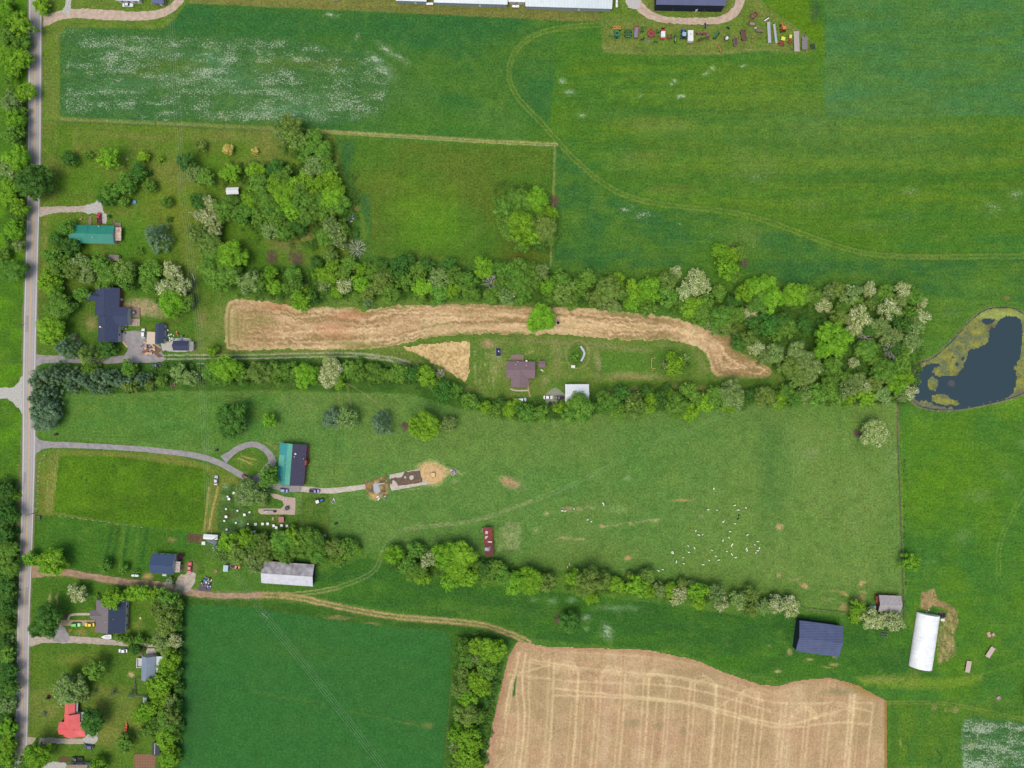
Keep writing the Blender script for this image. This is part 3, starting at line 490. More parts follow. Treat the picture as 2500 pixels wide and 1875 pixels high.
s_.blend(w_, np.clip((rb - .5) * 3, 0, 1) * .5, (204, 178, 142)); s_.blend(w_, np.clip((fi - .5) * 4, 0, 1) * .25, (216, 194, 160)); s_.blend(w_, np.clip((.5 - fi) * 4, 0, 1) * .25, (140, 116, 90))
s_.blend(w_, np.clip((bb - .52) * 5, 0, 1) * .45, (156, 136, 98)); s_.blend(w_, np.clip((.45 - bb) * 5, 0, 1) * .3, (176, 132, 108))
TR = (222, 196, 152)
for x_, yt, wd, al in ((60, 690, 4, .6), (110, 690, 5, .8), (150, 700, 4, .6), (300, 740, 5, .5), (340, 770, 5, .7), (490, 1100, 4, .5), (545, 850, 6, .8), (600, 960, 3, .5), (700, 900, 4, .7), (740, 850, 4, .6), (900, 930, 4, .6), (940, 870, 5, .7), (1095, 900, 4, .6), (1140, 900, 5, .8), (1205, 1100, 3, .7), (1290, 900, 4, .6), (1320, 880, 5, .5), (1490, 940, 4, .6), (1530, 950, 4, .6), (1710, 960, 7, .8), (1790, 1100, 4, .5), (1880, 1080, 4, .6), (1915, 1080, 5, .7), (2060, 1100, 4, .6), (2110, 1100, 5, .7),
                        (2262, 1110, 5, .6), (2300, 1110, 5, .6), (2345, 1160, 3, .5), (2470, 1120, 4, .6), (2505, 1150, 5, .6), (2640, 1130, 4, .6), (2680, 1150, 4, .6), (2840, 1040, 5, .8), (2875, 1040, 6, .85), (2925, 1150, 3, .5), (3030, 1150, 5, .6)):
    if x_ < 200: pts = Z(1240, 1395, (x_ - 20, 1720), (x_ + 40, 1250), (x_ - 10 + (x_ - 60) * .3, 900), (x_ + 40, yt))
    else: pts = Z(1240, 1395, (x_ - 8, 1720), (x_ + 30, 1300), (x_ + 50, yt))
    s_.line(pts, wd, TR, a=al * .85, soft=3, rag=1, sm=1, brk=.18, seed=x_)
for pts, al in ((Z(1240, 1395, (200, 745), (600, 815), (1000, 850), (1400, 880), (1750, 950), (2212, 1120), (2700, 1110), (3070, 1110)), .6), (Z(1240, 1395, (150, 760), (400, 810), (800, 850), (1000, 880), (1350, 870), (1700, 970)), .4), (Z(1240, 1395, (0, 870), (400, 910), (600, 935), (1300, 950), (1700, 1020), (2212, 1180)), .6), (Z(1240, 1395, (400, 990), (1000, 1050), (1500, 1095), (1750, 1150), (2212, 1290), (2450, 1290), (2700, 1190)), .8), (Z(1240, 1395, (400, 1045), (1000, 1065), (1500, 1110), (1750, 1175), (2212, 1320), (2500, 1310), (2800, 1270), (3070, 1290)), .7), (Z(1240, 1395, (150, 600), (320, 660), (700, 690), (1200, 720), (1700, 800), (2212, 1010)), .35), (Z(1240, 1395, (100, 860), (350, 790)), .6), (Z(1240, 1395, (2600, 1240), (2900, 1140), (3080, 1190)), .5), (Z(1240, 1395, (1800, 1130), (1900, 1070), (1970, 1060)), .5), (Z(1240, 1395, (40, 900), (0, 1050), (-30, 1250)), .9), (Z(1240, 1395, (90, 690), (60, 900), (20, 1100), (-60, 1500)), .6)):
    s_.line(pts, 5, TR, a=al * .85, soft=3, rag=2, brk=.2, seed=int(pts[0][1]))
for cx, cy in ((490, 860), (880, 900), (1260, 935), (1640, 985), (2040, 1100), (2840, 1230), (2500, 1240)):
    for rr, al in ((70, .5), (88, .5), (106, .6)):
        s_.line(Z(1240, 1395, *[(cx + rr * math.cos(q), cy - rr * math.sin(q)) for q in np.linspace(0, 3.14, 12)]), 4, TR, a=al * .95, soft=3, rag=1.5, sm=0, brk=.3, seed=rr)
s_.blend(w_, np.clip((d_[w_] + 14) / 12, 0, 1) * .55 * (Y < 1760), (170, 124, 98)); s_.line(J_[:8], 3, (216, 180, 150), a=.6, brk=.3)
s_.line([(1230, 1850), (1190, 1900)], 2, TR); s_.line(Z(1240, 1395, (-150, 1650), (-100, 1300), (-40, 900), (0, 700)), 12, (176, 130, 110), a=.5, soft=6)
s_.poly(Z(1240, 1395, (75, 860), (60, 1050), (35, 1060), (55, 920)), (58, 104, 48), soft=2, rag=2)
s_.line([(2163, 1712), (2162, 1900)], 7, (146, 112, 60), a=.8, soft=3); s_.ell(2100, 1680, 40, 12, (150, 122, 66), a=.7, rot=25); s_.ell(2050, 1690, 40, 8, (120, 124, 84), a=.5)
for q in [(1545, 1765, 18, 7), (1605, 1770, 12, 7), (1665, 1785, 8, 6), (1440, 1640, 8, 5)]: s_.ell(*q, (128, 130, 90), a=.5, soft=.8)
sheet('harvested_field', s_, m_, .02, SM)
# --- deep green crop
I_ = [(452, 1474), (620, 1482), (760, 1506), (900, 1522), (1090, 1540), (1101, 1560), (1098, 1700), (1085, 1860), (1060, 2060), (432, 2060), (436, 1800), (445, 1560)]
s_ = Canvas((38, 108, 44)); m_, d_ = pmask(I_, 5); w_ = win(I_, 10); X = GX[w_]; Y = GY[w_]
fi = fbm(X / 3, Y / 3, 8, 3); bb = fbm(X / 90, Y / 60, 12, 4)
s_.blend(w_, np.clip((.5 - fi) * 4, 0, 1) * .32, (26, 80, 42)); s_.blend(w_, np.clip((fi - .5) * 4, 0, 1) * .25, (66, 124, 66)); s_.blend(w_, np.clip((bb - .5) * 4, 0, 1) * .35, (54, 108, 46))
for pts in (Z(620, 1395, (0, 1020), (300, 1070), (600, 1130)), Z(620, 1395, (800, 1170), (1100, 1230), (1340, 1290), (1500, 1300))): s_.line(pts, 7, (84, 116, 48), a=.55, soft=7, rag=5, brk=.3, seed=4)
s_.ell(1045, 1772, 12, 8, (116, 122, 66), a=.6); s_.ell(1003, 1766, 12, 5, (110, 118, 60), a=.5); s_.line(Z(620, 1395, (500, 1110), (1000, 1200), (1400, 1290)), 3, (34, 84, 36), a=.5, brk=.3)
s_.ell(760, 1590, 150, 20, (66, 110, 40), a=.3, soft=1, rot=8); s_.ell(470, 1740, 40, 100, (34, 92, 46), a=.4)
sheet('crop_field', s_, m_, .02, ground_mat('crop', grain=.42))
# ---------------------------------------------------------------- roads, drives, paths, pond
def resample(pts, wds, step=5):
    p = np.array(pts, float); w = np.array(wds, float) if np.ndim(wds) else np.full(len(p), float(wds))
    q = np.column_stack([p, w])
    for _ in range(2):
        r = np.empty((2 * (len(q) - 1), 3)); r[0::2] = q[:-1] * .75 + q[1:] * .25; r[1::2] = q[:-1] * .25 + q[1:] * .75
        q = np.vstack([q[:1], r, q[-1:]])
    L = np.concatenate([[0], np.cumsum(np.hypot(*np.diff(q[:, :2], axis=0).T))]); t = np.arange(0, L[-1], step); t = np.append(t, L[-1])
    return np.column_stack([np.interp(t, L, q[:, i]) for i in range(3)])
def ribbon(name, pts, wd, z, mat, rag=0., parent=None, off=0, step=5, cols=4, seed=1):
    q = resample(pts, wd, step); d = np.gradient(q[:, :2], axis=0); d /= np.hypot(*d.T)[:, None]; nrm = np.column_stack([-d[:, 1], d[:, 0]])
    jr = np.random.default_rng(seed); V = []; n = len(q)
    for i in range(cols + 1):
        t = i / cols * 2 - 1; e = abs(t) == 1
        j = (fbm(q[:, 0] / 7 + i * 9.1, q[:, 1] / 7, seed, 3) - .5) * 4 * rag if e else 0
        r = q[:, :2] + nrm * (off + t * (q[:, 2] / 2 + j))[:, None]
        V.append(np.column_stack([(r[:, 0] - 1250) * S, (937.5 - r[:, 1]) * S, np.full(n, z)]))
    V = np.concatenate(V); Q = []
    for i in range(cols):
        a_ = np.arange(n - 1) + i * n; Q.append(np.stack([a_, a_ + 1, a_ + 1 + n, a_ + n], 1))
    me = mesh_np(name, V, np.concatenate(Q)[:, ::-1])
    if me.polygons[0].normal.z < 0: me.flip_normals()
    return link(name, me, mat, parent)
def flat_poly(name, pts, z, mat, rag=0, sm=0, parent=None, thick=0):
    p = smooth(pts, sm) if sm else np.array(pts, float)
    if rag:
        q = []
        for i in range(len(p)):
            a_, b_ = p[i], p[(i + 1) % len(p)]; k = max(1, int(np.hypot(*(b_ - a_)) / 5))
            for j in range(k): q.append(a_ + (b_ - a_) * j / k)
        p = np.array(q); p = p + np.column_stack([vn(p[:, 0] / 8, p[:, 1] / 8, 1) - .5, vn(p[:, 0] / 8, p[:, 1] / 8, 4) - .5]) * 2 * rag
    v = [P(x, y)[:2] for x, y in p]
    b = MB().prism(v, z - max(thick, .02), z)
    o = b.build(name, mat, parent); return o
asph = MAT('asphalt', (172, 168, 168), .9, c2=(160, 156, 157), scale=.8)
drive_a = MAT('asphalt_worn', (158, 152, 152), .9, c2=(132, 128, 132), scale=.5)
gravel = MAT('gravel', (184, 172, 162), .95, c2=(160, 144, 128), scale=.7)
gravelw = MAT('gravel_white', (188, 186, 182), .95, c2=(162, 158, 150), scale=1.2)
dirt = MAT('dirt_lane', (172, 146, 122), .95, c2=(140, 112, 88), scale=.5)
pinkg = MAT('pink_gravel', (196, 176, 160), .95, c2=(170, 146, 128), scale=.5)
conc = MAT('concrete', (196, 188, 176), .85, c2=(172, 160, 146), scale=.6)
RD = [(88, -300), (88, -40), (86, 0), (84, 402), (82.3, 489), (75.7, 691), (70.5, 940), (71, 1094), (67.5, 1238), (62.2, 1400), (57, 1511), (55, 1684), (49.5, 1875), (46, 2000), (38, 2300)]
RW = [32, 32, 32, 32, 29, 31, 31, 32, 29, 29, 28, 30, 31, 31, 31]
shoulder = ribbon('road_shoulder', RD, [w + 8 for w in RW], .03, MAT('shoulder', (122, 116, 88), .95, c2=(96, 112, 58), scale=.6), rag=2); shoulder['kind'] = 'structure'
road = ribbon('road', RD, RW, .05, asph, cols=2); road['kind'] = 'structure'
yel = MAT('road_yellow', (214, 168, 92), .8, c2=(196, 150, 84)); whi = MAT('road_white', (214, 212, 206), .8)
for s_ in (-1, 1): ribbon('centre_line', RD, 1.0, .062, yel, parent=road, off=s_ * .95, cols=1)
for s_ in (-1, 1): ribbon('edge_line', RD, 1.1, .062, whi, parent=road, off=s_ * 13.2, cols=1)
wt = MAT('tyre_wear', (154, 149, 150), .9, c2=(164, 160, 160), scale=.3)
for s_ in (-9.6, -4.2, 4.2, 9.6): ribbon('worn_lane', RD, 2.6, .056, wt, parent=road, off=s_, cols=1, rag=.2)
rp_ = MAT('road_patch', (140, 136, 138), .95, c2=(152, 148, 150), scale=1)
for k, (i_, t_, dx, w_, l_) in enumerate(((2, .2, -8, 7, 60), (2, .6, 7, 6, 34), (5, .4, -7, 8, 40), (6, .5, 8, 5, 60), (7, .5, -8, 6, 26), (9, .5, 7, 7, 44), (11, .4, -7, 6, 50), (10, .7, 8, 5, 30))):
    a0, b0 = RD[i_], RD[i_ + 1]; cx = a0[0] + (b0[0] - a0[0]) * t_ + dx; cy = a0[1] + (b0[1] - a0[1]) * t_
    flat_poly('repair_patch', [(cx - w_ / 2, cy - l_ / 2), (cx + w_ / 2, cy - l_ / 2), (cx + w_ / 2 - 1, cy + l_ / 2), (cx - w_ / 2 - 1, cy + l_ / 2)], .059, rp_, rag=.5, parent=road, thick=.004)
zc = [.028]
def drive(name, pts, wd, mat, rag=1.2):
    zc[0] += .0012; o = ribbon(name, pts, wd, zc[0], mat, rag=rag, seed=int(zc[0] * 1e4) % 9); o['kind'] = 'structure'; return o
def area(name, pts, mat, rag=2, sm=1, kind='structure', z=None):
    zc[0] += .0012; o = flat_poly(name, pts, z or zc[0], mat, rag=rag * 2.2, sm=sm)
    if kind: o['kind'] = kind
    return o
drive('driveway', [(100, 52), (130, 43), (162, 33), (202, 33), (246, 35), (289, 38), (333, 40), (370, 38), (405, 29), (428, 14), (446, -6), (460, -60)], [34, 22, 22, 24, 25, 24, 22, 22, 21, 19, 18, 18], pinkg)
drive('driveway', [(160, 34), (166, 15), (175, -60)], [22, 13, 16], gravelw)
drive('driveway', [(94, 518), (130, 512), (180, 511), (225, 510)], [26, 14, 14, 18], gravel)
area('driveway', Z(0, 460, (700, 160), (780, 130), (830, 100), (850, 110), (870, 160), (890, 210), (905, 290), (900, 305), (835, 300), (825, 215), (760, 215), (700, 205)), gravelw)
drive('driveway', [(84, 880), (110, 876), (159, 877), (200, 879), (246, 881), (300, 876), (392, 873)], [30, 18, 16, 14, 16, 18, 14], drive_a, .8)
area('driveway', Z(0, 460, (1010, 1200), (1240, 1205), (1245, 1310), (1340, 1310), (1400, 1440), (1350, 1475), (1100, 1475), (1020, 1440), (1085, 1360), (1060, 1300), (1010, 1290)), drive_a, rag=1)
area('driveway', Z(0, 460, (1340, 1320), (1400, 1300), (1480, 1265), (1570, 1255), (1640, 1290), (1640, 1370), (1560, 1378), (1390, 1380)), gravelw, rag=2)
area('mud_patch', Z(0, 460, (1230, 1320), (1300, 1330), (1350, 1360), (1395, 1440), (1340, 1420), (1280, 1390), (1220, 1400)), MAT('mud', (128, 96, 74), .9, c2=(96, 78, 70), scale=1.5), rag=4)
area('driveway', [(80, 1058), (88, 1066), (100, 1075), (122, 1077), (122, 1094), (104, 1096), (92, 1104), (82, 1116)], drive_a, rag=.6)
drive('driveway', Z(0, 920, (380, 572), (600, 576), (800, 585), (1150, 605), (1500, 640), (1700, 672), (1850, 722), (1950, 780), (2050, 838), (2150, 885), (2260, 905), (2360, 930)) + [(700, 1194), (742, 1193)], [16, 14, 13, 13, 13, 14, 15, 14, 15, 17, 16, 16, 15, 14], drive_a, .5)
drive('driveway', [(545, 1122), (560, 1110), (582, 1094), (603, 1086), (622, 1084), (642, 1092), (658, 1108), (666, 1124), (662, 1134), (650, 1142), (642, 1152), (634, 1163), (618, 1174), (606, 1174)], [22, 15, 14, 14, 14, 14, 15, 20, 18, 15, 13, 15, 18, 16], drive_a, .5)
drive('driveway', [(736, 1194), (800, 1199), (850, 1194), (892, 1188)], [14, 13, 13, 11], conc, 1)
area('driveway', [(58, 916), (50, 928), (40, 940), (17, 946), (-20, 950), (-60, 940), (-60, 985), (-10, 972), (10, 974), (27, 980), (40, 990), (50, 1000), (58, 1018), (60, 960)], gravelw, rag=1.5)
drive('driveway', lane1, [34, 18, 16, 16, 17, 20, 22, 14, 12, 12], dirt, 2)
area('driveway', Z(0, 1395, (1490, 90), (1560, 0), (1640, 0), (1640, 60), (1610, 150), (1560, 180), (1480, 160)), MAT('pale_gravel2', (190, 182, 172), .95, c2=(156, 138, 118), scale=.6), rag=3)
drive('driveway', [(70, 1565), (100, 1561), (130, 1560), (202, 1562), (275, 1568), (347, 1574), (380, 1575)], [30, 18, 20, 16, 14, 10, 8], gravel, 1.2)
area('driveway', Z(0, 1395, (420, 560), (465, 490), (475, 458), (550, 458), (560, 510), (600, 560), (560, 600), (450, 600)), drive_a, rag=1)
area('driveway', Z(0, 1395, (475, 410), (800, 412), (800, 458), (475, 458)), MAT('tan_concrete', (176, 158, 132), .9, c2=(154, 136, 112), scale=.6), rag=0, sm=0)
drive('path', Z(0, 1395, (578, 408), (574, 385), (590, 368), (640, 362), (700, 360), (768, 362)), 5.5, conc, .1)
drive('driveway', [(66, 1812), (110, 1808), (145, 1809), (205, 1810)], [26, 14, 13, 13], gravel)
area('driveway', Z(0, 1395, (700, 1405), (760, 1370), (830, 1330), (825, 1470), (700, 1455)), gravelw, rag=2)
area('driveway', Z(0, 1395, (330, 1700), (380, 1635), (480, 1605), (560, 1610), (600, 1700)), gravelw, rag=2)
drive('driveway', [(1548, -60), (1552, 5), (1572, 27), (1600, 45), (1650, 51), (1700, 52), (1760, 50), (1788, 36), (1806, 14), (1812, -60)], [26, 24, 21, 17, 15, 16, 18, 20, 22, 24], pinkg)
area('driveway', [(1528, -30), (1528, 12), (1536, 22), (1552, 26), (1566, 16), (1560, -30)], MAT('grey_gravel', (172, 172, 178), .9, c2=(190, 180, 172), scale=.6), rag=2)
area('driveway', Z(0, 1395, (1230, 650), (1316, 650), (1318, 705), (1235, 705)), conc, rag=0, sm=0)
area('gravel_patch', Z(1240, 920, (330, 130), (420, 100), (480, 130), (480, 210), (380, 240), (280, 210)), MAT('grey_mix', (156, 156, 146), .95, c2=(110, 122, 84), scale=2), rag=5)
drive('path', Z(1240, 920, (20, 100), (60, 118), (180, 115)), 3.5, conc, .1); drive('path', Z(1240, 920, (185, 20), (168, 100), (188, 170)), 3, MAT('tan_path', (180, 150, 118), .9), .2)
drive('path', [(150, -40 + 1545), (160, 1500)], 5, conc, .1) if False else None
area('garden_bed', Z(0, 1395, (545, 350), (600, 350), (560, 405), (545, 400)), MAT('mulch', (104, 72, 56), .95, c2=(84, 84, 50)), rag=1)
area('garden_bed', Z(0, 1395, (498, 1565), (590, 1562), (590, 1612), (500, 1612)), MAT('mulch', (104, 72, 56)), rag=1, sm=0)
# concrete pads of the pasture yard
pad = flat_poly('concrete_pad', Z(620, 920, (1143, 825), (1400, 776), (1420, 860), (1548, 878), (1530, 895), (1162, 962), (1150, 930)), .12, conc, rag=.6, thick=.1)
tag(pad, 'long pale concrete feeding pad half covered in dark mud in the pasture', 'concrete pad')
mud = flat_poly('mud', Z(620, 920, (1095, 900), (1130, 880), (1160, 853), (1180, 855), (1250, 845), (1268, 806), (1400, 782), (1425, 895), (1330, 912), (1240, 922), (1200, 905), (1150, 912), (1130, 905)), .14, MAT('dark_mud', (74, 58, 52), .6, c2=(104, 84, 62), scale=.8), rag=3, sm=0, parent=pad)
flat_poly('bare_spot', Z(620, 920, (1310, 835), (1345, 830), (1350, 865), (1315, 872)), .155, conc, rag=1, sm=1, parent=pad)
flat_poly('bare_spot', Z(620, 920, (1270, 835), (1285, 845), (1280, 862), (1266, 850)), .156, conc, rag=.6, sm=1, parent=pad)
flat_poly('straw_ring', [(1054 + 27 * math.cos(q), 1158 + 21 * math.sin(q)) for q in np.linspace(0, 6.1, 24)], .165, MAT('straw', (212, 180, 132), .95, c2=(184, 148, 104), scale=.7), rag=2, parent=pad)
sc_ = MAT('mud_scrape', (134, 104, 76), .9, c2=(90, 70, 58), scale=1.2)
flat_poly('bare_spot', Z(620, 920, (1300, 870), (1340, 880), (1400, 860), (1410, 880), (1300, 905), (1250, 890)), .157, sc_, rag=2, parent=pad)
flat_poly('bare_spot', Z(620, 920, (1170, 870), (1190, 875), (1215, 915), (1260, 930), (1180, 948), (1165, 915)), .158, conc, rag=1, parent=pad)
wpad = flat_poly('walkway', Z(620, 920, (1010, 905), (1110, 893), (1112, 902), (1050, 912), (1062, 965), (1036, 988), (1012, 960)), .06, MAT('grey_walk', (176, 178, 186), .9), rag=1.5); wpad['kind'] = 'structure'
# pond
water = nodes('pond_water')
m_, n_, l_, b_ = water; b_.inputs['Base Color'].default_value = (*alb((50, 70, 78)), 1); b_.inputs['Roughness'].default_value = .08; b_.inputs['Specular IOR Level'].default_value = .3
pw = flat_poly('pond_water', pond, .035, m_, sm=2); pw['kind'] = 'structure'
ac = Canvas((124, 130, 70)); PDm, PDd = pmask(pond, 1.5, 2)
am = np.zeros(GX.shape)
def al_add(pts, rag=7, cut=False):
    pts = smooth(pts, 1); w = win(pts, rag + 8); n1 = fbm(GX[w] / 9, GY[w] / 9, 3, 4) * 2 - 1; n2 = fbm(GX[w] / 9, GY[w] / 9, 7, 4) * 2 - 1
    d = sdf(pts, GX[w] + rag * n1, GY[w] + rag * n2); am[w] = np.where(d < 0, 0 if cut else 1, am[w])
al_add(pond, 4)                                    # fringe all round, then cut the open water out of it
al_add(Z(1860, 460, (2000, 1100), (2080, 1075), (2170, 1090), (2195, 1150), (2200, 1280), (2185, 1380), (2150, 1500), (2140, 1640), (2120, 1740), (2000, 1790), (1850, 1820), (1690, 1860), (1500, 1840), (1380, 1790), (1300, 1800), (1280, 1720), (1285, 1560), (1330, 1525), (1440, 1490), (1480, 1500), (1400, 1560), (1560, 1600), (1680, 1560), (1750, 1400), (1740, 1360), (1860, 1340), (1935, 1260), (1920, 1180), (1970, 1180), (1990, 1130)), 6, cut=True)
al_add(Z(1860, 460, (1855, 1110), (1930, 1100), (1980, 1105), (1960, 1130), (1900, 1150), (1850, 1135)), 4, cut=True)
al_add(Z(1860, 460, (1330, 1520), (1420, 1480), (1500, 1475), (1500, 1500), (1400, 1530)), 4, cut=True)
for q in ((1700, 1435, 14, 12), (1640, 1480, 12, 22), (1620, 1420, 12, 8)): al_add(Z(1860, 460, *[(q[0] + q[2] * math.cos(t), q[1] + q[3] * math.sin(t)) for t in np.linspace(0, 5.5, 8)]), 5, cut=True)
al_add(Z(1860, 460, (1400, 1600), (1450, 1590), (1490, 1610), (1480, 1700), (1410, 1710), (1390, 1650)), 5)
al_add(Z(1860, 920, (1440, 150), (1500, 135), (1560, 150), (1590, 190), (1660, 200), (1670, 240), (1560, 245), (1430, 210)), 5)
al_add(Z(1860, 460, (2115, 1500), (2150, 1490), (2160, 1530), (2125, 1535)), 4)
al_add(Z(1860, 460, (1870, 1050), (1990, 1060), (2010, 1080), (1990, 1100), (1900, 1090), (1840, 1100)), 4)
am *= (PDd < -1.5)
w = win(pond, 5); nn = fbm(GX[w] / 18, GY[w] / 14, 6, 4); n3 = fbm(GX[w] / 5, GY[w] / 5, 2, 3)
ac.blend(w, np.clip((nn - .5) * 6, 0, 1) * .8, (150, 146, 64)); ac.blend(w, np.clip((.48 - nn) * 6, 0, 1) * .6, (96, 106, 76)); ac.blend(w, np.clip((n3 - .55) * 6, 0, 1) * .5, (84, 88, 62))
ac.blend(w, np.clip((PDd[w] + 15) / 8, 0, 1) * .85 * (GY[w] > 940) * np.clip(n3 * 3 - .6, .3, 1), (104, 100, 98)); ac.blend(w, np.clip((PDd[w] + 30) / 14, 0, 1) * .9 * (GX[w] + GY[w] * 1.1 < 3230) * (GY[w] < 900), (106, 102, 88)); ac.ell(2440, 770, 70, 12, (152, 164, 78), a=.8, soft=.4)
for q in [(2420, 800, 14, 9), (2340, 912 + 0, 10, 5)]: ac.ell(*q, (96, 84, 66), a=.7)
alg = sheet('pond_algae', ac, am, .06, ground_mat('algae', grain=.35)); alg['kind'] = 'stuff'; alg['label'] = 'yellow green algae mats floating on the pond'; alg['category'] = 'algae'
mk = flat_poly('mud_bank', [(2323 + 9 * math.cos(q), 936 + 8 * math.sin(q)) for q in np.linspace(0, 5.6, 9)], .06, MAT('dark_weed', (76, 76, 84), .8), rag=2); mk['kind'] = 'structure'

# ---------------------------------------------------------------- buildings
glass = MAT('window_glass', (50, 58, 66), .15, spec=.6); trim = MAT('white_trim', (216, 216, 212), .6)
def gable(root, cx, cy, w, d, ang, he, hr, roof, wall, ridge='x', over=.4, roof2=None, z0=0, win_n=2, door=True, name='roof', thick=.12):
    ox, oy, _ = P(cx, cy, he); k = (H - he) / H; w = w * S * k; d = d * S * k; t = -R(ang)
    if ridge == 'y': w, d = d, w; t += math.pi / 2
    ct, st = math.cos(t), math.sin(t); rx, ry, rz = root.location
    def T(x, y, z): return (ox + x * ct - y * st - rx, oy + x * st + y * ct - ry, z - rz)
    a_ = w / 2; b_ = d / 2; wi = a_ - over; di = b_ - over; hw = he
    hgt = he + (hr - he) * (over / b_)
    vs = []
    for x in (-wi, wi): vs += [T(x, -di, z0), T(x, di, z0), T(x, di, hgt - .05), T(x, 0, hr - .08), T(x, -di, hgt - .05)]
    MB().add(vs, [(0, 1, 2, 3, 4), (9, 8, 7, 6, 5), (0, 5, 6, 1), (1, 6, 7, 2), (2, 7, 8, 3), (3, 8, 9, 4), (4, 9, 5, 0)]).build('wall', wall, root)
    out = []
    for sgn, rm in ((-1, roof), (1, roof2 or roof)):
        vs = []
        for dz in (0, thick):
            vs += [T(-a_, sgn * b_, he + dz), T(a_, sgn * b_, he + dz), T(a_, 0, hr + dz), T(-a_, 0, hr + dz)]
        fs = [(3, 2, 1, 0), (4, 5, 6, 7), (0, 1, 5, 4), (1, 2, 6, 5), (2, 3, 7, 6), (3, 0, 4, 7)]
        if sgn > 0: fs = [f[::-1] for f in fs]
        out.append(MB().add(vs, fs).build(name, rm, root))
    cap = MB(); cw = .16; sl = (hr - he) / b_ * cw; tp = hr + thick
    cap.add([T(x, y, z) for x in (-a_ - .02, a_ + .02) for y, z in ((-cw, tp - sl + .012), (0, tp + .05), (cw, tp - sl + .012))], [(0, 3, 4, 1), (1, 4, 5, 2), (2, 5, 3, 0), (0, 1, 2), (5, 4, 3)]); cap.build('ridge_cap', roof2 or roof, root)
    for sgn in (-1, 1):
        for i in range(win_n):
            x = -wi + (i + .6) * 2 * wi / max(win_n, 1) * .92; z = min(1.55, he * .55) + z0
            vs = [T(x + dx, sgn * (di + dy), z + dz) for dy in (-.05, .04) for dx, dz in ((-.5, -.5), (.5, -.5), (.5, .5), (-.5, .5))]
            fs = [(0, 1, 2, 3), (7, 6, 5, 4), (0, 4, 5, 1), (1, 5, 6, 2), (2, 6, 7, 3), (3, 7, 4, 0)]
            MB().add(vs, fs).build('window', glass, root)
    if door:
        x = wi * .25
        vs = [T(x + dx, -(di + dy), dz) for dy in (-.05, .05) for dx, dz in ((-.48, 0), (.48, 0), (.48, 2.05), (-.48, 2.05))]
        MB().add(vs, [(0, 1, 2, 3), (7, 6, 5, 4), (0, 4, 5, 1), (1, 5, 6, 2), (2, 6, 7, 3), (3, 7, 4, 0)]).build('door', trim, root)
    return T, a_, b_
def bthing(name, label, cat, px, py, group=None): return thing(name, label, cat, P(px, py), 0, group)
def slab(root, name, cx, cy, w, d, ang, z0, z1, mat, tilt=0):
    ox, oy, _ = P(cx, cy, z1); k = (H - z1) / H; rx, ry, rz = root.location if root else (0, 0, 0)
    m = MB().box(0, 0, (z0 + z1) / 2 - rz, w * S * k, d * S * k, z1 - z0)
    t = -R(ang); m.v = [(ox - rx + x * math.cos(t) - y * math.sin(t), oy - ry + x * math.sin(t) + y * math.cos(t), z + (tilt * x if z + rz > (z0 + z1) / 2 else tilt * x)) for x, y, z in m.v]
    return m.build(name, mat, root)
def vent(root, px, py, z, r=.2, h=.5, mat=None):
    x, y, _ = P(px, py, z); l = root.location; return MB().cyl((x - l[0], y - l[1], z - .4), (x - l[0], y - l[1], z + h), r, n=10).build('roof_vent', mat or trim, root)
def posts(root, cx, cy, w, d, ang, h, mat):
    for sx in (-1, 1):
        for sy in (-1, 1):
            t = R(ang); px = cx + sx * w / 2 * math.cos(t) - sy * d / 2 * math.sin(t); py = cy + sx * w / 2 * math.sin(t) + sy * d / 2 * math.cos(t)
            x, y, _ = P(px, py, h); l = root.location; MB().box(x - l[0], y - l[1], h / 2, .12, .12, h).build('post', mat, root)
green_m = MAT('green_metal', (40, 134, 116), .5, c2=(34, 122, 106), scale=.3, stripes=('X', .9, .25, (70, 160, 140)))
navy_s = MAT('navy_shingle', (66, 74, 102), .9, c2=(52, 60, 84), scale=2.5); brick = MAT('brick', (150, 96, 78), .9, c2=(124, 76, 64), scale=3)
sidw = MAT('white_siding', (206, 206, 204), .7, stripes=('Z', .2, .3, (150, 150, 150))); rustw = MAT('rusty_white_metal', (204, 196, 190), .7, c2=(168, 120, 92), scale=.7)
wood = MAT('weathered_wood', (150, 132, 118), .9, c2=(120, 104, 94), scale=1.5, stripes=('X', .15, .4, (96, 82, 74))); darkw = MAT('dark_wall', (30, 38, 58), .7)
whm = MAT('white_metal', (232, 234, 236), .45, c2=(218, 222, 226), scale=.3, stripes=('X', .9, .25, (200, 205, 210))); greyw = MAT('grey_wood', (136, 132, 128), .9)
# green roofed house by the road
t = bthing('house', 'long green metal roofed house beside a white gravel drive', 'house', 228, 571)
gable(t, 225.5, 572, 108, 44.5, 1.2, 3.0, 4.6, green_m, sidw, win_n=4)
gable(t, 216, 557, 17, 15, 0, 3.05, 4.2, green_m, sidw, ridge='y', win_n=0, door=False)
vent(t, 227, 580, 4.3); vent(t, 242, 553, 4); vent(t, 194, 585, 3.6)
slab(t, 'porch_roof', 288.5, 571, 15, 33, 1, 2.5, 2.62, rustw, .04); posts(t, 289, 571, 14, 31, 1, 2.5, greyw)
slab(t, 'deck', 288, 549, 14, 10, 1, .3, .5, wood)
slab(t, 'ramp', 220, 539, 7, 22, 3, .1, .35, wood)
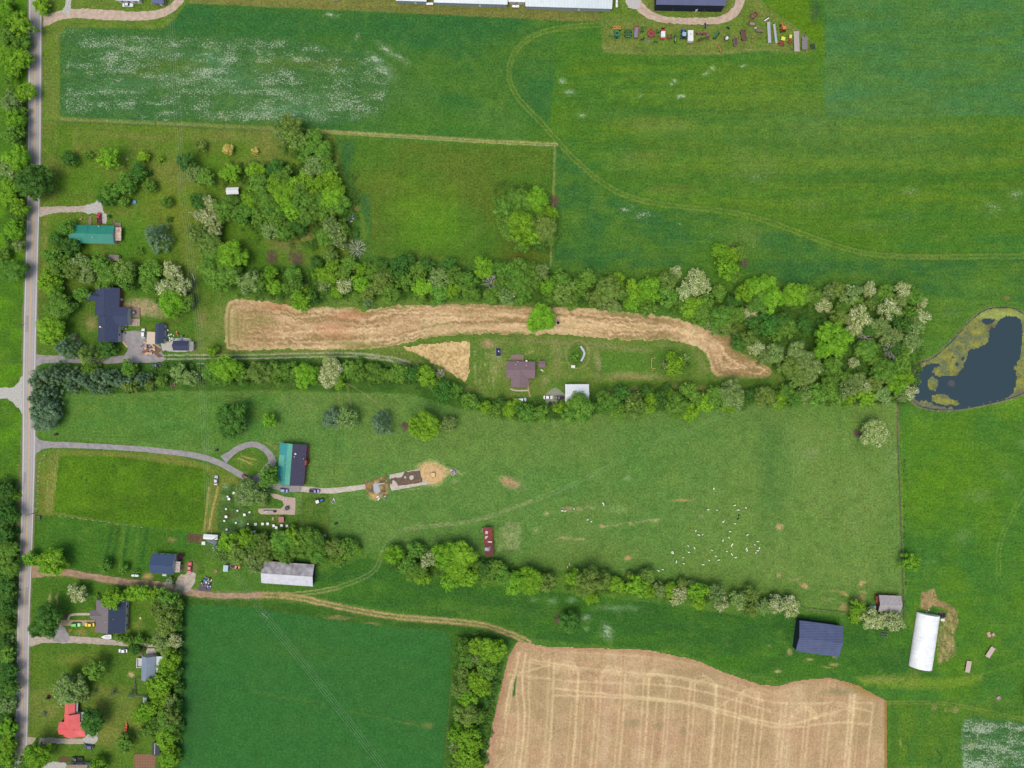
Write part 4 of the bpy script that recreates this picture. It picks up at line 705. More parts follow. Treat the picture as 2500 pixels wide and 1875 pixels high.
# dark blue house
t = bthing('house', 'large dark blue roofed house with brick walls and two side wings', 'house', 262, 770)
gable(t, 262.5, 737, 59, 69, 2, 3.4, 6.2, navy_s, brick, ridge='y', win_n=2)
gable(t, 232, 724, 38, 21, 2, 3.5, 5.1, navy_s, brick, ridge='x', win_n=1, door=False)
gable(t, 296, 772, 35, 45, 1, 3.5, 4.8, navy_s, sidw, ridge='x', win_n=2, door=False)
gable(t, 264.5, 802, 49, 67, 1.5, 3.3, 5.9, navy_s, sidw, ridge='y', win_n=2, door=False)
m = slab(t, 'chimney', 249, 800, 4, 3, 0, 4, 5.6, brick); slab(t, 'roof_vent', 244, 798, 4, 3.4, 0, 4, 5.0, trim)
slab(t, 'deck', 328, 763, 27, 24, 1, .25, .5, wood); slab(t, 'deck', 328, 787, 27, 18, 1, .2, .4, MAT('tan_deck', (176, 154, 136), .9, stripes=('Y', .15, .3, (130, 110, 96))))
x, y, _ = P(329, 764); tb = thing('fire_table', 'round dark grey fire table on the wooden deck behind the blue house', 'table', (x, y, .5))
MB().cyl((0, 0, .62), (0, 0, .7), 1.15, n=20).build('table_top', MAT('dark_stone', (84, 84, 90)), tb); MB().cyl((0, 0, 0), (0, 0, .62), .5, n=12).build('base', MAT('dark_stone', (84, 84, 90)), tb); MB().cyl((0, 0, .7), (0, 0, .74), .55, n=16).build('burner', MAT('pale_stone', (150, 150, 150)), tb)
# patio chair
def chair_at(px, py, rot, label, mat, grp=None, z=.4):
    x, y, _ = P(px, py); c = thing('patio_chair', label, 'chair', (x, y, z), R(rot), grp)
    MB().box(0, 0, .42, .6, .6, .08).build('seat', mat, c); MB().box(-.3, 0, .75, .08, .6, .6).build('backrest', mat, c)
    for sx in (-.25, .25):
        for sy in (-.25, .25): MB().box(sx, sy, .2, .06, .06, .4).build('leg', mat, c)
    return c
wp = MAT('white_plastic', (226, 226, 224), .5)
chair_at(329, 790, 90, 'white patio chair at the left of the pair on the lower deck', wp, 'patio chairs on the deck'); chair_at(335, 790, 90, 'white patio chair at the right of the pair on the lower deck', wp, 'patio chairs on the deck')
t = bthing('garage', 'narrow dark blue gabled garage beside a tan carport', 'garage', 391, 814)
gable(t, 390.5, 814, 22, 48, 1.5, 2.8, 4.0, navy_s, sidw, ridge='y', win_n=2)
t = bthing('carport', 'flat tan roofed carport leaning on the dark blue garage', 'carport', 368, 825)
slab(t, 'roof', 368.5, 825, 20, 30, 1.5, 2.5, 2.62, MAT('tan_metal', (206, 188, 168), .6, stripes=('Y', .4, .25, (180, 160, 140)))); posts(t, 368.5, 825, 18, 28, 1.5, 2.5, greyw)
t = bthing('shed', 'dark blue gabled shed with pale grey end on white gravel', 'shed', 441, 844)
gable(t, 441.5, 844, 37, 23.5, .5, 2.6, 3.9, navy_s, sidw, win_n=2); slab(t, 'side_roof', 466.5, 845, 12, 22, .5, 2.3, 2.4, MAT('grey_roof', (150, 148, 146), .8), .03); posts(t, 466.5, 845, 11, 21, .5, 2.3, greyw)
t = bthing('shed', 'small weathered grey shed under the trees below the green roofed house', 'shed', 279, 630)
gable(t, 279, 629.5, 25, 15, 5, 2.3, 3.1, MAT('grey_shingle', (150, 138, 130), .9, c2=(126, 116, 112), scale=2), wood, win_n=1)
t = bthing('shed', 'small grey gabled shed half hidden by trees behind the blue house', 'shed', 305, 694)
gable(t, 305, 694, 23, 14, 8, 2.4, 3.6, MAT('blue_grey_shingle', (112, 118, 136), .8, c2=(96, 100, 118), scale=2), sidw, win_n=1)
t = bthing('shed', 'small white roofed shed on the lawn among the big trees', 'shed', 568, 467)
gable(t, 568, 466, 30.5, 17, -2, 2.5, 3.3, whm, MAT('shed_wall', (60, 66, 74)), win_n=0)
# brown farmhouse
purp = MAT('purple_shingle', (134, 112, 118), .9, c2=(112, 92, 100), scale=2.2); purpd = MAT('purple_shingle_dark', (104, 88, 96), .9, c2=(86, 74, 82), scale=2.2)
t = bthing('farmhouse', 'mauve brown roofed farmhouse with a rear deck in the open yard', 'house', 1270, 905)
gable(t, 1271.5, 903, 70, 41, .5, 3.0, 4.6, purpd if False else purp, wood, win_n=3); gable(t, 1269, 925, 43, 40, .5, 3.1, 4.55, purp, wood, ridge='y', win_n=1, door=False)
slab(t, 'deck', 1263, 874, 32, 17, .5, .4, .7, wood); vent(t, 1264, 883, 3.8); vent(t, 1259, 890, 4.0); vent(t, 1285, 892, 4)
slab(t, 'satellite_dish', 1285.5, 881, 4, 3, 20, 3, 3.2, whm)
t = bthing('shed', 'tiny mauve roofed shed right of the farmhouse', 'shed', 1323, 889); gable(t, 1323, 889, 16.5, 16, 0, 2.3, 2.9, purp, wood, win_n=0)
t = bthing('pole_barn', 'white metal roofed garage beside the parked cars and big green tree', 'barn', 1408, 958)
gable(t, 1408.5, 961, 58, 46, 0, 3.6, 5.2, whm, sidw, win_n=3)
# teal and navy house by the loop drive
teal1 = MAT('teal_roof', (52, 142, 142), .6, c2=(44, 130, 132), scale=.3, stripes=('Y', .6, .2, (90, 170, 165))); teal2 = MAT('teal_roof_light', (88, 166, 146), .6, c2=(78, 154, 138), scale=.3, stripes=('Y', .6, .2, (110, 185, 165)))
t = bthing('house', 'house with a split teal and dark navy roof by the loop drive', 'house', 712, 1135)
T, a_, b_ = gable(t, 713, 1133.5, 66, 101, 4.5, 3.2, 5.0, MAT('navy_rolled', (72, 70, 92), .9, c2=(60, 58, 78), scale=1.5), brick, ridge='y', win_n=3, roof2=teal2)
def roofpatch(T, x0, x1, y0, y1, b_, he, hr, mat, parent, name='roof_panel', dz=.15, e=.02):
    def zz(y): return he + (hr - he) * (1 - abs(y) / b_) + dz
    vs = [T(x, y, zz(y) + q) for q in (0, e) for x, y in ((x0, y0), (x1, y0), (x1, y1), (x0, y1))]
    return MB().add(vs, [(3, 2, 1, 0), (4, 5, 6, 7), (0, 1, 5, 4), (1, 2, 6, 5), (2, 3, 7, 6), (3, 0, 4, 7)]).build(name, mat, parent)
roofpatch(T, -a_ + .02, a_ - .02, b_ * .38, b_ * 1.0, b_, 3.2, 5.0, teal1, t); roofpatch(T, -a_ * .12, a_ * .42, b_ * .55, b_ * .98, b_, 3.2, 5.0, teal2, t, dz=.18)
for q in ((708, 1096), (697, 1130), (701, 1139), (698, 1168), (741, 1120)): vent(t, *q, 4.3, .15, .4)
vent(t, 722, 1108, 5, .45, .6); vent(t, 719, 1115, 5, .2, .5); slab(t, 'chimney', 746, 1130, 5, 11, 5, 0, 4.6, MAT('red_brick', (150, 80, 66), .9, c2=(120, 60, 52), scale=3)); slab(t, 'side_deck', 750.5, 1110, 5, 42, 5, 1.0, 1.2, MAT('red_brick', (150, 80, 66)))
# navy and white house on the dirt lane
t = bthing('house', 'navy roofed white house with a peeling white porch on the dirt lane', 'house', 405, 1378)
gable(t, 398, 1377, 56, 47, 4, 3.4, 5.6, MAT('navy_shingle2', (66, 84, 116), .85, c2=(54, 72, 104), scale=2.5), sidw, ridge='x', win_n=3)
slab(t, 'porch_roof', 432, 1384, 15, 26, 5, 2.6, 2.72, MAT('peeling_white', (206, 198, 194), .8, c2=(150, 120, 112), scale=1.2)); posts(t, 432, 1384, 13, 24, 5, 2.6, trim)
slab(t, 'deck', 443, 1386, 5, 18, 5, .2, .5, wood); gable(t, 402, 1403, 10, 6, 4, 2.6, 3.2, whm, sidw, win_n=0, door=False)
# long barn
t = bthing('barn', 'long low barn with streaked pale silver metal roof below the grove', 'barn', 700, 1400)
gable(t, 703, 1400.5, 126, 54, 4, 3.6, 5.4, MAT('pale_metal', (206, 206, 214), .5, c2=(186, 186, 194), scale=.5, stripes=('X', .9, .2, (170, 170, 178))), darkw, win_n=2, roof2=MAT('streaked_metal', (186, 184, 190), .6, c2=(128, 122, 128), scale=.35, stripes=('X', .5, .5, (104, 98, 104))))
# patched shed, chicken coop, small barns
t = bthing('livestock_shed', 'long narrow rusty red roofed shed with patches in the pasture', 'shed', 1192, 1322)
red = MAT('rust_red_roof', (136, 62, 54), .8, c2=(112, 52, 50), scale=.8)
gable(t, 1192, 1306, 21, 38, -1.5, 2.4, 2.8, red, wood, ridge='y', win_n=0); gable(t, 1194, 1341, 21.5, 33, -2.5, 2.2, 2.6, MAT('maroon_roof', (112, 60, 62), .8, c2=(96, 52, 56)), wood, ridge='y', win_n=0)
for q in ((1188, 1300, 6, 7, 186), (1187, 1311, 5, 4, 190), (1190, 1310, 3, 3, 205), (1186, 1314, 5, 3, 180), (1196, 1323, 10, 3, 215), (1189, 1341, 11, 8, 170), (1195, 1339, 4, 8, 130)): slab(t, 'roof_patch', q[0], q[1], q[2], q[3], 4, 2.8, 2.95, MAT('patch%d' % q[4], (q[4], q[4], q[4] + 6), .7))
slab(t, 'yard_gate', 1178, 1294, 4, 9, 10, .3, 1.2, wood)
t = bthing('barn', 'small barn with rust striped silver roof beside the pasture fence', 'barn', 2171, 1474)
rs = MAT('rust_striped', (180, 186, 192), .6, c2=(164, 166, 172), scale=.5, stripes=('X', .62, .95, (150, 92, 76)))
gable(t, 2171.5, 1474, 54, 41, 2.5, 3.0, 4.6, rs, MAT('red_wood', (110, 62, 52)), win_n=1); slab(t, 'side_roof', 2142, 1464, 8, 18, 3, 2, 2.1, MAT('rust_sheet', (130, 74, 50), .8, c2=(104, 60, 44)))
t = bthing('barn', 'big plain dark navy metal barn below the eastern blossom hedge', 'barn', 2000, 1555)
navym = MAT('navy_metal', (78, 88, 122), .5, c2=(64, 74, 104), scale=.25, stripes=('Y', 1.2, .45, (98, 108, 142)))
gable(t, 2000, 1559, 107, 76, 7.5, 4.6, 6.6, navym, darkw, win_n=0)
t = bthing('barn', 'long dark navy equipment barn at the top inside the loop drive', 'barn', 1687, -16)
gable(t, 1687, -20, 170, 66, 1, 6.0, 8.0, MAT('navy_metal2', (80, 88, 124), .5, c2=(72, 80, 114), scale=.3, stripes=('X', .9, .2, (94, 102, 136))), darkw, win_n=2)
t = bthing('chicken_coop', 'narrow white roofed coop next to the small dark garden plot', 'coop', 514, 1311)
gable(t, 514.5, 1311, 35, 12, 4, 2.2, 2.6, whm, sidw, win_n=1); slab(t, 'run_roof', 518, 1322, 24, 9, 20, 1.4, 1.5, MAT('grey_tarp', (104, 112, 126), .7)); posts(t, 518, 1322, 22, 8, 20, 1.4, greyw)
t = bthing('box', 'white storage box just below the left end of the chicken coop', 'box', 499, 1325); MB().box(0, 0, .5, 1.6, 1.5, 1.0).build('body', wp, t); MB().box(0, 0, 1.05, 1.7, 1.6, .1).build('lid', wp, t)
# hoop house
t = bthing('hoop_greenhouse', 'white plastic covered hoop greenhouse beside the straw covered garden rows', 'greenhouse', 2255, 1563)
x0, y0, _ = P(2254.5, 1563); ang = -R(8.5); L_ = 132 * S; Wd = 55.5 * S; vs = []; n = 14; ns = 12
for j in range(ns + 1):
    for i in range(n + 1):
        th = math.pi * i / n; xx = -math.cos(th) * Wd / 2; zz = math.sin(th) * 4.2; yy = (j / ns - .5) * L_
        vs.append((xx * math.cos(ang) - yy * math.sin(ang), xx * math.sin(ang) + yy * math.cos(ang), zz))
fs = [(j * (n + 1) + i, j * (n + 1) + i + 1, (j + 1) * (n + 1) + i + 1, (j + 1) * (n + 1) + i) for j in range(ns) for i in range(n)]
fs += [tuple(range(n, -1, -1)), tuple(ns * (n + 1) + i for i in range(n + 1))]
MB().add(vs, [f[::-1] for f in fs]).build('cover', MAT('poly_cover', (248, 248, 250), .5, c2=(222, 224, 230), scale=.25, stripes=('Y', 1.6, .15, (220, 222, 228))), t)
for j in range(0, ns + 1):
    m = MB()
    for i in range(n):
        p = [vs[j * (n + 1) + i], vs[j * (n + 1) + i + 1]]; m.cyl([c * 1.003 for c in p[0]], [c * 1.003 for c in p[1]], .03, n=4)
    m.build('hoop', trim, t)
for s_ in (-1, 1):
    xx = s_ * (Wd / 2 + .1); a0 = (xx * math.cos(ang) + L_ / 2 * math.sin(ang), xx * math.sin(ang) - L_ / 2 * math.cos(ang), .3); a1 = (xx * math.cos(ang) - L_ / 2 * math.sin(ang), xx * math.sin(ang) + L_ / 2 * math.cos(ang), .3); MB().cyl(a0, a1, .12, n=5).build('side_rail', greyw, t)
# gray house on the drive
gsh = MAT('grey_shingle2', (124, 116, 118), .9, c2=(108, 100, 104), scale=2.2); nsh = MAT('slate_shingle', (56, 68, 90), .9, c2=(44, 54, 76), scale=2.2)
t = bthing('house', 'grey roofed house with one dark slope behind the two bright cars', 'house', 271, 1504)
gable(t, 271, 1504.5, 73, 78, 1.5, 3.2, 5.6, nsh, sidw, ridge='y', win_n=3, roof2=gsh); gable(t, 236, 1501, 28, 23, 1.5, 3.25, 4.4, gsh, sidw, ridge='x', win_n=1, door=False)
for q in ((258, 1499), (277, 1512), (257, 1519)): vent(t, *q, 5, .12, .4)
slab(t, 'rear_deck', 311, 1512, 6, 52, 1.5, .4, .7, MAT('deck_pink', (150, 112, 100), .9)); slab(t, 'gutter', 307, 1504, 1.6, 76, 1.5, 3.05, 3.2, trim)
# pale blue-grey house against the tree line
bg_ = MAT('bluegrey_metal', (128, 142, 160), .6, c2=(120, 134, 152), scale=.4, stripes=('Y', .9, .15, (150, 160, 176)))
t = bthing('house', 'pale blue grey roofed house pressed against the tree line', 'house', 362, 1631)
gable(t, 363, 1631.5, 34, 58.5, 1.5, 3.0, 4.6, bg_, sidw, ridge='y', win_n=2)
slab(t, 'porch_roof', 389, 1622, 18, 39, 1.5, 2.6, 2.72, MAT('pale_panel', (196, 206, 212), .5), -.03); slab(t, 'deck', 341, 1619, 15, 23, 1.5, .4, .7, MAT('white_deck', (200, 196, 194), .8)); 
for q in ((333.5, 1619, 1.2, 23), (341, 1630, 15, 1.2), (341, 1608, 12, 1)): slab(t, 'railing', *q, 1.5, .7, 1.5, trim)
# red house
rr = MAT('coral_metal', (228, 104, 104), .5, c2=(218, 92, 92), scale=.3, stripes=('X', .6, .2, (240, 130, 128))); rr2 = MAT('coral_metal2', (224, 100, 100), .5, c2=(214, 90, 90), scale=.3, stripes=('X', .6, .2, (238, 128, 126)))
t = bthing('house', 'cross shaped coral red roofed house under a dark round tree', 'house', 180, 1760)
gable(t, 171, 1740, 25, 50, 1.5, 3.0, 4.2, rr, sidw, ridge='y', win_n=2); gable(t, 176, 1770, 38, 56, 1.5, 3.1, 4.9, rr, sidw, ridge='y', win_n=2, door=False)
gable(t, 165, 1778, 40, 31, 1.5, 3.05, 4.3, rr2, sidw, ridge='x', win_n=1, door=False); gable(t, 191, 1780, 38, 36, 1.5, 3.0, 4.2, rr, sidw, ridge='x', win_n=1, door=False)
slab(t, 'side_porch', 187, 1728, 6, 24, 1, 2.2, 2.32, MAT('pale_porch', (176, 178, 184), .7)); slab(t, 'back_porch', 202, 1750, 8, 22, 1, 2.2, 2.32, MAT('pale_porch', (176, 178, 184), .7)); slab(t, 'side_wall', 153, 1764, 6, 8, 1, 0, 2.2, MAT('maroon_wall', (90, 50, 52)))
t = bthing('shed', 'small black shed with a white roof strip under the bottom tree line', 'shed', 381, 1828)
gable(t, 381, 1828, 19, 30, 2, 2.6, 3.2, MAT('black_roof', (62, 66, 76), .7), darkw, ridge='y', win_n=0); slab(t, 'roof_strip', 378, 1828, 1.6, 28, 2, 2.9, 3.25, trim)
t = bthing('house', 'house roof just entering the bottom edge beside a gravel turnaround', 'house', 188, 1880)
gable(t, 188, 1884, 52, 34, 1, 3, 4.8, MAT('tan_shingle', (176, 160, 142), .9, c2=(150, 124, 110), scale=2), sidw, win_n=2)
t = bthing('shed', 'small pale hut partly buried in the tree line by the fence', 'shed', 354, 1712); gable(t, 354, 1709, 9, 14, 3, 2.2, 2.8, MAT('pale_green_panel', (176, 196, 186), .7), sidw, ridge='y', win_n=0)
t = bthing('house', 'white trailer home roof with red trim at the top edge', 'house', 310, -14)
gable(t, 312, -10, 58, 24, 2, 3, 3.8, MAT('lilac_white', (206, 204, 222), .6), sidw, win_n=3); slab(t, 'step', 336, 4.5, 7, 4, 0, .3, .9, MAT('red_paint', (210, 50, 60)))
t = bthing('shed', 'navy roofed shed on the top edge beside the pale trailer home', 'shed', 386, -2); gable(t, 386, -4, 30, 26, 2, 2.6, 3.6, MAT('navy_panel', (72, 88, 130), .5, stripes=('X', .7, .3, (90, 104, 140))), wood, win_n=1)
t = bthing('barn', 'dark barn corner touching the right edge near the bottom field', 'barn', 2510, 1695); gable(t, 2534, 1700, 40, 60, 2, 4.2, 6, navym, darkw, ridge='y', win_n=0)
# glasshouses along the top edge
gh = MAT('glasshouse_panel', (184, 198, 206), .25, c2=(168, 184, 196), scale=.4, stripes=('X', .72, .5, (140, 152, 164)), spec=.5)
for (cx, yb, w, lb) in ((1005, 3, 75, 'westernmost and shortest visible glasshouse along the top edge'), (1150, 9, 180, 'middle long pale glasshouse along the top edge'), (1389, 19, 212, 'easternmost long pale glasshouse along the top edge')):
    t = bthing('glasshouse', lb, 'greenhouse', cx, yb - 30, 'glasshouses along the top edge')
    gable(t, cx, yb - 30, w, 60, 1.7, 3.2, 5.4, gh, MAT('gh_wall', (150, 160, 168), .4), win_n=0)
t = bthing('shed', 'low white link building between two glasshouses at the top', 'shed', 1262, -2); gable(t, 1262, -8, 42, 26, 1.5, 2.8, 3.6, whm, sidw, win_n=1)
def tank(px, py, rot, label):
    t = thing('gas_tank', label, 'gas tank', P(px, py), R(rot), 'white gas tanks'); m = MB(); L2 = 1.5
    st = [(-L2 - .35, .18), (-L2 - .22, .42), (-L2, .6), (L2, .6), (L2 + .22, .42), (L2 + .35, .18)]
    for i in range(5): m.cyl((st[i][0], 0, 1.0), (st[i + 1][0], 0, 1.0), st[i][1], st[i + 1][1], n=14)
    m.build('tank_body', MAT('tank_white', (238, 238, 240), .35, var=.02), t, smooth=False); MB().cyl((0, 0, 1.55), (0, 0, 1.75), .2, n=8).build('valve_cap', greyw, t)
    for x in (-1, 1): MB().box(x, 0, .22, .25, 1.0, .44).build('foot', greyw, t)
tank(821, 0, 0, 'white gas tank at the top edge left of all glasshouses'); tank(1050, 12, 0, 'white gas tank in front of the gap between two glasshouses'); tank(1259, 18, -2, 'white gas tank in front of the low link building'); tank(1505, 12, 90, 'upright lying white gas tank at the right end of the glasshouses'); tank(333, 1403.5, -3, 'white gas tank on the grass beside the dirt lane')
# ---------------------------------------------------------------- trees
def leafmat(name, a, b, fleck=None, ff=0.0, hv=.12):
    m, n, l, bs = nodes(name); bs.inputs['Roughness'].default_value = .8; bs.inputs['Specular IOR Level'].default_value = .12
    at = n.new('ShaderNodeAttribute'); at.attribute_name = 'lv'; sp = n.new('ShaderNodeSeparateXYZ'); l.new(at.outputs['Vector'], sp.inputs[0])
    oi = n.new('ShaderNodeObjectInfo')
    def math_(op, x, y):
        q = n.new('ShaderNodeMath'); q.operation = op
        for i, v in enumerate((x, y)):
            if isinstance(v, (int, float)): q.inputs[i].default_value = v
            else: l.new(v, q.inputs[i])
        return q.outputs[0]
    f = math_('ADD', math_('MULTIPLY', sp.outputs[0], .5), math_('MULTIPLY', sp.outputs[1], .5))
    mx = n.new('ShaderNodeMixRGB'); mx.inputs['Color1'].default_value = (*alb(a), 1); mx.inputs['Color2'].default_value = (*alb(b), 1); l.new(f, mx.inputs['Fac']); out = mx.outputs['Color']
    if fleck is not None:
        g_ = math_('LESS_THAN', math_('ADD', math_('MULTIPLY', sp.outputs[2], .6), math_('MULTIPLY', sp.outputs[0], .4)), ff)
        m2 = n.new('ShaderNodeMixRGB'); l.new(g_, m2.inputs['Fac']); l.new(out, m2.inputs['Color1']); m2.inputs['Color2'].default_value = (*alb(fleck), 1); out = m2.outputs['Color']
    hs = n.new('ShaderNodeHueSaturation'); l.new(out, hs.inputs['Color'])
    h_ = math_('ADD', math_('MULTIPLY', oi.outputs['Random'], .016), .491); l.new(h_, hs.inputs['Hue'])
    r2 = math_('FRACT', math_('MULTIPLY', oi.outputs['Random'], 17.3), 0); l.new(math_('ADD', math_('MULTIPLY', r2, hv * 2), 1 - hv), hs.inputs['Value'])
    l.new(hs.outputs[0], bs.inputs['Base Color']); return m
BR = TREE_BRIGHT
def tb(c): return tuple(min(255, q * BR) for q in c)
LM = {
 'G': leafmat('leaves_green', tb((60, 98, 34)), tb((112, 150, 58))), 'B': leafmat('leaves_bright', tb((74, 118, 28)), tb((128, 168, 48))),
 'D': leafmat('leaves_dark', tb((46, 84, 34)), tb((84, 126, 50))), 'O': leafmat('leaves_olive', tb((72, 100, 42)), tb((126, 150, 70))),
 'C': leafmat('needles_bluish', tb((64, 92, 62)), tb((118, 142, 108))), 'W': leafmat('leaves_blossom', tb((106, 128, 68)), tb((138, 152, 92)), tb((190, 188, 152)), .40),
 'P': leafmat('leaves_pale', tb((76, 104, 50)), tb((132, 156, 88)), tb((172, 178, 140)), .14), 'K': leafmat('leaves_cream_green', tb((108, 132, 70)), tb((156, 172, 104)), tb((196, 198, 150)), .3), 'Y': leafmat('leaves_yellow', tb((168, 158, 78)), tb((190, 176, 96))),
 'X': leafmat('dead_twigs', tb((150, 142, 136)), tb((176, 170, 162))), 'M': leafmat('leaves_maroon', tb((66, 34, 50)), tb((84, 42, 60))), 'N': leafmat('brush_brown', tb((112, 88, 78)), tb((140, 116, 104)))}
bark = MAT('bark', (104, 90, 76), .95, c2=(76, 64, 54), scale=4)
def crown_mesh(name, Rr, seed, style='broad', leaf=.5, dens=1.0):
    r = np.random.default_rng(seed); Hc = Rr * {'broad': 1.15, 'cone': 2.2, 'bush': .9, 'tall': 1.5}[style]; VV = []; QQ = []; AA = []; nb = 0
    k = r.uniform(0, 6.28, 4); amp = r.uniform(.04, .15, 4)
    def outl(t): return 1 + sum(amp[i] * math.cos((i + 2) * t + k[i]) for i in range(4))
    lobes = []
    nl = int({'broad': 60, 'cone': 48, 'bush': 24, 'tall': 60}[style] * max(.6, min(2.2, (Rr / 5) ** 1.2)))
    for i in range(nl):
        t = i * 2.39996 + r.uniform(-.3, .3); u = math.sqrt((i + .4) / nl)
        if style == 'cone': rho = u * Rr * .86 * outl(t); z = (1 - u) * Hc + r.uniform(-.3, .3); rl = Rr * r.uniform(.13, .2)
        else:
            rho = u * Rr * .80 * outl(t); z = Hc * .52 * math.sqrt(max(0, 1 - .80 * u * u)) + r.uniform(-.24, .14) * Rr; rl = max(.5, min(1.1, Rr * .17)) * r.choice([.6, .85, 1.0, 1.3, 1.7]) * r.uniform(.85, 1.1)
        lobes.append((rho * math.cos(t), rho * math.sin(t), z, rl))
        if u > .6 and style != 'cone' and r.random() < .55: lobes.append((rho * .95 * math.cos(t + .3), rho * .95 * math.sin(t + .3), z - Rr * r.uniform(.3, .5), rl))
    for (x, y, z, rl) in lobes:
        n_ = int(dens * 3.8 * math.pi * rl * rl / (leaf * leaf)); d = r.normal(size=(n_, 3)); d /= np.linalg.norm(d, axis=1)[:, None]
        d[:, 2] = np.abs(d[:, 2]) * np.where(r.random(n_) < .85, 1, -1)
        c = np.array([x, y, z]) + d * rl * r.uniform(.78, 1.22, n_)[:, None] * np.array([1, 1, .85])
        nn = d + r.normal(size=(n_, 3)) * .45 + np.array([0, 0, .25]); nn /= np.linalg.norm(nn, axis=1)[:, None]
        a_ = np.cross(nn, r.normal(size=(n_, 3))); a_ /= np.linalg.norm(a_, axis=1)[:, None]; b_ = np.cross(nn, a_)
        s1 = leaf * r.uniform(.32, .68, n_)[:, None]; s2 = s1 * r.uniform(.45, .9, n_)[:, None]
        if style == 'cone':
            s1 *= 1.35; s2 *= .4
        V = np.stack([c - a_ * s1, c - b_ * s2, c + a_ * s1, c + b_ * s2], 1).reshape(-1, 3); Q = np.arange(n_ * 4).reshape(-1, 4) + nb; nb += n_ * 4
        lr = r.random(); A = np.column_stack([np.full(n_, lr), r.random(n_), r.random(n_)])
        VV.append(V); QQ.append(Q); AA.append(A)
        # a low inner mass so the clump is not see-through
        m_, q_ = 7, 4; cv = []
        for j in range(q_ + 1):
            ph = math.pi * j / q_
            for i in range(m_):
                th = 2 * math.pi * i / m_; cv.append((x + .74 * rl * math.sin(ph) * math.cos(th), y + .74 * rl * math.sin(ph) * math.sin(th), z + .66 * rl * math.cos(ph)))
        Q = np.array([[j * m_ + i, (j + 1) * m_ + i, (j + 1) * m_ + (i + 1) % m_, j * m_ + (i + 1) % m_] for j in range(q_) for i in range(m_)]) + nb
        nb += len(cv); VV.append(np.array(cv)); QQ.append(Q); AA.append(np.tile([lr * .6, .1, 1.0], (len(Q), 1)))  # inner mass tinted darker: shade in the leaf gaps put into its colour
    me = mesh_np(name, np.concatenate(VV), np.concatenate(QQ), [('lv', 'FLOAT_VECTOR', 'FACE', np.concatenate(AA))]); return me, Hc
def trunk_mb(Rr, ht, seed, n=5):
    r = random.Random(seed); m = MB(); tr = .035 * Rr + .1
    m.cyl((0, 0, 0), (0, 0, ht * .55), tr * 1.3, tr, 8)
    for i in range(n):
        t = i * 6.283 / n + r.uniform(-.4, .4); q = Rr * r.uniform(.4, .6)
        m.cyl((0, 0, ht * r.uniform(.3, .5)), (q * math.cos(t), q * math.sin(t), ht * r.uniform(.65, .85)), tr * .6, tr * .2, 5)
    m.cyl((0, 0, ht * .5), (0, 0, ht * .85), tr, tr * .4, 6)
    return m
def dead_mesh(name, Rr, ht, seed, flat=False, tint=.5):
    r = random.Random(seed); m = MB()
    def grow(p, d, L, rad, dep):
        q = p + d * L; m.cyl(p, q, rad, rad * .6, 4)
        if dep:
            for _ in range(4):
                dd = (d + Vector((r.uniform(-.7, .7), r.uniform(-.7, .7), r.uniform(-.25, .35)))).normalized(); grow(p + d * L * r.uniform(.4, 1), dd, L * r.uniform(.5, .75), rad * .6, dep - 1)
    if flat:
        for _ in range(70):
            t = r.uniform(0, 6.28); c = Vector((r.gauss(0, Rr * .35), r.gauss(0, Rr * .35), r.uniform(.1, .5))); d = Vector((math.cos(t), math.sin(t), r.uniform(-.1, .25))).normalized(); grow(c, d, Rr * .5, .08, 1)
    else:
        m.cyl((0, 0, 0), (0, 0, ht * .5), .25, .2, 6)
        for i in range(11):
            t = i * .571 + r.uniform(-.2, .2); grow(Vector((0, 0, ht * r.uniform(.35, .55))), Vector((math.cos(t), math.sin(t), r.uniform(.15, .8))).normalized(), Rr * .62, .11, 2)
    me = bpy.data.meshes.new(name); me.from_pydata(m.v, [], m.f); me.update(); return me
PROTO = {}
def proto(style, size, var):
    key = (style, size, var)
    if key in PROTO: return PROTO[key]
    Rr = {'s': 2.4, 'm': 4.4, 'l': 6.6, 'x': 9.0}[size]; seed = 100 + len(PROTO)
    leaf = {'s': .34, 'm': .46, 'l': .52, 'x': .56}[size]
    me, Hc = crown_mesh('crown', Rr, seed, style, leaf, .85)
    zb = {'broad': Rr * .75, 'tall': Rr * .8, 'cone': Rr * .3, 'bush': Rr * .25}[style]; co = np.empty(len(me.vertices) * 3, np.float32); me.vertices.foreach_get('co', co); co[2::3] += zb; me.vertices.foreach_set('co', co); me.update()
    tm = trunk_mb(Rr, zb + Hc * .5, seed, 5 if size != 's' else 3); tme = bpy.data.meshes.new('trunk'); tme.from_pydata(tm.v, [], tm.f); tme.materials.append(bark); me.materials.append(LM['G'])
    PROTO[key] = (me, tme, Rr, zb + Hc * .45); return PROTO[key]
TREES = []   # (px, py, r px, kind, style)
def T_(kind, *pts, style=None):
    for p in pts: TREES.append((p[0], p[1], p[2], kind, style))
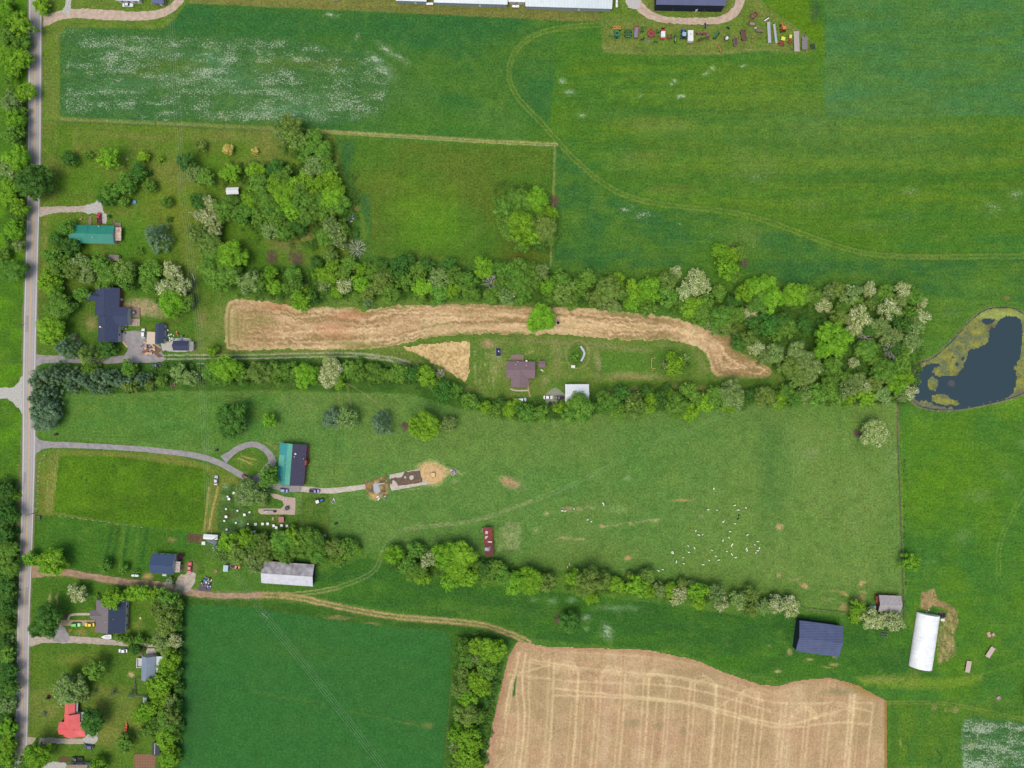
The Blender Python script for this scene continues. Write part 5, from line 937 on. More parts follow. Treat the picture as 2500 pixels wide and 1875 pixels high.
# along the west side of the road
T_('B', (6, 28, 27), (45, 55, 26), (14, 132, 28), (45, 140, 24), (30, 172, 20), (57, 222, 23), (32, 290, 22), (35, 385, 28), (18, 477, 22), (40, 505, 20), (98, 10, 20), (112, 18, 12), (29, 556, 25), (15, 1780, 22), (16, 1815, 20), (10, 1850, 22), (36, 1208, 11), (31, 1262, 12), (20, 452, 22))
T_('G', (22, 92, 26), (50, 100, 20), (28, 325, 22), (52, 270, 14), (26, 658, 29), (50, 520, 15), (42, 418, 18), (16, 1346, 24), (20, 1385, 22), (27, 1455, 14), (28, 1520, 12), (12, 1530, 16), (14, 1600, 20), (22, 1683, 20), (24, 1830, 14), (5, 620, 16))
T_('P', (22, 245, 24), (14, 412, 25), (44, 598, 15), (30, 1392, 13), (10, 1722, 20), (24, 1560, 10))
T_('D', (8, 1195, 20), (14, 1258, 24), (4, 1312, 22), (12, 1432, 20), (15, 1482, 18), (22, 1642, 20), (8, 1570, 14), (34, 1300, 12), (36, 1360, 10))
T_('D', (73, 438, 43))
# north-west lawn
T_('D', (165, 386, 18), (673, 415, 25), (365, 420, 9)); T_('G', (217, 380, 12), (265, 465, 22), (303, 446, 24), (363, 452, 16), (300, 493, 13), (405, 492, 15), (363, 452, 6))
T_('B', (262, 384, 25), (348, 379, 15), (392, 387, 11), (561, 420, 22), (622, 414, 20)); T_('Y', (555, 364, 14), (622, 369, 12)); T_('O', (488, 354, 15), (475, 567, 24))
T_('C', (378, 577, 32)); T_('D', (332, 418, 20), (255, 482, 20), (451, 392, 24), (412, 535, 9), (133, 582, 19), (168, 600, 20)); T_('P', (470, 422, 19)); T_('G', (496, 430, 23), (160, 555, 19), (340, 615, 12))
# around the two western houses
T_('G', (128, 625, 25), (142, 652, 25), (140, 742, 30), (197, 718, 18), (240, 640, 22), (262, 668, 27), (250, 690, 20), (304, 679, 24), (362, 660, 25), (362, 692, 22), (445, 740, 24), (390, 730, 18), (548, 505, 30), (520, 625, 30), (512, 658, 28), (556, 662, 30), (538, 690, 22), (312, 898, 20), (217, 903, 19), (160, 640, 18))
T_('B', (113, 684, 24), (126, 702, 22), (564, 622, 33), (121, 806, 33), (518, 855, 15), (414, 738, 30)); T_('P', (192, 645, 24), (211, 668, 22), (606, 688, 26)); T_('O', (175, 662, 20), (300, 656, 24), (509, 596, 28))
T_('D', (480, 490, 20), (258, 852, 21)); T_('W', (505, 498, 22), (498, 528, 20), (516, 545, 24), (518, 566, 18), (416, 660, 22), (403, 705, 25), (440, 697, 22))
T_('C', (159, 850, 28)); T_('O', (214, 868, 30), style='cone')
# grove in the middle west
T_('O', (705, 305, 28), (718, 335, 26)); T_('P', (690, 325, 20), (765, 405, 26), (658, 558, 22), (808, 552, 25), (828, 581, 22))
T_('G', (765, 336, 24), (784, 362, 24), (750, 368, 24), (799, 405, 22), (632, 448, 26), (637, 478, 26), (736, 490, 26), (776, 490, 26), (828, 498, 22), (663, 512, 26), (637, 532, 24), (750, 524, 24), (794, 518, 24), (695, 566, 22), (832, 555, 20), (794, 576, 22), (590, 520, 26), (668, 488, 22), (720, 540, 20))
T_('B', (744, 434, 22), (805, 434, 24), (770, 452, 24), (817, 452, 20), (707, 457, 26), (672, 452, 24), (692, 478, 28), (808, 483, 28), (707, 512, 26), (604, 492, 24)); T_('D', (730, 548, 20), (866, 573, 12), (652, 440, 16))
T_('X', (872, 608, 26), (1199, 690, 22), (1074, 911, 13), (2175, 858, 22), (2113, 824, 20), (1440, 1408, 14), (412, 1425, 12), (408, 1708, 12), (398, 1566, 10), (1712, 744, 9))
# hedgerow north of the hay strip, west half
T_('B', (658, 667, 18), (668, 700, 18), (744, 706, 14), (731, 735, 24), (808, 648, 18), (799, 674, 22), (782, 668, 18), (820, 712, 16), (883, 657, 16), (880, 691, 22), (1031, 700, 24), (1106, 706, 18), (1181, 651, 24))
T_('G', (632, 691, 20), (701, 700, 16), (715, 668, 20), (721, 689, 20), (851, 645, 20), (909, 662, 20), (953, 715, 24), (990, 686, 22), (1019, 662, 22), (1025, 729, 16), (1071, 712, 24), (1112, 671, 20), (1141, 686, 24), (1149, 715, 24), (1222, 657, 24), (1228, 693, 22), (1199, 722, 20), (1060, 740, 12), (870, 725, 16), (838, 665, 18), (955, 672, 18))
T_('O', (805, 622, 18), (935, 677, 22), (924, 697, 20), (900, 718, 18)); T_('P', (791, 691, 18), (1071, 680, 26), (1236, 722, 22)); T_('D', (759, 726, 18), (976, 648, 26), (996, 639, 20), (1097, 645, 18), (930, 648, 18), (1040, 645, 20), (770, 640, 16)); T_('W', (840, 697, 18)); T_('C', (898, 738, 15))
# east half
T_('G', (1260, 657, 26), (1292, 657, 22), (1269, 693, 28), (1301, 689, 22), (1275, 723, 22), (1344, 726, 20), (1370, 680, 22), (1393, 735, 20), (1416, 700, 24), (1437, 680, 22), (1584, 749, 20), (1631, 720, 26), (1726, 743, 26), (1714, 772, 26), (1761, 772, 28), (1755, 715, 20), (1798, 767, 22), (1856, 735, 28), (1520, 715, 20), (1665, 745, 20))
T_('B', (1338, 700, 22), (1506, 686, 20), (1544, 706, 22), (1547, 735, 22), (1587, 704, 27), (1691, 749, 26), (1819, 712, 22), (1848, 700, 28), (1875, 697, 26)); T_('O', (1379, 715, 26), (1454, 726, 20), (1489, 703, 30), (1631, 686, 24), (1772, 795, 24)); T_('P', (1324, 662, 18), (1500, 749, 16), (1743, 793, 22), (1470, 745, 14))
T_('W', (1651, 666, 16), (1703, 674, 22), (1717, 700, 22), (1688, 700, 24), (1671, 714, 20), (1830, 762, 20)); T_('D', (1790, 738, 20), (1410, 735, 14), (1847, 793, 24), (1804, 839, 20))
T_('B', (1758, 608, 19), (1784, 622, 20), (1777, 651, 26)); T_('G', (1813, 613, 19), (1793, 672, 16)); T_('B', (1321, 775, 33))
T_('G', (1267, 489, 28), (1251, 489, 22), (1256, 570, 22), (1315, 520, 22), (1236, 535, 22)); T_('B', (1309, 487, 30), (1269, 547, 32), (1298, 576, 26), (1347, 519, 17)); T_('O', (1330, 555, 28)); T_('D', (1285, 520, 22), (1320, 592, 20)); T_('G', (1230, 503, 26), (1243, 548, 28), (1290, 545, 24), (1340, 580, 20), (1275, 598, 20)); T_('G', (690, 430, 24), (715, 480, 24), (760, 490, 24), (680, 535, 22), (645, 505, 22), (735, 460, 22))
# eastern wood
T_('B', (1886, 729, 30), (1944, 720, 30), (2216, 923, 18)); T_('G', (1967, 716, 24), (1990, 722, 20), (2062, 749, 18), (2097, 741, 18), (2164, 715, 20), (2233, 722, 22), (2224, 764, 20), (1927, 801, 20), (2034, 894, 24), (2028, 929, 24), (2062, 923, 20), (2164, 906, 30), (2207, 888, 22), (2143, 885, 18), (2210, 859, 16), (1895, 812, 20), (2120, 853, 27))
T_('P', (2031, 712, 18), (2080, 720, 24), (2201, 735, 18), (2149, 796, 24), (2187, 819, 20), (2167, 824, 20), (2236, 801, 24), (2230, 833, 22), (1947, 859, 22), (1895, 862, 22), (1964, 880, 24), (1987, 900, 24), (2097, 929, 20), (1870, 868, 16), (1975, 925, 18))
T_('W', (2012, 743, 18), (2126, 706, 17), (2175, 752, 26), (2207, 706, 19), (2253, 738, 15), (2248, 772, 20), (2103, 772, 24), (2091, 800, 20), (2086, 885, 14), (1847, 850, 19), (1862, 848, 12), (2222, 850, 14), (1935, 893, 16)); T_('O', (2051, 775, 22), (2048, 706, 18), (1929, 894, 26), (1947, 923, 22), (1830, 827, 20), (2130, 740, 16)); T_('D', (1877, 793, 26), (1912, 778, 20), (2138, 735, 20), (2207, 787, 22), (1967, 793, 20), (2120, 800, 20), (2185, 770, 20), (2010, 790, 14), (2190, 850, 18))
T_('B', (2039, 830, 48))
T_('O', (1874, 969, 24), (2138, 937, 18), (1862, 966, 20)); T_('B', (1900, 978, 20), (2074, 975, 16), (2120, 972, 22), (2193, 937, 24)); T_('G', (1918, 957, 20), (1941, 975, 20), (1996, 963, 24), (2028, 949, 26), (2045, 972, 22)); T_('P', (1967, 963, 22), (2074, 949, 24), (2091, 937, 20), (2158, 963, 22), (2204, 966, 16)); T_('W', (2115, 946, 18), (2219, 958, 20), (1965, 950, 12))
T_('K', (2141, 1059, 31)); T_('B', (2227, 1374, 20))
# hedge below the farmhouse
T_('B', (1263, 987, 14), (1243, 1004, 16), (1367, 995, 16), (1587, 984, 22), (1639, 972, 20), (1685, 1007, 20), (1726, 984, 22), (1784, 987, 20), (1187, 995, 16), (1242, 998, 18)); T_('G', (1283, 1010, 24), (1318, 1010, 22), (1411, 998, 36), (1480, 984, 28), (1509, 1004, 24), (1657, 992, 28), (1683, 955, 22), (1703, 972, 20), (1755, 969, 26), (1207, 1004, 18), (1147, 981, 22), (1109, 955, 20), (1066, 937, 20), (1560, 1005, 16)); T_('D', (1518, 963, 22), (1578, 958, 18), (1616, 978, 22), (1836, 966, 18), (1080, 958, 26), (1222, 985, 16), (1630, 950, 14)); T_('O', (1552, 987, 26)); T_('P', (1790, 963, 32))
# hedge between the gravel track and the pasture
T_('O', (637, 911, 26), (622, 906, 20)); T_('G', (669, 911, 26), (701, 906, 22), (770, 911, 18), (857, 900, 24), (875, 911, 22), (909, 906, 22), (932, 917, 20), (970, 911, 24), (515, 911, 22), (392, 932, 15), (590, 915, 20), (880, 878, 12), (545, 925, 18)); T_('B', (744, 917, 28), (825, 934, 16), (1039, 917, 24), (547, 900, 32), (489, 906, 12)); T_('W', (808, 900, 27), (800, 925, 20)); T_('D', (1005, 911, 20), (718, 925, 16), (440, 900, 14), (840, 915, 14)); T_('P', (434, 910, 22), (463, 923, 20))
T_('C', (90, 929, 24), (121, 914, 26), (150, 917, 24), (179, 920, 24), (208, 929, 24), (243, 920, 26), (269, 923, 24), (298, 932, 22), (324, 929, 20), (347, 925, 20), (228, 946, 18), (254, 946, 20), (174, 943, 18), (93, 972, 28), (95, 1000, 26), (116, 990, 24), (104, 1024, 29), (121, 1010, 22), (118, 958, 22)); T_('O', (315, 943, 20), (362, 940, 14))
# pasture trees
T_('D', (561, 1024, 43)); T_('B', (656, 1027, 17), (1034, 1041, 41)); T_('C', (808, 1021, 24), (928, 1034, 27)); T_('P', (847, 1021, 25), (1094, 1036, 20)); T_('N', (990, 1041, 12))
T_('P', (605, 1206, 37)); T_('G', (652, 1163, 26)); T_('P', (640, 1225, 14))
# grove above the long barn
T_('B', (555, 1331, 26), (596, 1316, 24), (707, 1313, 24), (869, 1342, 13)); T_('O', (579, 1354, 26), (637, 1325, 24), (640, 1354, 22), (817, 1339, 24)); T_('P', (613, 1362, 24), (622, 1382, 20)); T_('G', (622, 1334, 24), (544, 1354, 20), (687, 1325, 28), (721, 1339, 24), (692, 1356, 22), (765, 1325, 28), (744, 1310, 22), (773, 1354, 24), (846, 1338, 24), (822, 1365, 20), (662, 1340, 20)); T_('D', (740, 1340, 18), (600, 1340, 16), (795, 1340, 14))
T_('B', (958, 1354, 22), (1089, 1360, 32), (1126, 1357, 30), (1112, 1385, 30), (1031, 1412, 20), (1097, 1421, 24), (1141, 1412, 24), (1254, 1424, 24), (1298, 1418, 28), (1300, 1435, 20)); T_('G', (1016, 1345, 22), (993, 1380, 22), (1213, 1389, 22), (1025, 1394, 20), (1005, 1401, 18), (1187, 1412, 20), (1231, 1410, 24), (1160, 1385, 18)); T_('W', (1045, 1368, 19)); T_('D', (1178, 1389, 20), (1200, 1378, 14)); T_('O', (1333, 1424, 22))
# hedge south of the pasture
T_('B', (1402, 1412, 20), (1442, 1459, 18), (1425, 1438, 20), (1503, 1427, 20), (1555, 1433, 24), (1584, 1444, 18), (1639, 1441, 18), (1706, 1447, 24), (1709, 1473, 16), (2097, 1490, 22), (2089, 1511, 14), (1520, 1440, 14)); T_('O', (1440, 1424, 30), (1471, 1418, 22), (1578, 1412, 22), (1836, 1453, 20), (1833, 1488, 18), (1665, 1425, 14), (1542, 1412, 14)); T_('P', (1610, 1441, 19), (1752, 1453, 22), (1804, 1464, 20), (1869, 1482, 20), (1690, 1430, 14)); T_('W', (1659, 1456, 20), (1761, 1476, 18), (1898, 1476, 23), (1932, 1482, 24), (2126, 1515, 22), (2155, 1517, 19), (2187, 1519, 22), (1645, 1468, 12), (1812, 1480, 14), (2130, 1496, 14))
T_('D', (1392, 1522, 25)); T_('N', (1364, 1514, 11))
# strip of trees between the crop and the harvested field
T_('G', (1132, 1580, 18), (1141, 1612, 20), (1187, 1632, 26), (1164, 1751, 20), (1112, 1864, 18)); T_('B', (1161, 1580, 20), (1201, 1592, 29), (1158, 1664, 24), (1175, 1684, 20), (1141, 1710, 24), (1112, 1794, 22), (1147, 1800, 26), (1135, 1846, 26), (1155, 1829, 20), (1129, 1870, 20), (1158, 1862, 18), (1185, 1668, 16)); T_('O', (1129, 1647, 20), (1123, 1684, 22), (1138, 1748, 26)); T_('P', (1172, 1608, 20), (1112, 1829, 18), (1190, 1655, 14)); T_('D', (1200, 1640, 14), (1185, 1710, 12), (1178, 1780, 12))
# tree line west of the crop
T_('B', (318, 1450, 18), (344, 1447, 20), (373, 1453, 18), (414, 1615, 24), (402, 1632, 22), (393, 1664, 26), (373, 1673, 20), (388, 1696, 24), (356, 1742, 24), (338, 1748, 18), (376, 1728, 20), (399, 1800, 26), (411, 1829, 20), (411, 1858, 22)); T_('G', (402, 1464, 26), (422, 1482, 24), (417, 1655, 18), (405, 1765, 28), (376, 1777, 22), (356, 1788, 18), (417, 1794, 20), (419, 1510, 20), (420, 1735, 16)); T_('O', (391, 1485, 24), (405, 1513, 26), (402, 1536, 22), (417, 1751, 20)); T_('P', (388, 1557, 18), (399, 1580, 20), (411, 1716, 18)); T_('W', (424, 1566, 17)); T_('D', (432, 1530, 14), (434, 1600, 14), (436, 1680, 14), (432, 1640, 14), (434, 1720, 13), (436, 1770, 13))
# southern gardens
T_('W', (185, 1451, 21)); T_('D', (104, 1519, 37), (86, 1540, 18), (327, 1586, 15), (350, 1587, 8), (221, 1766, 27), (208, 1687, 12)); T_('B', (271, 1464, 25), (121, 1374, 34), (70, 1367, 18), (84, 1846, 32), (237, 1872, 20)); T_('G', (237, 1459, 10), (227, 1638, 24), (301, 1819, 22), (62, 1866, 22), (253, 1383, 17), (299, 1390, 13), (333, 1395, 8), (290, 1560, 12), (312, 1564, 14), (338, 1562, 13), (362, 1568, 12), (378, 1570, 10)); T_('P', (165, 1687, 37), (190, 1696, 22)); T_('W', (206, 1703, 10)); T_('C', (275, 1692, 9), (318, 1697, 9), (231, 1689, 6), (108, 1744, 6)); T_('M', (440, 1358, 10), (118, 1703, 5)); T_('P', (417, 1416, 11))
T_('B', (1650, 895, 22), (1640, 870, 14)); T_('P', (1632, 893, 14), (1672, 872, 12)); T_('G', (1665, 890, 16)); T_('G', (1404, 868, 12), (1408, 884, 9)); T_('D', (266, 528, 7))
T_('N', (663, 628, 15), (720, 632, 20), (1353, 490, 13), (1816, 640, 12), (1793, 608, 9), (2093, 1057, 9), (301, 1795, 7), (374, 936, 12))
PLACES = [  # first matching box names the place
 (0, 0, 70, 215, 'west of the road near the top driveway'), (80, 0, 130, 40, 'overhanging the road at the top edge'), (0, 215, 70, 360, 'west of the road beside the flowering crop'), (55, 400, 100, 480, 'overhanging the road by the white gravel drive'), (0, 360, 70, 530, 'west of the road opposite the north lawn'),
 (0, 530, 70, 720, 'west of the road opposite the green roofed house'), (0, 1100, 60, 1420, 'west of the road near the dirt lane'), (0, 1420, 45, 1900, 'west of the road in the bottom left corner'),
 (100, 330, 420, 400, 'in the row of small trees on the north lawn'), (440, 340, 700, 440, 'on the lawn near the small white shed'), (230, 400, 420, 550, 'between the north lawn and the blue pool'), (100, 530, 200, 612, 'at the west end of the green roofed house'), (330, 540, 420, 620, 'on the lawn east of the green roofed house'),
 (90, 612, 225, 760, 'beside the road west of the dark blue house'), (225, 612, 330, 700, 'behind the dark blue house'), (330, 640, 460, 760, 'in the yard north of the blue garage'), (90, 780, 280, 885, 'by the asphalt drive of the dark blue house'), (460, 470, 560, 580, 'west of the white shed by the power line'), (460, 580, 645, 700, 'in the wood west of the stubble'),
 (660, 280, 830, 420, 'at the north end of the central grove'), (560, 420, 850, 500, 'in the middle of the central grove'), (560, 500, 850, 600, 'at the south end of the central grove'), (850, 560, 900, 620, 'at the edge of the square meadow'), (505, 845, 530, 865, 'at the blue shed end of the asphalt yard'), (640, 615, 735, 640, 'on the grass south of the central grove'),
 (620, 600, 860, 745, 'in the hedgerow above the western stubble'), (860, 600, 1060, 760, 'in the hedgerow above the middle stubble'), (1060, 600, 1240, 760, 'in the hedgerow south of the square meadow'), (1220, 450, 1370, 610, 'in the clump at the meadow corner'), (1290, 740, 1365, 810, 'standing alone in the hay stubble by the fire ring'), (1240, 610, 1420, 760, 'in the hedgerow behind the lone stubble tree'), (1420, 640, 1600, 760, 'in the hedgerow west of the white blossoms'), (1600, 640, 1745, 800, 'in the blossoming part of the hedgerow'), (1740, 590, 1830, 690, 'on the mound above the hedgerow'), (1740, 690, 1900, 800, 'in the wood above the eastern stubble'),
 (1600, 850, 1700, 910, 'in the round garden bed right of the wooden goal'), (1395, 855, 1420, 900, 'in the oval bed near the farmhouse'), (1790, 800, 1880, 880, 'at the tip of the hay stubble'), (1850, 690, 2060, 760, 'at the north edge of the eastern wood'), (2060, 690, 2270, 790, 'in the north east corner of the eastern wood'), (1850, 760, 2060, 870, 'in the heart of the eastern wood'), (2060, 790, 2270, 870, 'in the eastern wood beside the pond'), (1850, 870, 2060, 945, 'in the southern part of the eastern wood'), (2060, 870, 2270, 940, 'in the wood at the pond corner'), (1850, 945, 2040, 1000, 'in the hedge above the pasture corner'), (2040, 930, 2240, 1000, 'in the hedge meeting the pond'),
 (2080, 1020, 2200, 1100, 'alone in the east of the pasture'), (2200, 1340, 2260, 1400, 'against the east pasture fence'), (1040, 900, 1175, 1000, 'in the hedge west of the farmhouse path'), (1175, 960, 1380, 1030, 'in the hedge below the farmhouse'), (1380, 960, 1450, 1040, 'right below the white metal garage'), (1450, 930, 1600, 1020, 'in the hedge right of the white garage'), (1600, 930, 1720, 1020, 'in the hedge below the round garden bed'), (1720, 930, 1850, 1020, 'at the east end of the garage hedge'),
 (60, 895, 370, 960, 'in the pine belt south of the asphalt drive'), (60, 960, 140, 1060, 'in the pine clump at the roadside'), (370, 880, 600, 940, 'in the hedge below the western gravel track'), (600, 870, 800, 940, 'in the hedge below the middle of the gravel track'), (780, 870, 1050, 940, 'in the hedge where the gravel track bends'),
 (500, 970, 620, 1080, 'by the white rails in the upper pasture'), (620, 1000, 680, 1050, 'alone above the teal and navy house'), (780, 1000, 1120, 1080, 'in the row of trees across the upper pasture'), (560, 1140, 700, 1250, 'beside the teal and navy house and the beehives'), (520, 1290, 640, 1400, 'in the grove below the beehives'), (640, 1290, 890, 1380, 'in the grove above the long silver barn'), (930, 1320, 1080, 1430, 'in the hedge left of the rusty red shed'), (1080, 1330, 1240, 1440, 'in the hedge below the rusty red shed'), (1220, 1390, 1350, 1460, 'in the hedge right of the rusty red shed'), (1380, 1395, 1500, 1470, 'in the bushy middle of the south hedge'), (1500, 1395, 1600, 1470, 'in the thin south hedge below the sheep'), (1600, 1400, 1730, 1490, 'in the south hedge where blossom begins'), (1730, 1430, 1850, 1500, 'in the flowering south hedge'), (1850, 1450, 1960, 1510, 'in the flowering hedge above the navy barn'), (2070, 1470, 2210, 1540, 'in the flowering row below the rust striped barn'), (1350, 1490, 1430, 1550, 'on the mound in the green strip above the harvested field'),
 (1100, 1560, 1240, 1640, 'topping the strip beside harvested field'), (1100, 1640, 1240, 1730, 'upper in the strip beside harvested field'), (1100, 1730, 1240, 1790, 'lower in the strip beside harvested field'), (1100, 1790, 1240, 1900, 'ending the strip beside harvested field'),
 (300, 1430, 440, 1500, 'topping the tree line beside green crop'), (380, 1500, 440, 1600, 'in the tree line behind the grey roofed house'), (370, 1600, 445, 1720, 'behind the pale blue grey house'), (330, 1700, 445, 1780, 'in the line opposite the red house'), (340, 1720, 445, 1900, 'ending the tree line beside green crop'),
 (60, 1340, 160, 1410, 'where the dirt lane meets the road'), (240, 1340, 460, 1430, 'near the navy and white house on the lane'), (80, 1430, 290, 1550, 'around the grey roofed house'), (270, 1550, 400, 1600, 'in the hedge below the grey house'), (140, 1600, 330, 1710, 'on the lawn above the red house'), (80, 1690, 250, 1800, 'beside the coral red house'), (40, 1780, 330, 1900, 'near the bottom drive below the coral red house'), (250, 510, 280, 540, 'beside the red pickup')]
KN = {'G': 'mid green', 'B': 'bright yellow green', 'D': 'dark green', 'O': 'olive green', 'C': 'bluish', 'W': 'cream blossomed', 'P': 'pale grey green', 'K': 'pale cream green', 'Y': 'tan yellow', 'X': 'bare grey', 'M': 'maroon', 'N': 'brown'}
STY = {'C': 'cone'}
nouns = {}
# keep crowns off the frame's count limit: at most 300 broadleaf trees
info = []
for i, (x, y, r, k, st) in enumerate(TREES):
    if st is None: st = 'cone' if (k == 'C' and r < 40 and (y < 1000 or x > 130)) else ('bush' if r < 13 else ('tall' if (i % 4 == 1) else 'broad'))
    if k == 'C' and 780 < x < 860: st = 'broad'
    noun = {'X': 'dead tree', 'N': 'brush pile', 'C': 'conifer'}.get(k, 'shrub' if r < 14 else ('blossoming tree' if k == 'W' else 'tree'))
    pl = next((p[4] for p in PLACES if p[0] <= x <= p[2] and p[1] <= y <= p[3]), None)
    if pl is None: print('NOPLACE', x, y, k); pl = 'among the fields'
    sz = 'big ' if r >= 28 else ('small ' if r < 17 else '')
    info.append([x, y, r, k, st, noun, pl, sz])
from collections import defaultdict, Counter
grp = defaultdict(list)
for i, f in enumerate(info): grp[(KN[f[3]] if f[3] not in 'XNW' or f[3] == 'W' else KN[f[3]], f[7], f[5], f[6])].append(i)
ORD = ['first', 'second', 'third', 'fourth', 'fifth', 'sixth', 'seventh', 'eighth', 'ninth', 'tenth', 'eleventh', 'twelfth', 'thirteenth', 'fourteenth', 'fifteenth', 'sixteenth', 'seventeenth', 'eighteenth', 'nineteenth', 'twentieth']
lab = {}
for (kn, sz, noun, pl), idx in grp.items():
    idx.sort(key=lambda i: info[i][0])
    kk = kn.replace('cream blossomed', 'creamy white') 
    base = (sz + kk + ' ' + noun + ' ' + pl)
    for j, i in enumerate(idx):
        if len(idx) == 1: lab[i] = base
        elif len(idx) == 2: lab[i] = base + (', the left one', ', the right one')[j]
        else: lab[i] = base + ', ' + ORD[j] + ' from left'
        if len(lab[i].split()) > 16: print('LONG', lab[i])
cnt = Counter(f[5] for f in info); print('TREES', cnt, len(info))
def visible(i):
    x, y, r = info[i][:3]; ov = 0
    for j, f in enumerate(info):
        if j != i and abs(f[0] - x) < r + f[2]:
            d = math.hypot(f[0] - x, f[1] - y)
            if d < r + f[2]: ov += (r + f[2] - d) / (2 * r)
    return r * (1.0 if ov > 1.2 else 1.6 - .5 * ov)
tree_idx = sorted([i for i, f in enumerate(info) if f[5] == 'tree'], key=visible, reverse=True)
MERGE = set(tree_idx[298:]); merged = defaultdict(list)
for i, (x, y, r, k, st, noun, pl, sz) in enumerate(info):
    Rm = r * S; name = noun.replace(' ', '_')
    size = 's' if Rm < 3.2 else ('m' if Rm < 5.25 else ('l' if Rm < 7.6 else 'x'))
    if st == 'cone' and size == 'x': size = 'l'
    rz = (i * 2.399) % 6.283
    if k in 'XN':
        zc_ = 4.0 if k == 'X' else .5; o = thing(name, lab[i], 'dead tree' if k == 'X' else 'brush pile', P(x, y, zc_)[:2] + (0,), rz, 'dead trees' if k == 'X' else 'brush piles')
        me = dead_mesh('branches', Rm, 6 + Rm * .4, i, flat=(k == 'N')); link('branches', me, MAT('dead_grey', (196, 190, 186), .9, c2=(160, 152, 146), scale=2) if k == 'X' else MAT('brush_brown2', (134, 108, 98), .9, c2=(104, 82, 72), scale=1.5), o)
        continue
    nv = {'s': 4, 'm': 7, 'l': 5, 'x': 3}[size]
    if st in ('cone', 'bush', 'tall'): nv = {'s': 2, 'm': 3, 'l': 2, 'x': 2}[size]
    cm, tm, R0, zmid = proto(st, size, i % nv); sc = Rm / R0 * (1.10 if 15 < r < 34 else 1.03)
    zs = sc * (.85 + .3 * ((i * .618) % 1))
    if k in 'O' and st != 'cone': zs *= 1.15
    if i in MERGE:
        merged[k].append((cm, sc, zs, rz, P(x, y, zmid * zs)[:2])); continue
    o = thing(name, lab[i], noun, P(x, y, zmid * zs)[:2] + (0,), rz, {'tree': 'broadleaf trees', 'shrub': 'shrubs and bushes', 'conifer': 'conifers', 'blossoming tree': 'blossoming trees'}[noun])
    o.scale = (sc * (1 + .08 * math.sin(i)), sc, zs)
    c = bpy.data.objects.new('crown', cm); COL.objects.link(c); c.parent = o; c.material_slots[0].link = 'OBJECT'; c.material_slots[0].material = LM[k]
    t2 = bpy.data.objects.new('trunk', tm); COL.objects.link(t2); t2.parent = o
cache = {}; VV = []; QQ = []; AA = []; MI = []; nb = 0; rj = np.random.default_rng(8); mats_m = []
for k, lst in merged.items():
    mats_m.append(LM[k])
    for (cm, sc, zs, rz, (ox, oy)) in lst:
        if cm.name not in cache:
            co = np.empty(len(cm.vertices) * 3, np.float32); cm.vertices.foreach_get('co', co); q = np.empty(len(cm.loops), np.int32); cm.loops.foreach_get('vertex_index', q); av = np.empty(len(cm.polygons) * 3, np.float32); cm.attributes['lv'].data.foreach_get('vector', av); cache[cm.name] = (co.reshape(-1, 3), q.reshape(-1, 4), av.reshape(-1, 3))
        co, q, av = cache[cm.name]; c_, s_ = math.cos(rz), math.sin(rz)
        VV.append(np.column_stack([(co[:, 0] * c_ - co[:, 1] * s_) * sc + ox, (co[:, 0] * s_ + co[:, 1] * c_) * sc + oy, co[:, 2] * zs])); QQ.append(q + nb); nb += len(co)
        a2 = av.copy(); a2[:, 0] = np.clip(a2[:, 0] + rj.uniform(-.25, .25), 0, 1); AA.append(a2); MI.append(np.full(len(q), len(mats_m) - 1, np.int32))
me = mesh_np('hedgerow_trees', np.concatenate(VV), np.concatenate(QQ), [('lv', 'FLOAT_VECTOR', 'FACE', np.concatenate(AA))])
for m_ in mats_m: me.materials.append(m_)
me.polygons.foreach_set('material_index', np.concatenate(MI)); tag(link('hedgerow_trees', me), 'smaller mixed green trees packed in the hedgerows and woods between the bigger crowns', 'trees', kind='stuff')
# undergrowth: low scrub below the hedgerows that nobody could count
UG = [([(620, 690), (740, 700), (900, 690), (1100, 690), (1300, 695), (1500, 710), (1640, 720), (1720, 740)], 42), ([(600, 450), (820, 460), (820, 560), (640, 530)], 60), ([(700, 330), (770, 370), (790, 430)], 34), ([(700, 330), (780, 380)], 30), ([(1720, 740), (1850, 740), (1900, 790)], 45), ([(1860, 740), (2050, 740), (2220, 750)], 40), ([(2220, 760), (2220, 900), (2190, 950)], 34), ([(1870, 790), (1990, 850), (2190, 860)], 40), ([(1880, 860), (1960, 910), (2200, 930)], 34), ([(1840, 965), (2200, 962)], 26), ([(1240, 1000), (1380, 1000), (1480, 985), (1800, 975)], 26), ([(1040, 920), (1100, 955), (1180, 990), (1250, 1000)], 18), ([(380, 915), (700, 912), (1040, 915)], 26), ([(90, 930), (350, 930)], 26), ([(100, 930), (110, 1030)], 24), ([(560, 1335), (700, 1330), (850, 1345)], 26), ([(960, 1370), (1100, 1380), (1330, 1415)], 26), ([(1400, 1425), (1700, 1455), (1950, 1485)], 14), ([(2090, 1500), (2190, 1518)], 12), ([(1150, 1580), (1190, 1620), (1165, 1700), (1160, 1760), (1140, 1880)], 38), ([(400, 1470), (412, 1600), (410, 1720), (412, 1880)], 24), ([(20, 0), (35, 330), (30, 600)], 20), ([(10, 1180), (20, 1400), (20, 1880)], 22), ([(500, 500), (530, 640), (580, 660)], 26), ([(130, 640), (250, 670), (380, 690)], 26), ([(1260, 490), (1300, 560)], 58), ([(1780, 630), (1790, 640)], 22), ([(280, 1560), (385, 1570)], 7), ([(1645, 882), (1650, 884)], 22), ([(2212, 1100), (2212, 1480)], 3), ([(1395, 1520), (1400, 1530)], 18), ([(760, 640), (860, 640)], 16), ([(1185, 1580), (1205, 1700), (1180, 1860)], 10), ([(428, 1500), (436, 1600), (434, 1860)], 9)]
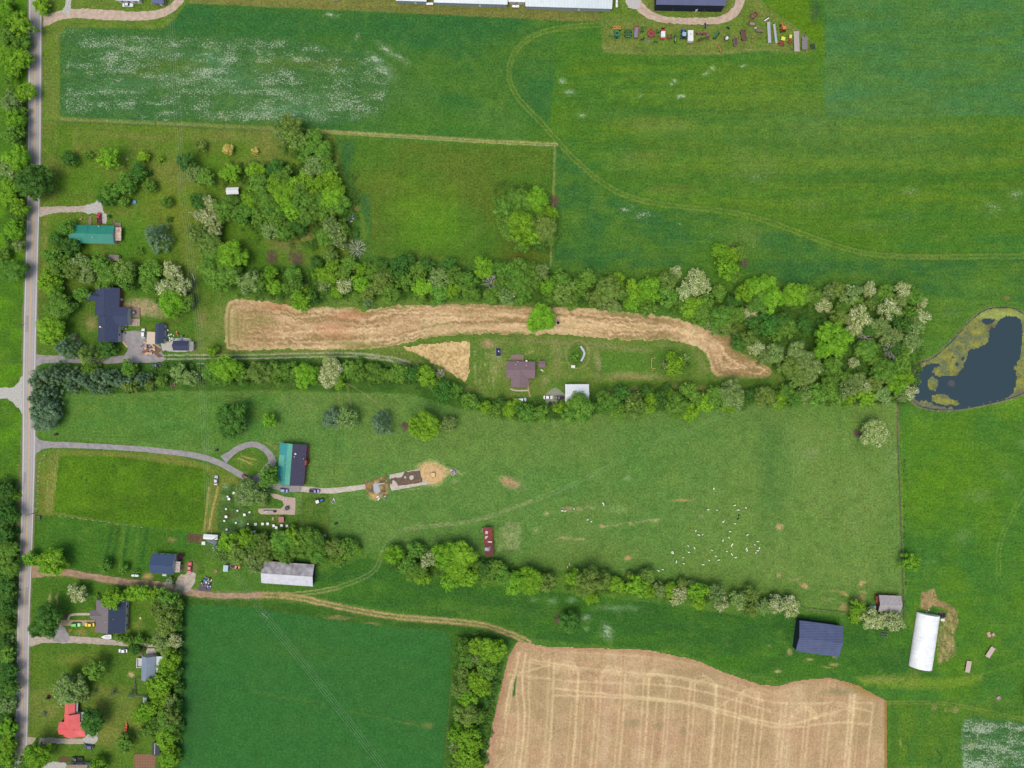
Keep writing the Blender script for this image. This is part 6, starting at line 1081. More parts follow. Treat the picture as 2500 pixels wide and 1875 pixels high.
def under():
    r = np.random.default_rng(5); VV = []; QQ = []; AA = []; nb = 0
    for pts, wd in UG:
        p = np.array(pts, float); L = np.hypot(*np.diff(p, axis=0).T); cum = np.concatenate([[0], np.cumsum(L)])
        n = int((cum[-1] + wd) * wd * 2 / 110)
        t = r.uniform(-wd * .5, cum[-1] + wd * .5, n); tt = np.clip(t, 0, cum[-1]); cx = np.interp(tt, cum, p[:, 0]) + r.uniform(-1, 1, n) * wd * .9; cy = np.interp(tt, cum, p[:, 1]) + r.uniform(-1, 1, n) * wd * .9
        for x, y in zip(cx, cy):
            X, Y, _ = P(x, y, 1); rl = r.uniform(.9, 2.0) if wd > 8 else r.uniform(.4, .9); hh = r.uniform(.2, 1.2) * min(1, wd / 15); m = 34 if wd > 8 else 14
            d = r.normal(size=(m, 3)); d /= np.linalg.norm(d, axis=1)[:, None]; d[:, 2] = np.abs(d[:, 2]); c = np.array([X, Y, hh]) + d * np.array([rl, rl, rl * .7]) * r.uniform(.5, 1.1, m)[:, None]
            nn = d + r.normal(size=(m, 3)) * .5 + np.array([0, 0, .6]); nn /= np.linalg.norm(nn, axis=1)[:, None]; a_ = np.cross(nn, r.normal(size=(m, 3))); a_ /= np.linalg.norm(a_, axis=1)[:, None]; b_ = np.cross(nn, a_)
            s1 = r.uniform(.18, .45, m)[:, None]; s2 = s1 * .7
            VV.append(np.stack([c - a_ * s1, c - b_ * s2, c + a_ * s1, c + b_ * s2], 1).reshape(-1, 3)); QQ.append(np.arange(m * 4).reshape(-1, 4) + nb); nb += m * 4; AA.append(np.column_stack([np.full(m, r.random()), r.random(m), r.random(m)]))
    me = mesh_np('undergrowth', np.concatenate(VV), np.concatenate(QQ), [('lv', 'FLOAT_VECTOR', 'FACE', np.concatenate(AA))])
    o = link('undergrowth', me, leafmat('undergrowth', tb((48, 84, 34)), tb((88, 118, 46)))); tag(o, 'dense dark green scrub under and between the hedgerow trees', 'undergrowth', kind='stuff'); print('UG', len(me.polygons))
under()
# ---------------------------------------------------------------- vehicles
def paint(name, rgb): return MAT(name, rgb, .3, var=.03, spec=.6)
tyre = MAT('tyre', (44, 44, 46), .9); rim = MAT('rim', (150, 152, 156), .4, .6); lampw = MAT('lamp_glass', (220, 222, 224), .2); lampr = MAT('tail_lamp', (170, 40, 40), .3); darkg = MAT('car_glass', (40, 46, 54), .1, spec=.8)
def loft(st, mat, name, parent, n=8):
    """st: (x, half width, z bottom, z top)"""
    m = MB(); vs = []
    for x, w, a_, b_ in st:
        h = b_ - a_
        vs += [(x, -w * .9, a_), (x, -w, a_ + h * .35), (x, -w * .97, a_ + h * .75), (x, -w * .78, b_), (x, w * .78, b_), (x, w * .97, a_ + h * .75), (x, w, a_ + h * .35), (x, w * .9, a_)]
    fs = []
    for i in range(len(st) - 1):
        for j in range(8): fs.append((i * 8 + j, i * 8 + (j + 1) % 8, (i + 1) * 8 + (j + 1) % 8, (i + 1) * 8 + j))
    fs += [tuple(range(8)), tuple((len(st) - 1) * 8 + j for j in range(7, -1, -1))]
    return m.add(vs, [f[::-1] for f in fs]).build(name, mat, parent)
def quadslab(name, mat, parent, p, off):
    a_ = [Vector(q) for q in p]; n_ = (a_[1] - a_[0]).cross(a_[3] - a_[0]).normalized() * off
    vs = [q - n_ for q in a_] + [q + n_ for q in a_]
    return MB().add(vs, [(3, 2, 1, 0), (4, 5, 6, 7), (0, 1, 5, 4), (1, 2, 6, 5), (2, 3, 7, 6), (3, 0, 4, 7)]).build(name, mat, parent)
def wheels(t, xf, xr, w, r=.33, names='wheel'):
    for x in (xf, xr):
        for s in (-1, 1):
            wo = MB().cyl((x, s * (w - .22), r), (x, s * w, r), r, n=14).build('wheel', tyre, t); MB().cyl((x, s * (w - .02), r), (x, s * (w + .02), r), r * .6, n=10).build('rim', rim, wo)
def car(px, py, ang, label, col, kind='sedan', cat='car', L=4.7, name='parked_car', grp='vehicles parked on the drives and yards'):
    mt = paint('paint_%d_%d_%d' % col, col); t = thing(name, label, cat, P(px, py, .06), R(ang), grp); h = L / 2; W_ = .93
    if kind == 'pickup':
        loft([(-h, .78, .45, .95), (-h + .15, W_, .42, 1.02), (0, W_, .42, 1.02), (h - 1.2, W_, .42, 1.05), (h - .3, W_ * .95, .45, .98), (h, .72, .5, .85)], mt, 'body', t)
        MB().box(-h * .52, 0, 1.02, h * .82, 1.45, .04).build('bed', MAT('bed_liner', (52, 52, 56), .8), t)
        for s in (-1, 1): MB().box(-h * .52, s * .82, 1.1, h * .9, .1, .2).build('bed_side', mt, t)
        MB().box(-h + .06, 0, 1.1, .1, 1.6, .2).build('tailgate', mt, t); x0, x1, X0, X1 = -.25, 1.35, -.05, .8; zt = 1.75; zb = 1.03
    else:
        hb = .92 if kind == 'sedan' else 1.05
        loft([(-h, .7, .38, hb - .18), (-h + .12, .86, .34, hb - .05), (-h + .9, W_, .3, hb), (0, W_, .3, hb), (h - 1.25, W_, .3, hb), (h - .35, .86, .32, hb - .12), (h, .66, .4, hb - .3)], mt, 'body', t)
        if kind == 'sedan': x0, x1, X0, X1, zt, zb = -1.65, 1.05, -1.0, .35, 1.42, .9
        elif kind == 'hatch': x0, x1, X0, X1, zt, zb = -h + .3, 1.1, -h + .7, .4, 1.5, .95
        else: x0, x1, X0, X1, zt, zb = -h + .2, 1.15, -h + .5, .55, 1.72, 1.02
    w0, w1 = .82, .64
    cab = MB().add([(x0, -w0, zb), (x1, -w0, zb), (x1, w0, zb), (x0, w0, zb), (X0, -w1, zt), (X1, -w1, zt), (X1, w1, zt), (X0, w1, zt)], [(3, 2, 1, 0), (4, 5, 6, 7), (0, 1, 5, 4), (1, 2, 6, 5), (2, 3, 7, 6), (3, 0, 4, 7)]).build('cabin', mt, t)
    def ins(p, f=.1):
        c = sum((Vector(q) for q in p), Vector()) / 4; return [Vector(q).lerp(c, f) for q in p]
    quadslab('windshield', darkg, t, ins([(x1, -w0, zb), (x1, w0, zb), (X1, w1, zt), (X1, -w1, zt)]), .02)
    quadslab('rear_window', darkg, t, ins([(x0, w0, zb), (x0, -w0, zb), (X0, -w1, zt), (X0, w1, zt)]), .02)
    quadslab('side_window', darkg, t, ins([(x0, -w0, zb), (x1, -w0, zb), (X1, -w1, zt), (X0, -w1, zt)]), .02); quadslab('side_window', darkg, t, ins([(x1, w0, zb), (x0, w0, zb), (X0, w1, zt), (X1, w1, zt)]), .02)
    wheels(t, h - .9, -h + .95, .93, .36 if kind == 'pickup' else .33)
    for s in (-1, 1):
        MB().box(h - .12, s * .58, .68, .1, .3, .16).build('headlight', lampw, t); MB().box(-h + .06, s * .66, .78, .1, .2, .2).build('taillight', lampr, t)
    return t
car(244, 534, 90, 'red pickup parked on white gravel behind the green roofed house', (176, 40, 54), 'pickup', 'pickup truck', 5.6, 'pickup_truck')
car(352, 814, 92, 'white car parked on cracked asphalt beside the tan carport', (226, 228, 230), 'hatch')
car(386, 892.5, 180, 'dark pickup with teal hood parked under the hedge below the asphalt drive', (56, 96, 100), 'pickup', 'pickup truck', 5.4, 'pickup_truck')
car(603, 1165, 155, 'dark maroon car driving off the loop drive', (112, 40, 56), 'suv', 'car', 4.9)
car(529, 1172, 86, 'silver sedan parked alone on grass beside the wheel tracks', (176, 184, 192), 'sedan')
car(694.5, 1197, -8, 'bright blue hatchback parked below the teal and navy house', (52, 100, 170), 'hatch', 'car', 4.3)
car(769, 1198, -2, 'royal blue pickup parked at the start of the pale concrete track', (36, 74, 150), 'pickup', 'pickup truck', 5.2, 'pickup_truck')
car(465, 1384, 87, 'red sedan parked right of the peeling white porch', (196, 46, 60), 'sedan', 'car', 5.2)
car(577, 1382, -7, 'red pickup with pale bed cover parked near the light blue trailer', (186, 40, 56), 'pickup', 'pickup truck', 4.6, 'pickup_truck')
car(187.5, 1524, 0, 'lime green car on the tan driveway left of the yellow one', (104, 200, 84), 'hatch')
car(221, 1524, 180, 'yellow sports car with black roof stripes at the grey house', (236, 196, 40), 'sedan')
car(302, 1587.5, 178, 'white car nosed against bushes north of the pale blue grey house', (228, 228, 232), 'sedan', 'car', 4.3)
car(219, 1821, 172, 'navy blue car parked at the end of the short gravel drive', (48, 62, 102), 'hatch')
car(191, 1851, 178, 'black pickup with silver stripe near the bottom edge', (40, 46, 54), 'pickup', 'pickup truck', 5.6, 'pickup_truck')
car(1338, 970, 0, 'white sedan parked on the gravel left of the black truck', (224, 224, 224), 'sedan', 'car', 4.5)
car(1366, 971, 180, 'black pickup parked against the white metal garage', (46, 50, 56), 'pickup', 'pickup truck', 4.6, 'pickup_truck')
car(1274, 976, 2, 'white van half under the hedge below the farmhouse', (214, 222, 232), 'suv', 'van', 4.3, 'van')
car(314, 14, 0, 'white sedan parked by the pink gravel drive at the top', (226, 228, 230), 'sedan', 'car', 5.2)
# boat on the drive
t = thing('boat', 'white boat on the gravel drive beside the grey roofed house', 'boat', P(262, 1554, .5), R(183))
def boatm():
    m = MB(); st = [(-2.3, 1.0), (-1, 1.05), (.6, .95), (1.9, .55), (2.7, .03)]; vs = []
    for x, w in st: vs += [(x, -w, .6), (x, -w * .55, 0), (x, w * .55, 0), (x, w, .6)]
    fs = [(i * 4 + j, i * 4 + j + 1, i * 4 + j + 5, i * 4 + j + 4) for i in range(4) for j in range(3)] + [(0, 4, 7, 3), (4, 8, 11, 7), (8, 12, 15, 11), (12, 16, 19, 15), (0, 3, 2, 1)]
    return m.add(vs, fs)
boatm().build('hull', MAT('boat_white', (226, 228, 230), .4), t); MB().box(-.3, 0, .68, 2.2, 1.2, .14, 0, .8).build('cover', MAT('boat_cover', (206, 210, 214), .6), t); MB().box(-.6, 0, -.25, 3.6, .9, .12).build('trailer', greyw, t)
for s in (-1, 1): MB().cyl((-.8, s * .75, -.2), (-.8, s * .95, -.2), .28, n=10).build('wheel', tyre, t)

# ---------------------------------------------------------------- farm machinery
def machine(name, label, cat, px, py, ang, parts, grp='farm machinery parked in the top yard', z=.02):
    t = thing(name, label, cat, P(px, py, z), R(ang), grp)
    for pn, mat, prims in [q for p_ in parts for q in (p_ if isinstance(p_, list) else [p_])]:
        m = MB()
        for p in prims:
            if p[0] == 'b': m.box(*p[1:])
            else: m.cyl(*p[1:])
        m.build(pn, mat, t)
    return t
def pm(n, c): return MAT('paint_' + n, c, .5, var=.1, scale=2)
RED, GRN, YEL, BLU, ORG = pm('red', (172, 44, 54)), pm('green', (54, 122, 84)), pm('yellow', (206, 160, 60)), pm('blue', (60, 112, 176)), pm('orange', (222, 120, 60))
DGR, RST, BRN, GRY = pm('dark_green', (46, 84, 60)), pm('rust', (130, 72, 60)), pm('brown', (124, 100, 92)), pm('grey', (150, 152, 158)); BLK = MAT('black', (42, 44, 50), .8); SIL = pm('silver', (176, 180, 190)); WHT = wp
def wh(*pts, r=.4, w=.25): return [('wheel', tyre, [('c', (x, y - w / 2, r), (x, y + w / 2, r), r, r, 12)]) for x, y in pts]
def tractor(px, py, ang, label, col, roofc, s=1.0, grp='farm machinery parked in the top yard'):
    t = machine('tractor', label, 'tractor', px, py, ang, [('hood', col, [('b', 1.15, 0, 1.15, 1.9, .75, .6, 0, .85)]), ('chassis', BLK, [('b', .2, 0, .75, 3.6, .5, .4)]), ('cab', darkg, [('b', -.6, 0, 1.7, 1.4, 1.3, 1.1, 0, .9)]), ('cab_roof', roofc, [('b', -.6, 0, 2.32, 1.5, 1.4, .16)]), ('fender', col, [('b', -.9, .85, 1.35, 1.2, .35, .14), ('b', -.9, -.85, 1.35, 1.2, .35, .14)]), ('exhaust', BLK, [('c', (1.3, .25, 1.4), (1.3, .25, 2.2), .06)])], grp)
    for x, r, w in ((-.9, .78, .95), (1.5, .48, .75)):
        for q in (-1, 1): wo = MB().cyl((x, q * w - .2, r), (x, q * w + .2, r), r, n=16).build('wheel', tyre, t); MB().cyl((x, q * (w + .1) - .13, r), (x, q * (w + .1) + .13, r), r * .5, n=10).build('rim', roofc, wo)
    t.scale = (s, s, s); return t
machine('hay_rake', 'orange yellow hay rake at the left end of the machinery row', 'hay rake', 1505, 69, 0, [('frame', YEL, [('b', 0, .75, .8, 4.4, .18, .2), ('b', 0, -.75, .8, 4.4, .18, .2), ('b', 1.9, 0, .8, .2, 2.2, .2), ('b', -1.5, 0, .8, .2, 1.6, .2), ('b', .3, 0, .8, 3.4, .16, .16, .35), ('b', .3, 0, .82, 3.4, .16, .16, -.35)]), ('drawbar', BLK, [('b', -2.7, 0, .6, 1.4, .16, .16)]), ('reel', MAT('tines', (150, 120, 70)), [('c', (-1.4, -.4, .5), (1.7, -.4, .5), .3), ('c', (-1.4, .4, .5), (1.7, .4, .5), .3)]), wh((1.6, 1.2), (1.6, -1.2), (-1.6, 1.0))])
machine('baler', 'green baler with a long chute below the yellow hay rake', 'baler', 1502, 86, 0, [('body', GRN, [('b', .6, .1, 1.1, 2.4, 2.9, 1.5, 0, .82)]), ('feeder', GRN, [('b', .2, 1.8, .9, 1.6, .5, .6)]), ('chute', GRN, [('b', -2.0, -.5, .7, 3.2, .45, .4, -.05)]), ('belt', BLK, [('b', .6, .1, 1.9, 1.2, .9, .06)]), wh((.6, 1.6), (.6, -1.6), r=.5)])
machine('harrow', 'dark green harrow standing right of the green baler', 'harrow', 1533, 84, 90, [('frame', DGR, [('b', 0, y, .7, 4.2, .14, .14) for y in (-1.3, -.45, .45, 1.3)] + [('b', x, 0, .75, .14, 3.0, .14) for x in (-2, -.7, .7, 2)]), ('gang', GRN, [('c', (-1.9, -.9, .4), (1.9, -.9, .4), .28), ('c', (-1.9, .9, .4), (1.9, .9, .4), .28)]), ('wing', GRN, [('b', -1.6, 0, 1.0, .5, 2.4, .1)]), wh((-.9, 1.7), (.9, 1.7), (-.9, -1.7), (.9, -1.7))])
def wagon(px, py, ang, label, side, bed, L=4.6, W=1.9, h=.5, **k):
    return machine('farm_wagon', label, 'wagon', px, py, ang, [('bed', bed, [('b', 0, 0, .95, L - .1, W - .1, .1)]), ('side', side, [('b', 0, W / 2, .95 + h / 2, L, .12, h)]), ('side', side, [('b', 0, -W / 2, .95 + h / 2, L, .12, h)]), ('end_board', side, [('b', L / 2, 0, .95 + h / 2, .12, W - .13, h)]), ('end_board', side, [('b', -L / 2, 0, .95 + h / 2, .12, W - .13, h)]), ('tongue', BLK, [('b', L / 2 + .7, 0, .5, 1.4, .1, .1)]), wh((L * .33, W / 2), (L * .33, -W / 2), (-L * .33, W / 2), (-L * .33, -W / 2))], **k)
wagon(1552, 82, 84, 'red sided wagon with slatted grey bed in the machinery row', RED, MAT('slat_grey', (130, 138, 160), .8, stripes=('X', .3, .5, (90, 96, 110))), 5.4, 2.0)
machine('drill', 'tall green implement with folded arms right of the red wagon', 'implement', 1567, 74, 90, [('frame', DGR, [('b', 0, 0, .8, 3.0, .2, .2), ('b', 1.0, 0, .9, .2, 1.4, .2), ('b', -.8, 0, .9, .2, 1.0, .2)]), ('arm', GRN, [('b', .2, .4, 1.0, 2, .14, .14, .4), ('b', .2, -.4, 1.0, 2, .14, .14, -.4)]), wh((-.8, .6), (-.8, -.6), r=.3)])
machine('plough', 'small dark plough with a pale disc below the green implement', 'plough', 1568, 97, 20, [('beam', BLK, [('b', 0, 0, .6, 2.4, .2, .2)]), ('share', DGR, [('b', -.6, .3, .3, .9, .2, .5, .5), ('b', .3, -.3, .3, .9, .2, .5, .5)]), ('disc', SIL, [('c', (.2, .3, .5), (.2, .4, .5), .35)]), wh((.8, .4), r=.3)])
t = machine('hay_tedder', 'round red spoked tedder in the middle of the machinery row', 'hay tedder', 1589, 83, 0, [('frame', RED, [('b', 0, 0, .9, 3.2, .2, .2, a) for a in (0, .8, 1.6, 2.4)] + [('b', 0, -1.7, .7, .9, .7, .3)]), ('rim_guard', RED, [('b', 1.7 * math.cos(a), 1.7 * math.sin(a), .6, .2, 1.3, .25, a) for a in (0, .785, 1.57, 2.36, 3.14, 3.93, 5.5)]), ('deck', BRN, [('c', (0, 0, .5), (0, 0, .58), 1.6, 1.6, 16)]), ('mast', RED, [('b', 0, 2.1, 1, .8, .8, .5)]), wh((-1.2, -1.2), (1.2, -1.2), r=.3)])
machine('seeder', 'small dark green implement just right of the red tedder', 'implement', 1605, 78, 100, [('frame', DGR, [('b', 0, 0, .7, 2.4, .16, .2), ('b', .5, 0, .8, .16, 1.6, .16), ('b', -.5, .2, .8, .16, 1.2, .16, .4)]), ('box', GRN, [('b', -.2, 0, 1, .9, .6, .5)]), wh((-.6, .7), (-.6, -.7), r=.3)])
machine('drag_bar', 'thin grey drag bar lying below the red tedder', 'drag bar', 1584, 100, -12, [('beam', GRY, [('b', 0, 0, .2, 2.8, .2, .2)]), ('tooth', BLK, [('b', x, .25, .15, .08, .5, .12) for x in (-1, -.3, .4, 1.1)])])
machine('drag_bar', 'short dark blade lying left of the red and white truck', 'blade', 1600, 102, -8, [('beam', DGR, [('b', 0, 0, .25, 1.9, .35, .3)]), ('blade', BLK, [('b', 0, -.3, .2, 2.0, .12, .4)])])
machine('grain_truck', 'red and white truck standing between tedder and small disc', 'truck', 1617, 86, 90, [('cab', RED, [('b', 1.9, 0, 1.2, 1.6, 1.9, 1.4, 0, .88)]), ('box', WHT, [('b', -.4, 0, 1.35, 2.8, 2.0, 1.3)]), ('rear_deck', RED, [('b', -2.2, 0, .9, .8, 2.0, .3)]), ('chassis', BLK, [('b', 0, 0, .55, 5, .8, .2)]), ('windshield', darkg, [('b', 2.3, 0, 1.75, .5, 1.5, .3)]), wh((1.7, .9), (1.7, -.9), (-1.4, .9), (-1.4, -.9))])
machine('disc_harrow', 'small dark red harrow between two trucks', 'harrow', 1634, 92, 0, [('frame', RST, [('b', x, 0, .6, .12, 2.6, .12) for x in (-1, -.3, .4, 1.1)] + [('b', 0, y, .65, 2.6, .12, .12) for y in (-.9, .1, 1)]), ('gang', BLK, [('c', (-1.1, -.5, .3), (1.1, -.5, .3), .22)]), wh((-.9, 1.2), (.9, 1.2), r=.3)])
machine('mower', 'narrow pale green mower standing left of the blue tractor', 'mower', 1648, 97, 85, [('frame', GRN, [('b', 0, .2, .7, 4.0, .16, .2), ('b', 0, -.3, .7, 3.4, .12, .16, .1)]), ('bar', SIL, [('b', .2, -.1, .5, 3, .3, .1)]), ('head', DGR, [('b', 1.4, .2, .8, .8, 1.0, .5), ('b', -1.5, 0, .6, .8, .8, .4)]), wh((-.9, .6), (.9, .6), r=.3)])
tractor(1667, 87, 90, 'pale blue tractor parked left of the white camper', BLU, pm('pale_blue', (150, 180, 214)), 1.25)
machine('camper', 'white camper trailer beside the blue tractor', 'camper', 1683, 93, 91, [('body', WHT, [('b', 0, 0, 1.55, 5.2, 2.6, 1.9)]), ('skirt', GRY, [('b', 0, 0, .55, 4.8, 2.4, .2)]), ('nose', GRY, [('b', -2.8, 0, 1.2, .5, 2.0, 1.2)]), ('roof_vent', GRY, [('b', .6, 0, 2.56, .5, .5, .1)]), ('window', darkg, [('b', .9, 1.31, 1.7, 1.0, .06, .6), ('b', .9, -1.31, 1.7, 1.0, .06, .6)]), wh((.2, 1.15), (-.7, 1.15), (.2, -1.15), (-.7, -1.15), r=.35)])
machine('gooseneck_trailer', 'long rusty implement carrier right of the white camper', 'implement', 1708, 82, -3, [('deck', RST, [('b', 0, 0, .8, 4.0, .9, .2), ('b', 2.6, 0, .8, 1.6, .8, .3)]), ('load', BRN, [('b', -.9, 0, 1.0, 1.2, 1.1, .4), ('b', .8, .1, 1.0, 1.0, .9, .3)]), ('edge', ORG, [('b', 0, .5, .95, 5.6, .08, .12)]), wh((1.4, .6), (1.4, -.6), (-1.4, .6), (-1.4, -.6), r=.3)])
machine('feed_box', 'small brown box implement left of the leaning green elevator', 'implement', 1727, 88, 8, [('box', BRN, [('b', 0, 0, .7, 1.6, 1.2, .8)]), ('frame', RST, [('b', 0, -.9, .5, 1.8, .3, .3)]), wh((.5, .7), (.5, -.7), r=.25)])
machine('cultivator', 'low green and rust cultivator below the brown box', 'cultivator', 1720, 95, 8, [('frame', DGR, [('b', 0, 0, .6, 4.6, .2, .2), ('b', .6, .4, .6, 3.0, .16, .16)]), ('tooth', RST, [('b', x, -.3, .35, .12, .9, .4) for x in (-2, -1.2, -.4, .4, 1.2, 2)]), wh((-1.5, .5), (1.5, .5), r=.3)])
machine('cultivator', 'short rusty cultivator just left of the green one', 'cultivator', 1706, 99, 5, [('frame', RST, [('b', 0, 0, .6, 2.2, .16, .2)]), ('tooth', DGR, [('b', x, -.25, .35, .12, .7, .4) for x in (-.9, -.3, .3, .9)]), wh((0, .5), r=.3)])
machine('hay_elevator', 'green drill leaning diagonally in the machinery yard', 'implement', 1748, 88, 52, [('box', DGR, [('b', 0, .2, 1.0, 4.0, .8, .6)]), ('lid', GRN, [('b', 0, .2, 1.34, 4.0, .5, .08)]), ('hoe', BLK, [('b', x, -.5, .4, .1, .7, .5) for x in (-1.6, -.8, 0, .8, 1.6)]), wh((-2, .1), (2, .1), r=.5)])
machine('roller', 'small dark roller standing upright above the row', 'roller', 1721, 64, 92, [('drum', BLK, [('c', (-1.2, 0, .4), (1.2, 0, .4), .4, .4, 12)]), ('frame', GRY, [('b', 0, .45, .5, 2.6, .1, .1), ('b', 0, -.45, .5, 2.6, .1, .1)])])
machine('sprayer', 'green sprayer with a white tank and folded booms', 'sprayer', 1775, 92, 60, [('frame', DGR, [('b', 0, 0, .7, 4.4, .2, .2), ('b', -1, .1, .8, 1.6, 1.6, .2)]), ('tank', WHT, [('c', (-1, -.05, .9), (-1, -.05, 1.7), .75, .65, 14)]), ('boom', GRN, [('b', 1.0, .7, 1, 2.8, .12, .12, .3), ('b', 1.0, -.7, 1, 2.8, .12, .12, -.2)]), ('hitch', RED, [('b', -2.1, .3, .5, .6, .3, .3)]), wh((-1.2, 1.0), (-1.2, -1.0), r=.45)])
machine('roller', 'dark cylinder roller above the sprayer', 'roller', 1777, 69, -30, [('drum', BLK, [('c', (-.9, 0, .45), (.9, 0, .45), .45, .45, 12)]), ('frame', GRY, [('b', 0, .5, .5, 2.0, .1, .1)])])
def spreader(px, py, ang, label, L=4.8, W=2.0, c=BRN): return wagon(px, py, ang, label, c, MAT('spreader_bed', (104, 78, 76), .9), L, W, .7)
spreader(1813, 89, 100, 'rounded brown manure spreader left of the rust frames'); spreader(1794, 105, 95, 'smaller grey brown spreader below and left of the larger one', 3.8, 1.8, MAT('pale_brown', (150, 136, 130), .9))
machine('drag', 'rusty folded drag standing apart at the front of the yard', 'drag', 1757, 119, 112, [('frame', pm('tan_rust', (156, 112, 76)), [('b', 0, 0, .5, 4.0, .25, .25), ('b', .8, .3, .5, 1.2, .9, .2, .3), ('b', -.9, .1, .5, 1.4, .9, .2, -.2)]), ('plate', RST, [('b', 1.4, 0, .4, .8, 1.2, .2)]), wh((-1.2, .6), (-1.2, -.5), r=.3)])
machine('loader_frame', 'big rust red loader frame near the loop drive', 'implement', 1838, 40, 35, [('frame', RST, [('b', 0, .9, .8, 4.2, .25, .3), ('b', 0, -.9, .8, 4.2, .25, .3), ('b', -1.2, 0, .8, .3, 1.8, .3), ('b', .4, 0, .8, .3, 1.8, .3), ('b', 1.9, 0, .8, .5, 2.2, .5)]), ('deck', BRN, [('b', -.3, 0, .65, 2.6, 1.4, .1)]), wh((-.6, 1.2), (-.6, -1.2), r=.4)])
machine('hay_mower', 'rusty mower with pale deck below the loader frame', 'mower', 1834, 60, -8, [('deck', MAT('pale_brown', (150, 136, 130), .9), [('b', .2, -.1, .8, 2.4, 1.2, .5)]), ('frame', RST, [('b', 0, .6, .8, 3.6, .2, .2), ('b', 1.6, 0, .7, .6, 1.6, .3), ('b', -1.7, .1, .7, .7, 1.0, .4)]), wh((1.0, .9), (-1.0, .9), r=.35)])
machine('fuel_tank', 'brown cylindrical tank lying in the machinery yard', 'tank', 1853, 77, -5, [('shell', BRN, [('c', (-1.8, 0, .75), (1.8, 0, .75), .68, .68, 16)]), ('cradle', BLK, [('b', -1, 0, .2, .2, 1.2, .4), ('b', 1, 0, .2, .2, 1.2, .4)]), ('cap', GRY, [('c', (0, 0, 1.4), (0, 0, 1.55), .15)])])
machine('pipe_stack', 'short white pipes lying above the brown tank', 'pipes', 1844, 69, 5, [('pipe', SIL, [('c', (-.6, y, .15), (.6, y, .15), .13) for y in (-.25, .05, .35)])])
machine('feed_trough', 'short white trough lying diagonal at the yard top right', 'trough', 1870, 48, 35, [('trough', WHT, [('b', 0, -.2, .5, 2.6, .5, .3)]), ('stand', BLK, [('b', .3, .4, .3, 2.4, .4, .2)])])
def beam(px, py, ang, L, W, label, mat):
    return machine('hay_trailer', label, 'trailer', px, py, ang, [('deck', mat, [('b', 0, 0, .8, L, W, .16)]), ('rail', SIL, [('b', 0, W / 2 - .06, .93, L, .1, .1)]), ('rail', SIL, [('b', 0, -W / 2 + .06, .93, L, .1, .1)]), ('hitch', BLK, [('b', L / 2 + .3, 0, .5, .6, .5, .15)]), wh((-1.5, W / 2 - .1), (-1.5, -W / 2 + .1), (-.7, W / 2 - .1), (-.7, -W / 2 + .1), r=.3)])
pale = MAT('pale_deck', (174, 176, 188), .6, stripes=('Y', .3, .3, (140, 142, 152))); tand = MAT('tan_boards', (176, 168, 160), .9, stripes=('Y', .25, .35, (136, 126, 118)))
beam(1876, 81, 93, 10.2, 1.5, 'long narrow pale trailer, the left of two slim ones', pale); beam(1891, 84, 97, 9.4, 1.1, 'slimmest pale trailer beside the orange tractor', pale); beam(1943, 103, 92, 10.0, 2.6, 'long wide tan plank trailer at the right end of the yard', tand)
tractor(1909, 71, 100, 'orange tractor with black rear at the right of the slim trailers', ORG, ORG, 1.1)
machine('planter', 'two row planter with yellow hopper lids, the left one', 'planter', 1908, 104, 75, [('hopper', pm('bright_yellow', (232, 216, 90)), [('b', 1.4, 0, 1.1, 1.6, 1.9, .5)]), ('frame', RST, [('b', -.8, 0, .6, 1.8, 2.0, .25), ('b', -1.6, 0, .6, .3, 3.0, .2)]), ('unit', RED, [('b', -.6, -.6, .9, .8, .4, .4), ('b', -.6, .6, .9, .8, .4, .4)]), wh((-1, 1.3), (-1, -1.3), r=.35)])
machine('planter', 'narrow planter with a yellow hopper, the right one', 'planter', 1927, 100, 85, [('hopper', pm('bright_yellow', (232, 216, 90)), [('b', 1.6, 0, 1.1, 1.6, 1.2, .5)]), ('frame', RST, [('b', -.6, 0, .6, 2.2, .9, .25), ('b', -1.2, 0, .6, .3, 2.0, .2)]), ('unit', RED, [('b', 0, -.3, .9, .7, .3, .4), ('b', 0, .4, .9, .7, .3, .4)]), wh((-1, .8), (-1, -.8), r=.35)])
wagon(1962, 108, 88, 'grey slatted wagon between plank trailer and black scrap', GRY, MAT('slat_grey2', (140, 130, 136), .8, stripes=('X', .8, .6, (80, 76, 84))), 6.0, 2.4, .4)
machine('harrow', 'small black spiky harrow at the far right end of the yard', 'harrow', 1983, 115, 10, [('frame', DGR, [('b', x, 0, .5, .14, 2.8, .14) for x in (-1, -.3, .4, 1.1)] + [('b', 0, y, .5, 2.6, .14, .14) for y in (-1, 0, 1)]), ('tooth', BLK, [('b', x, y, .4, .3, .3, .5, .6) for x in (-.9, 0, .9) for y in (-.8, 0, .8)])])
machine('rust_box', 'small rusty box beside the loop drive corner', 'crate', 1837, 93, 30, [('body', RST, [('b', 0, 0, .3, 1.0, .5, .5)]), ('lid', ORG, [('b', 0, 0, .58, 1.05, .3, .06)])])
machine('hay_pile', 'red machine parked against the dark equipment barn', 'implement', 1751, 25, 5, [('body', pm('dark_red', (120, 40, 62)), [('b', 0, 0, .7, 2.6, .9, .7, 0, .8)]), ('arm', RED, [('b', .4, -.5, .5, 2.6, .2, .2)]), wh((-.8, .6), (.8, .6), r=.35)])
tractor(781, 1222, 18, 'blue tractor with white canopy on the grass below the blue pickup', pm('bright_blue', (50, 120, 200)), WHT, 1.05, None)
tractor(1346, 985, 10, 'green tractor half hidden beside the black pickup', GRN, BLK, .75, None)
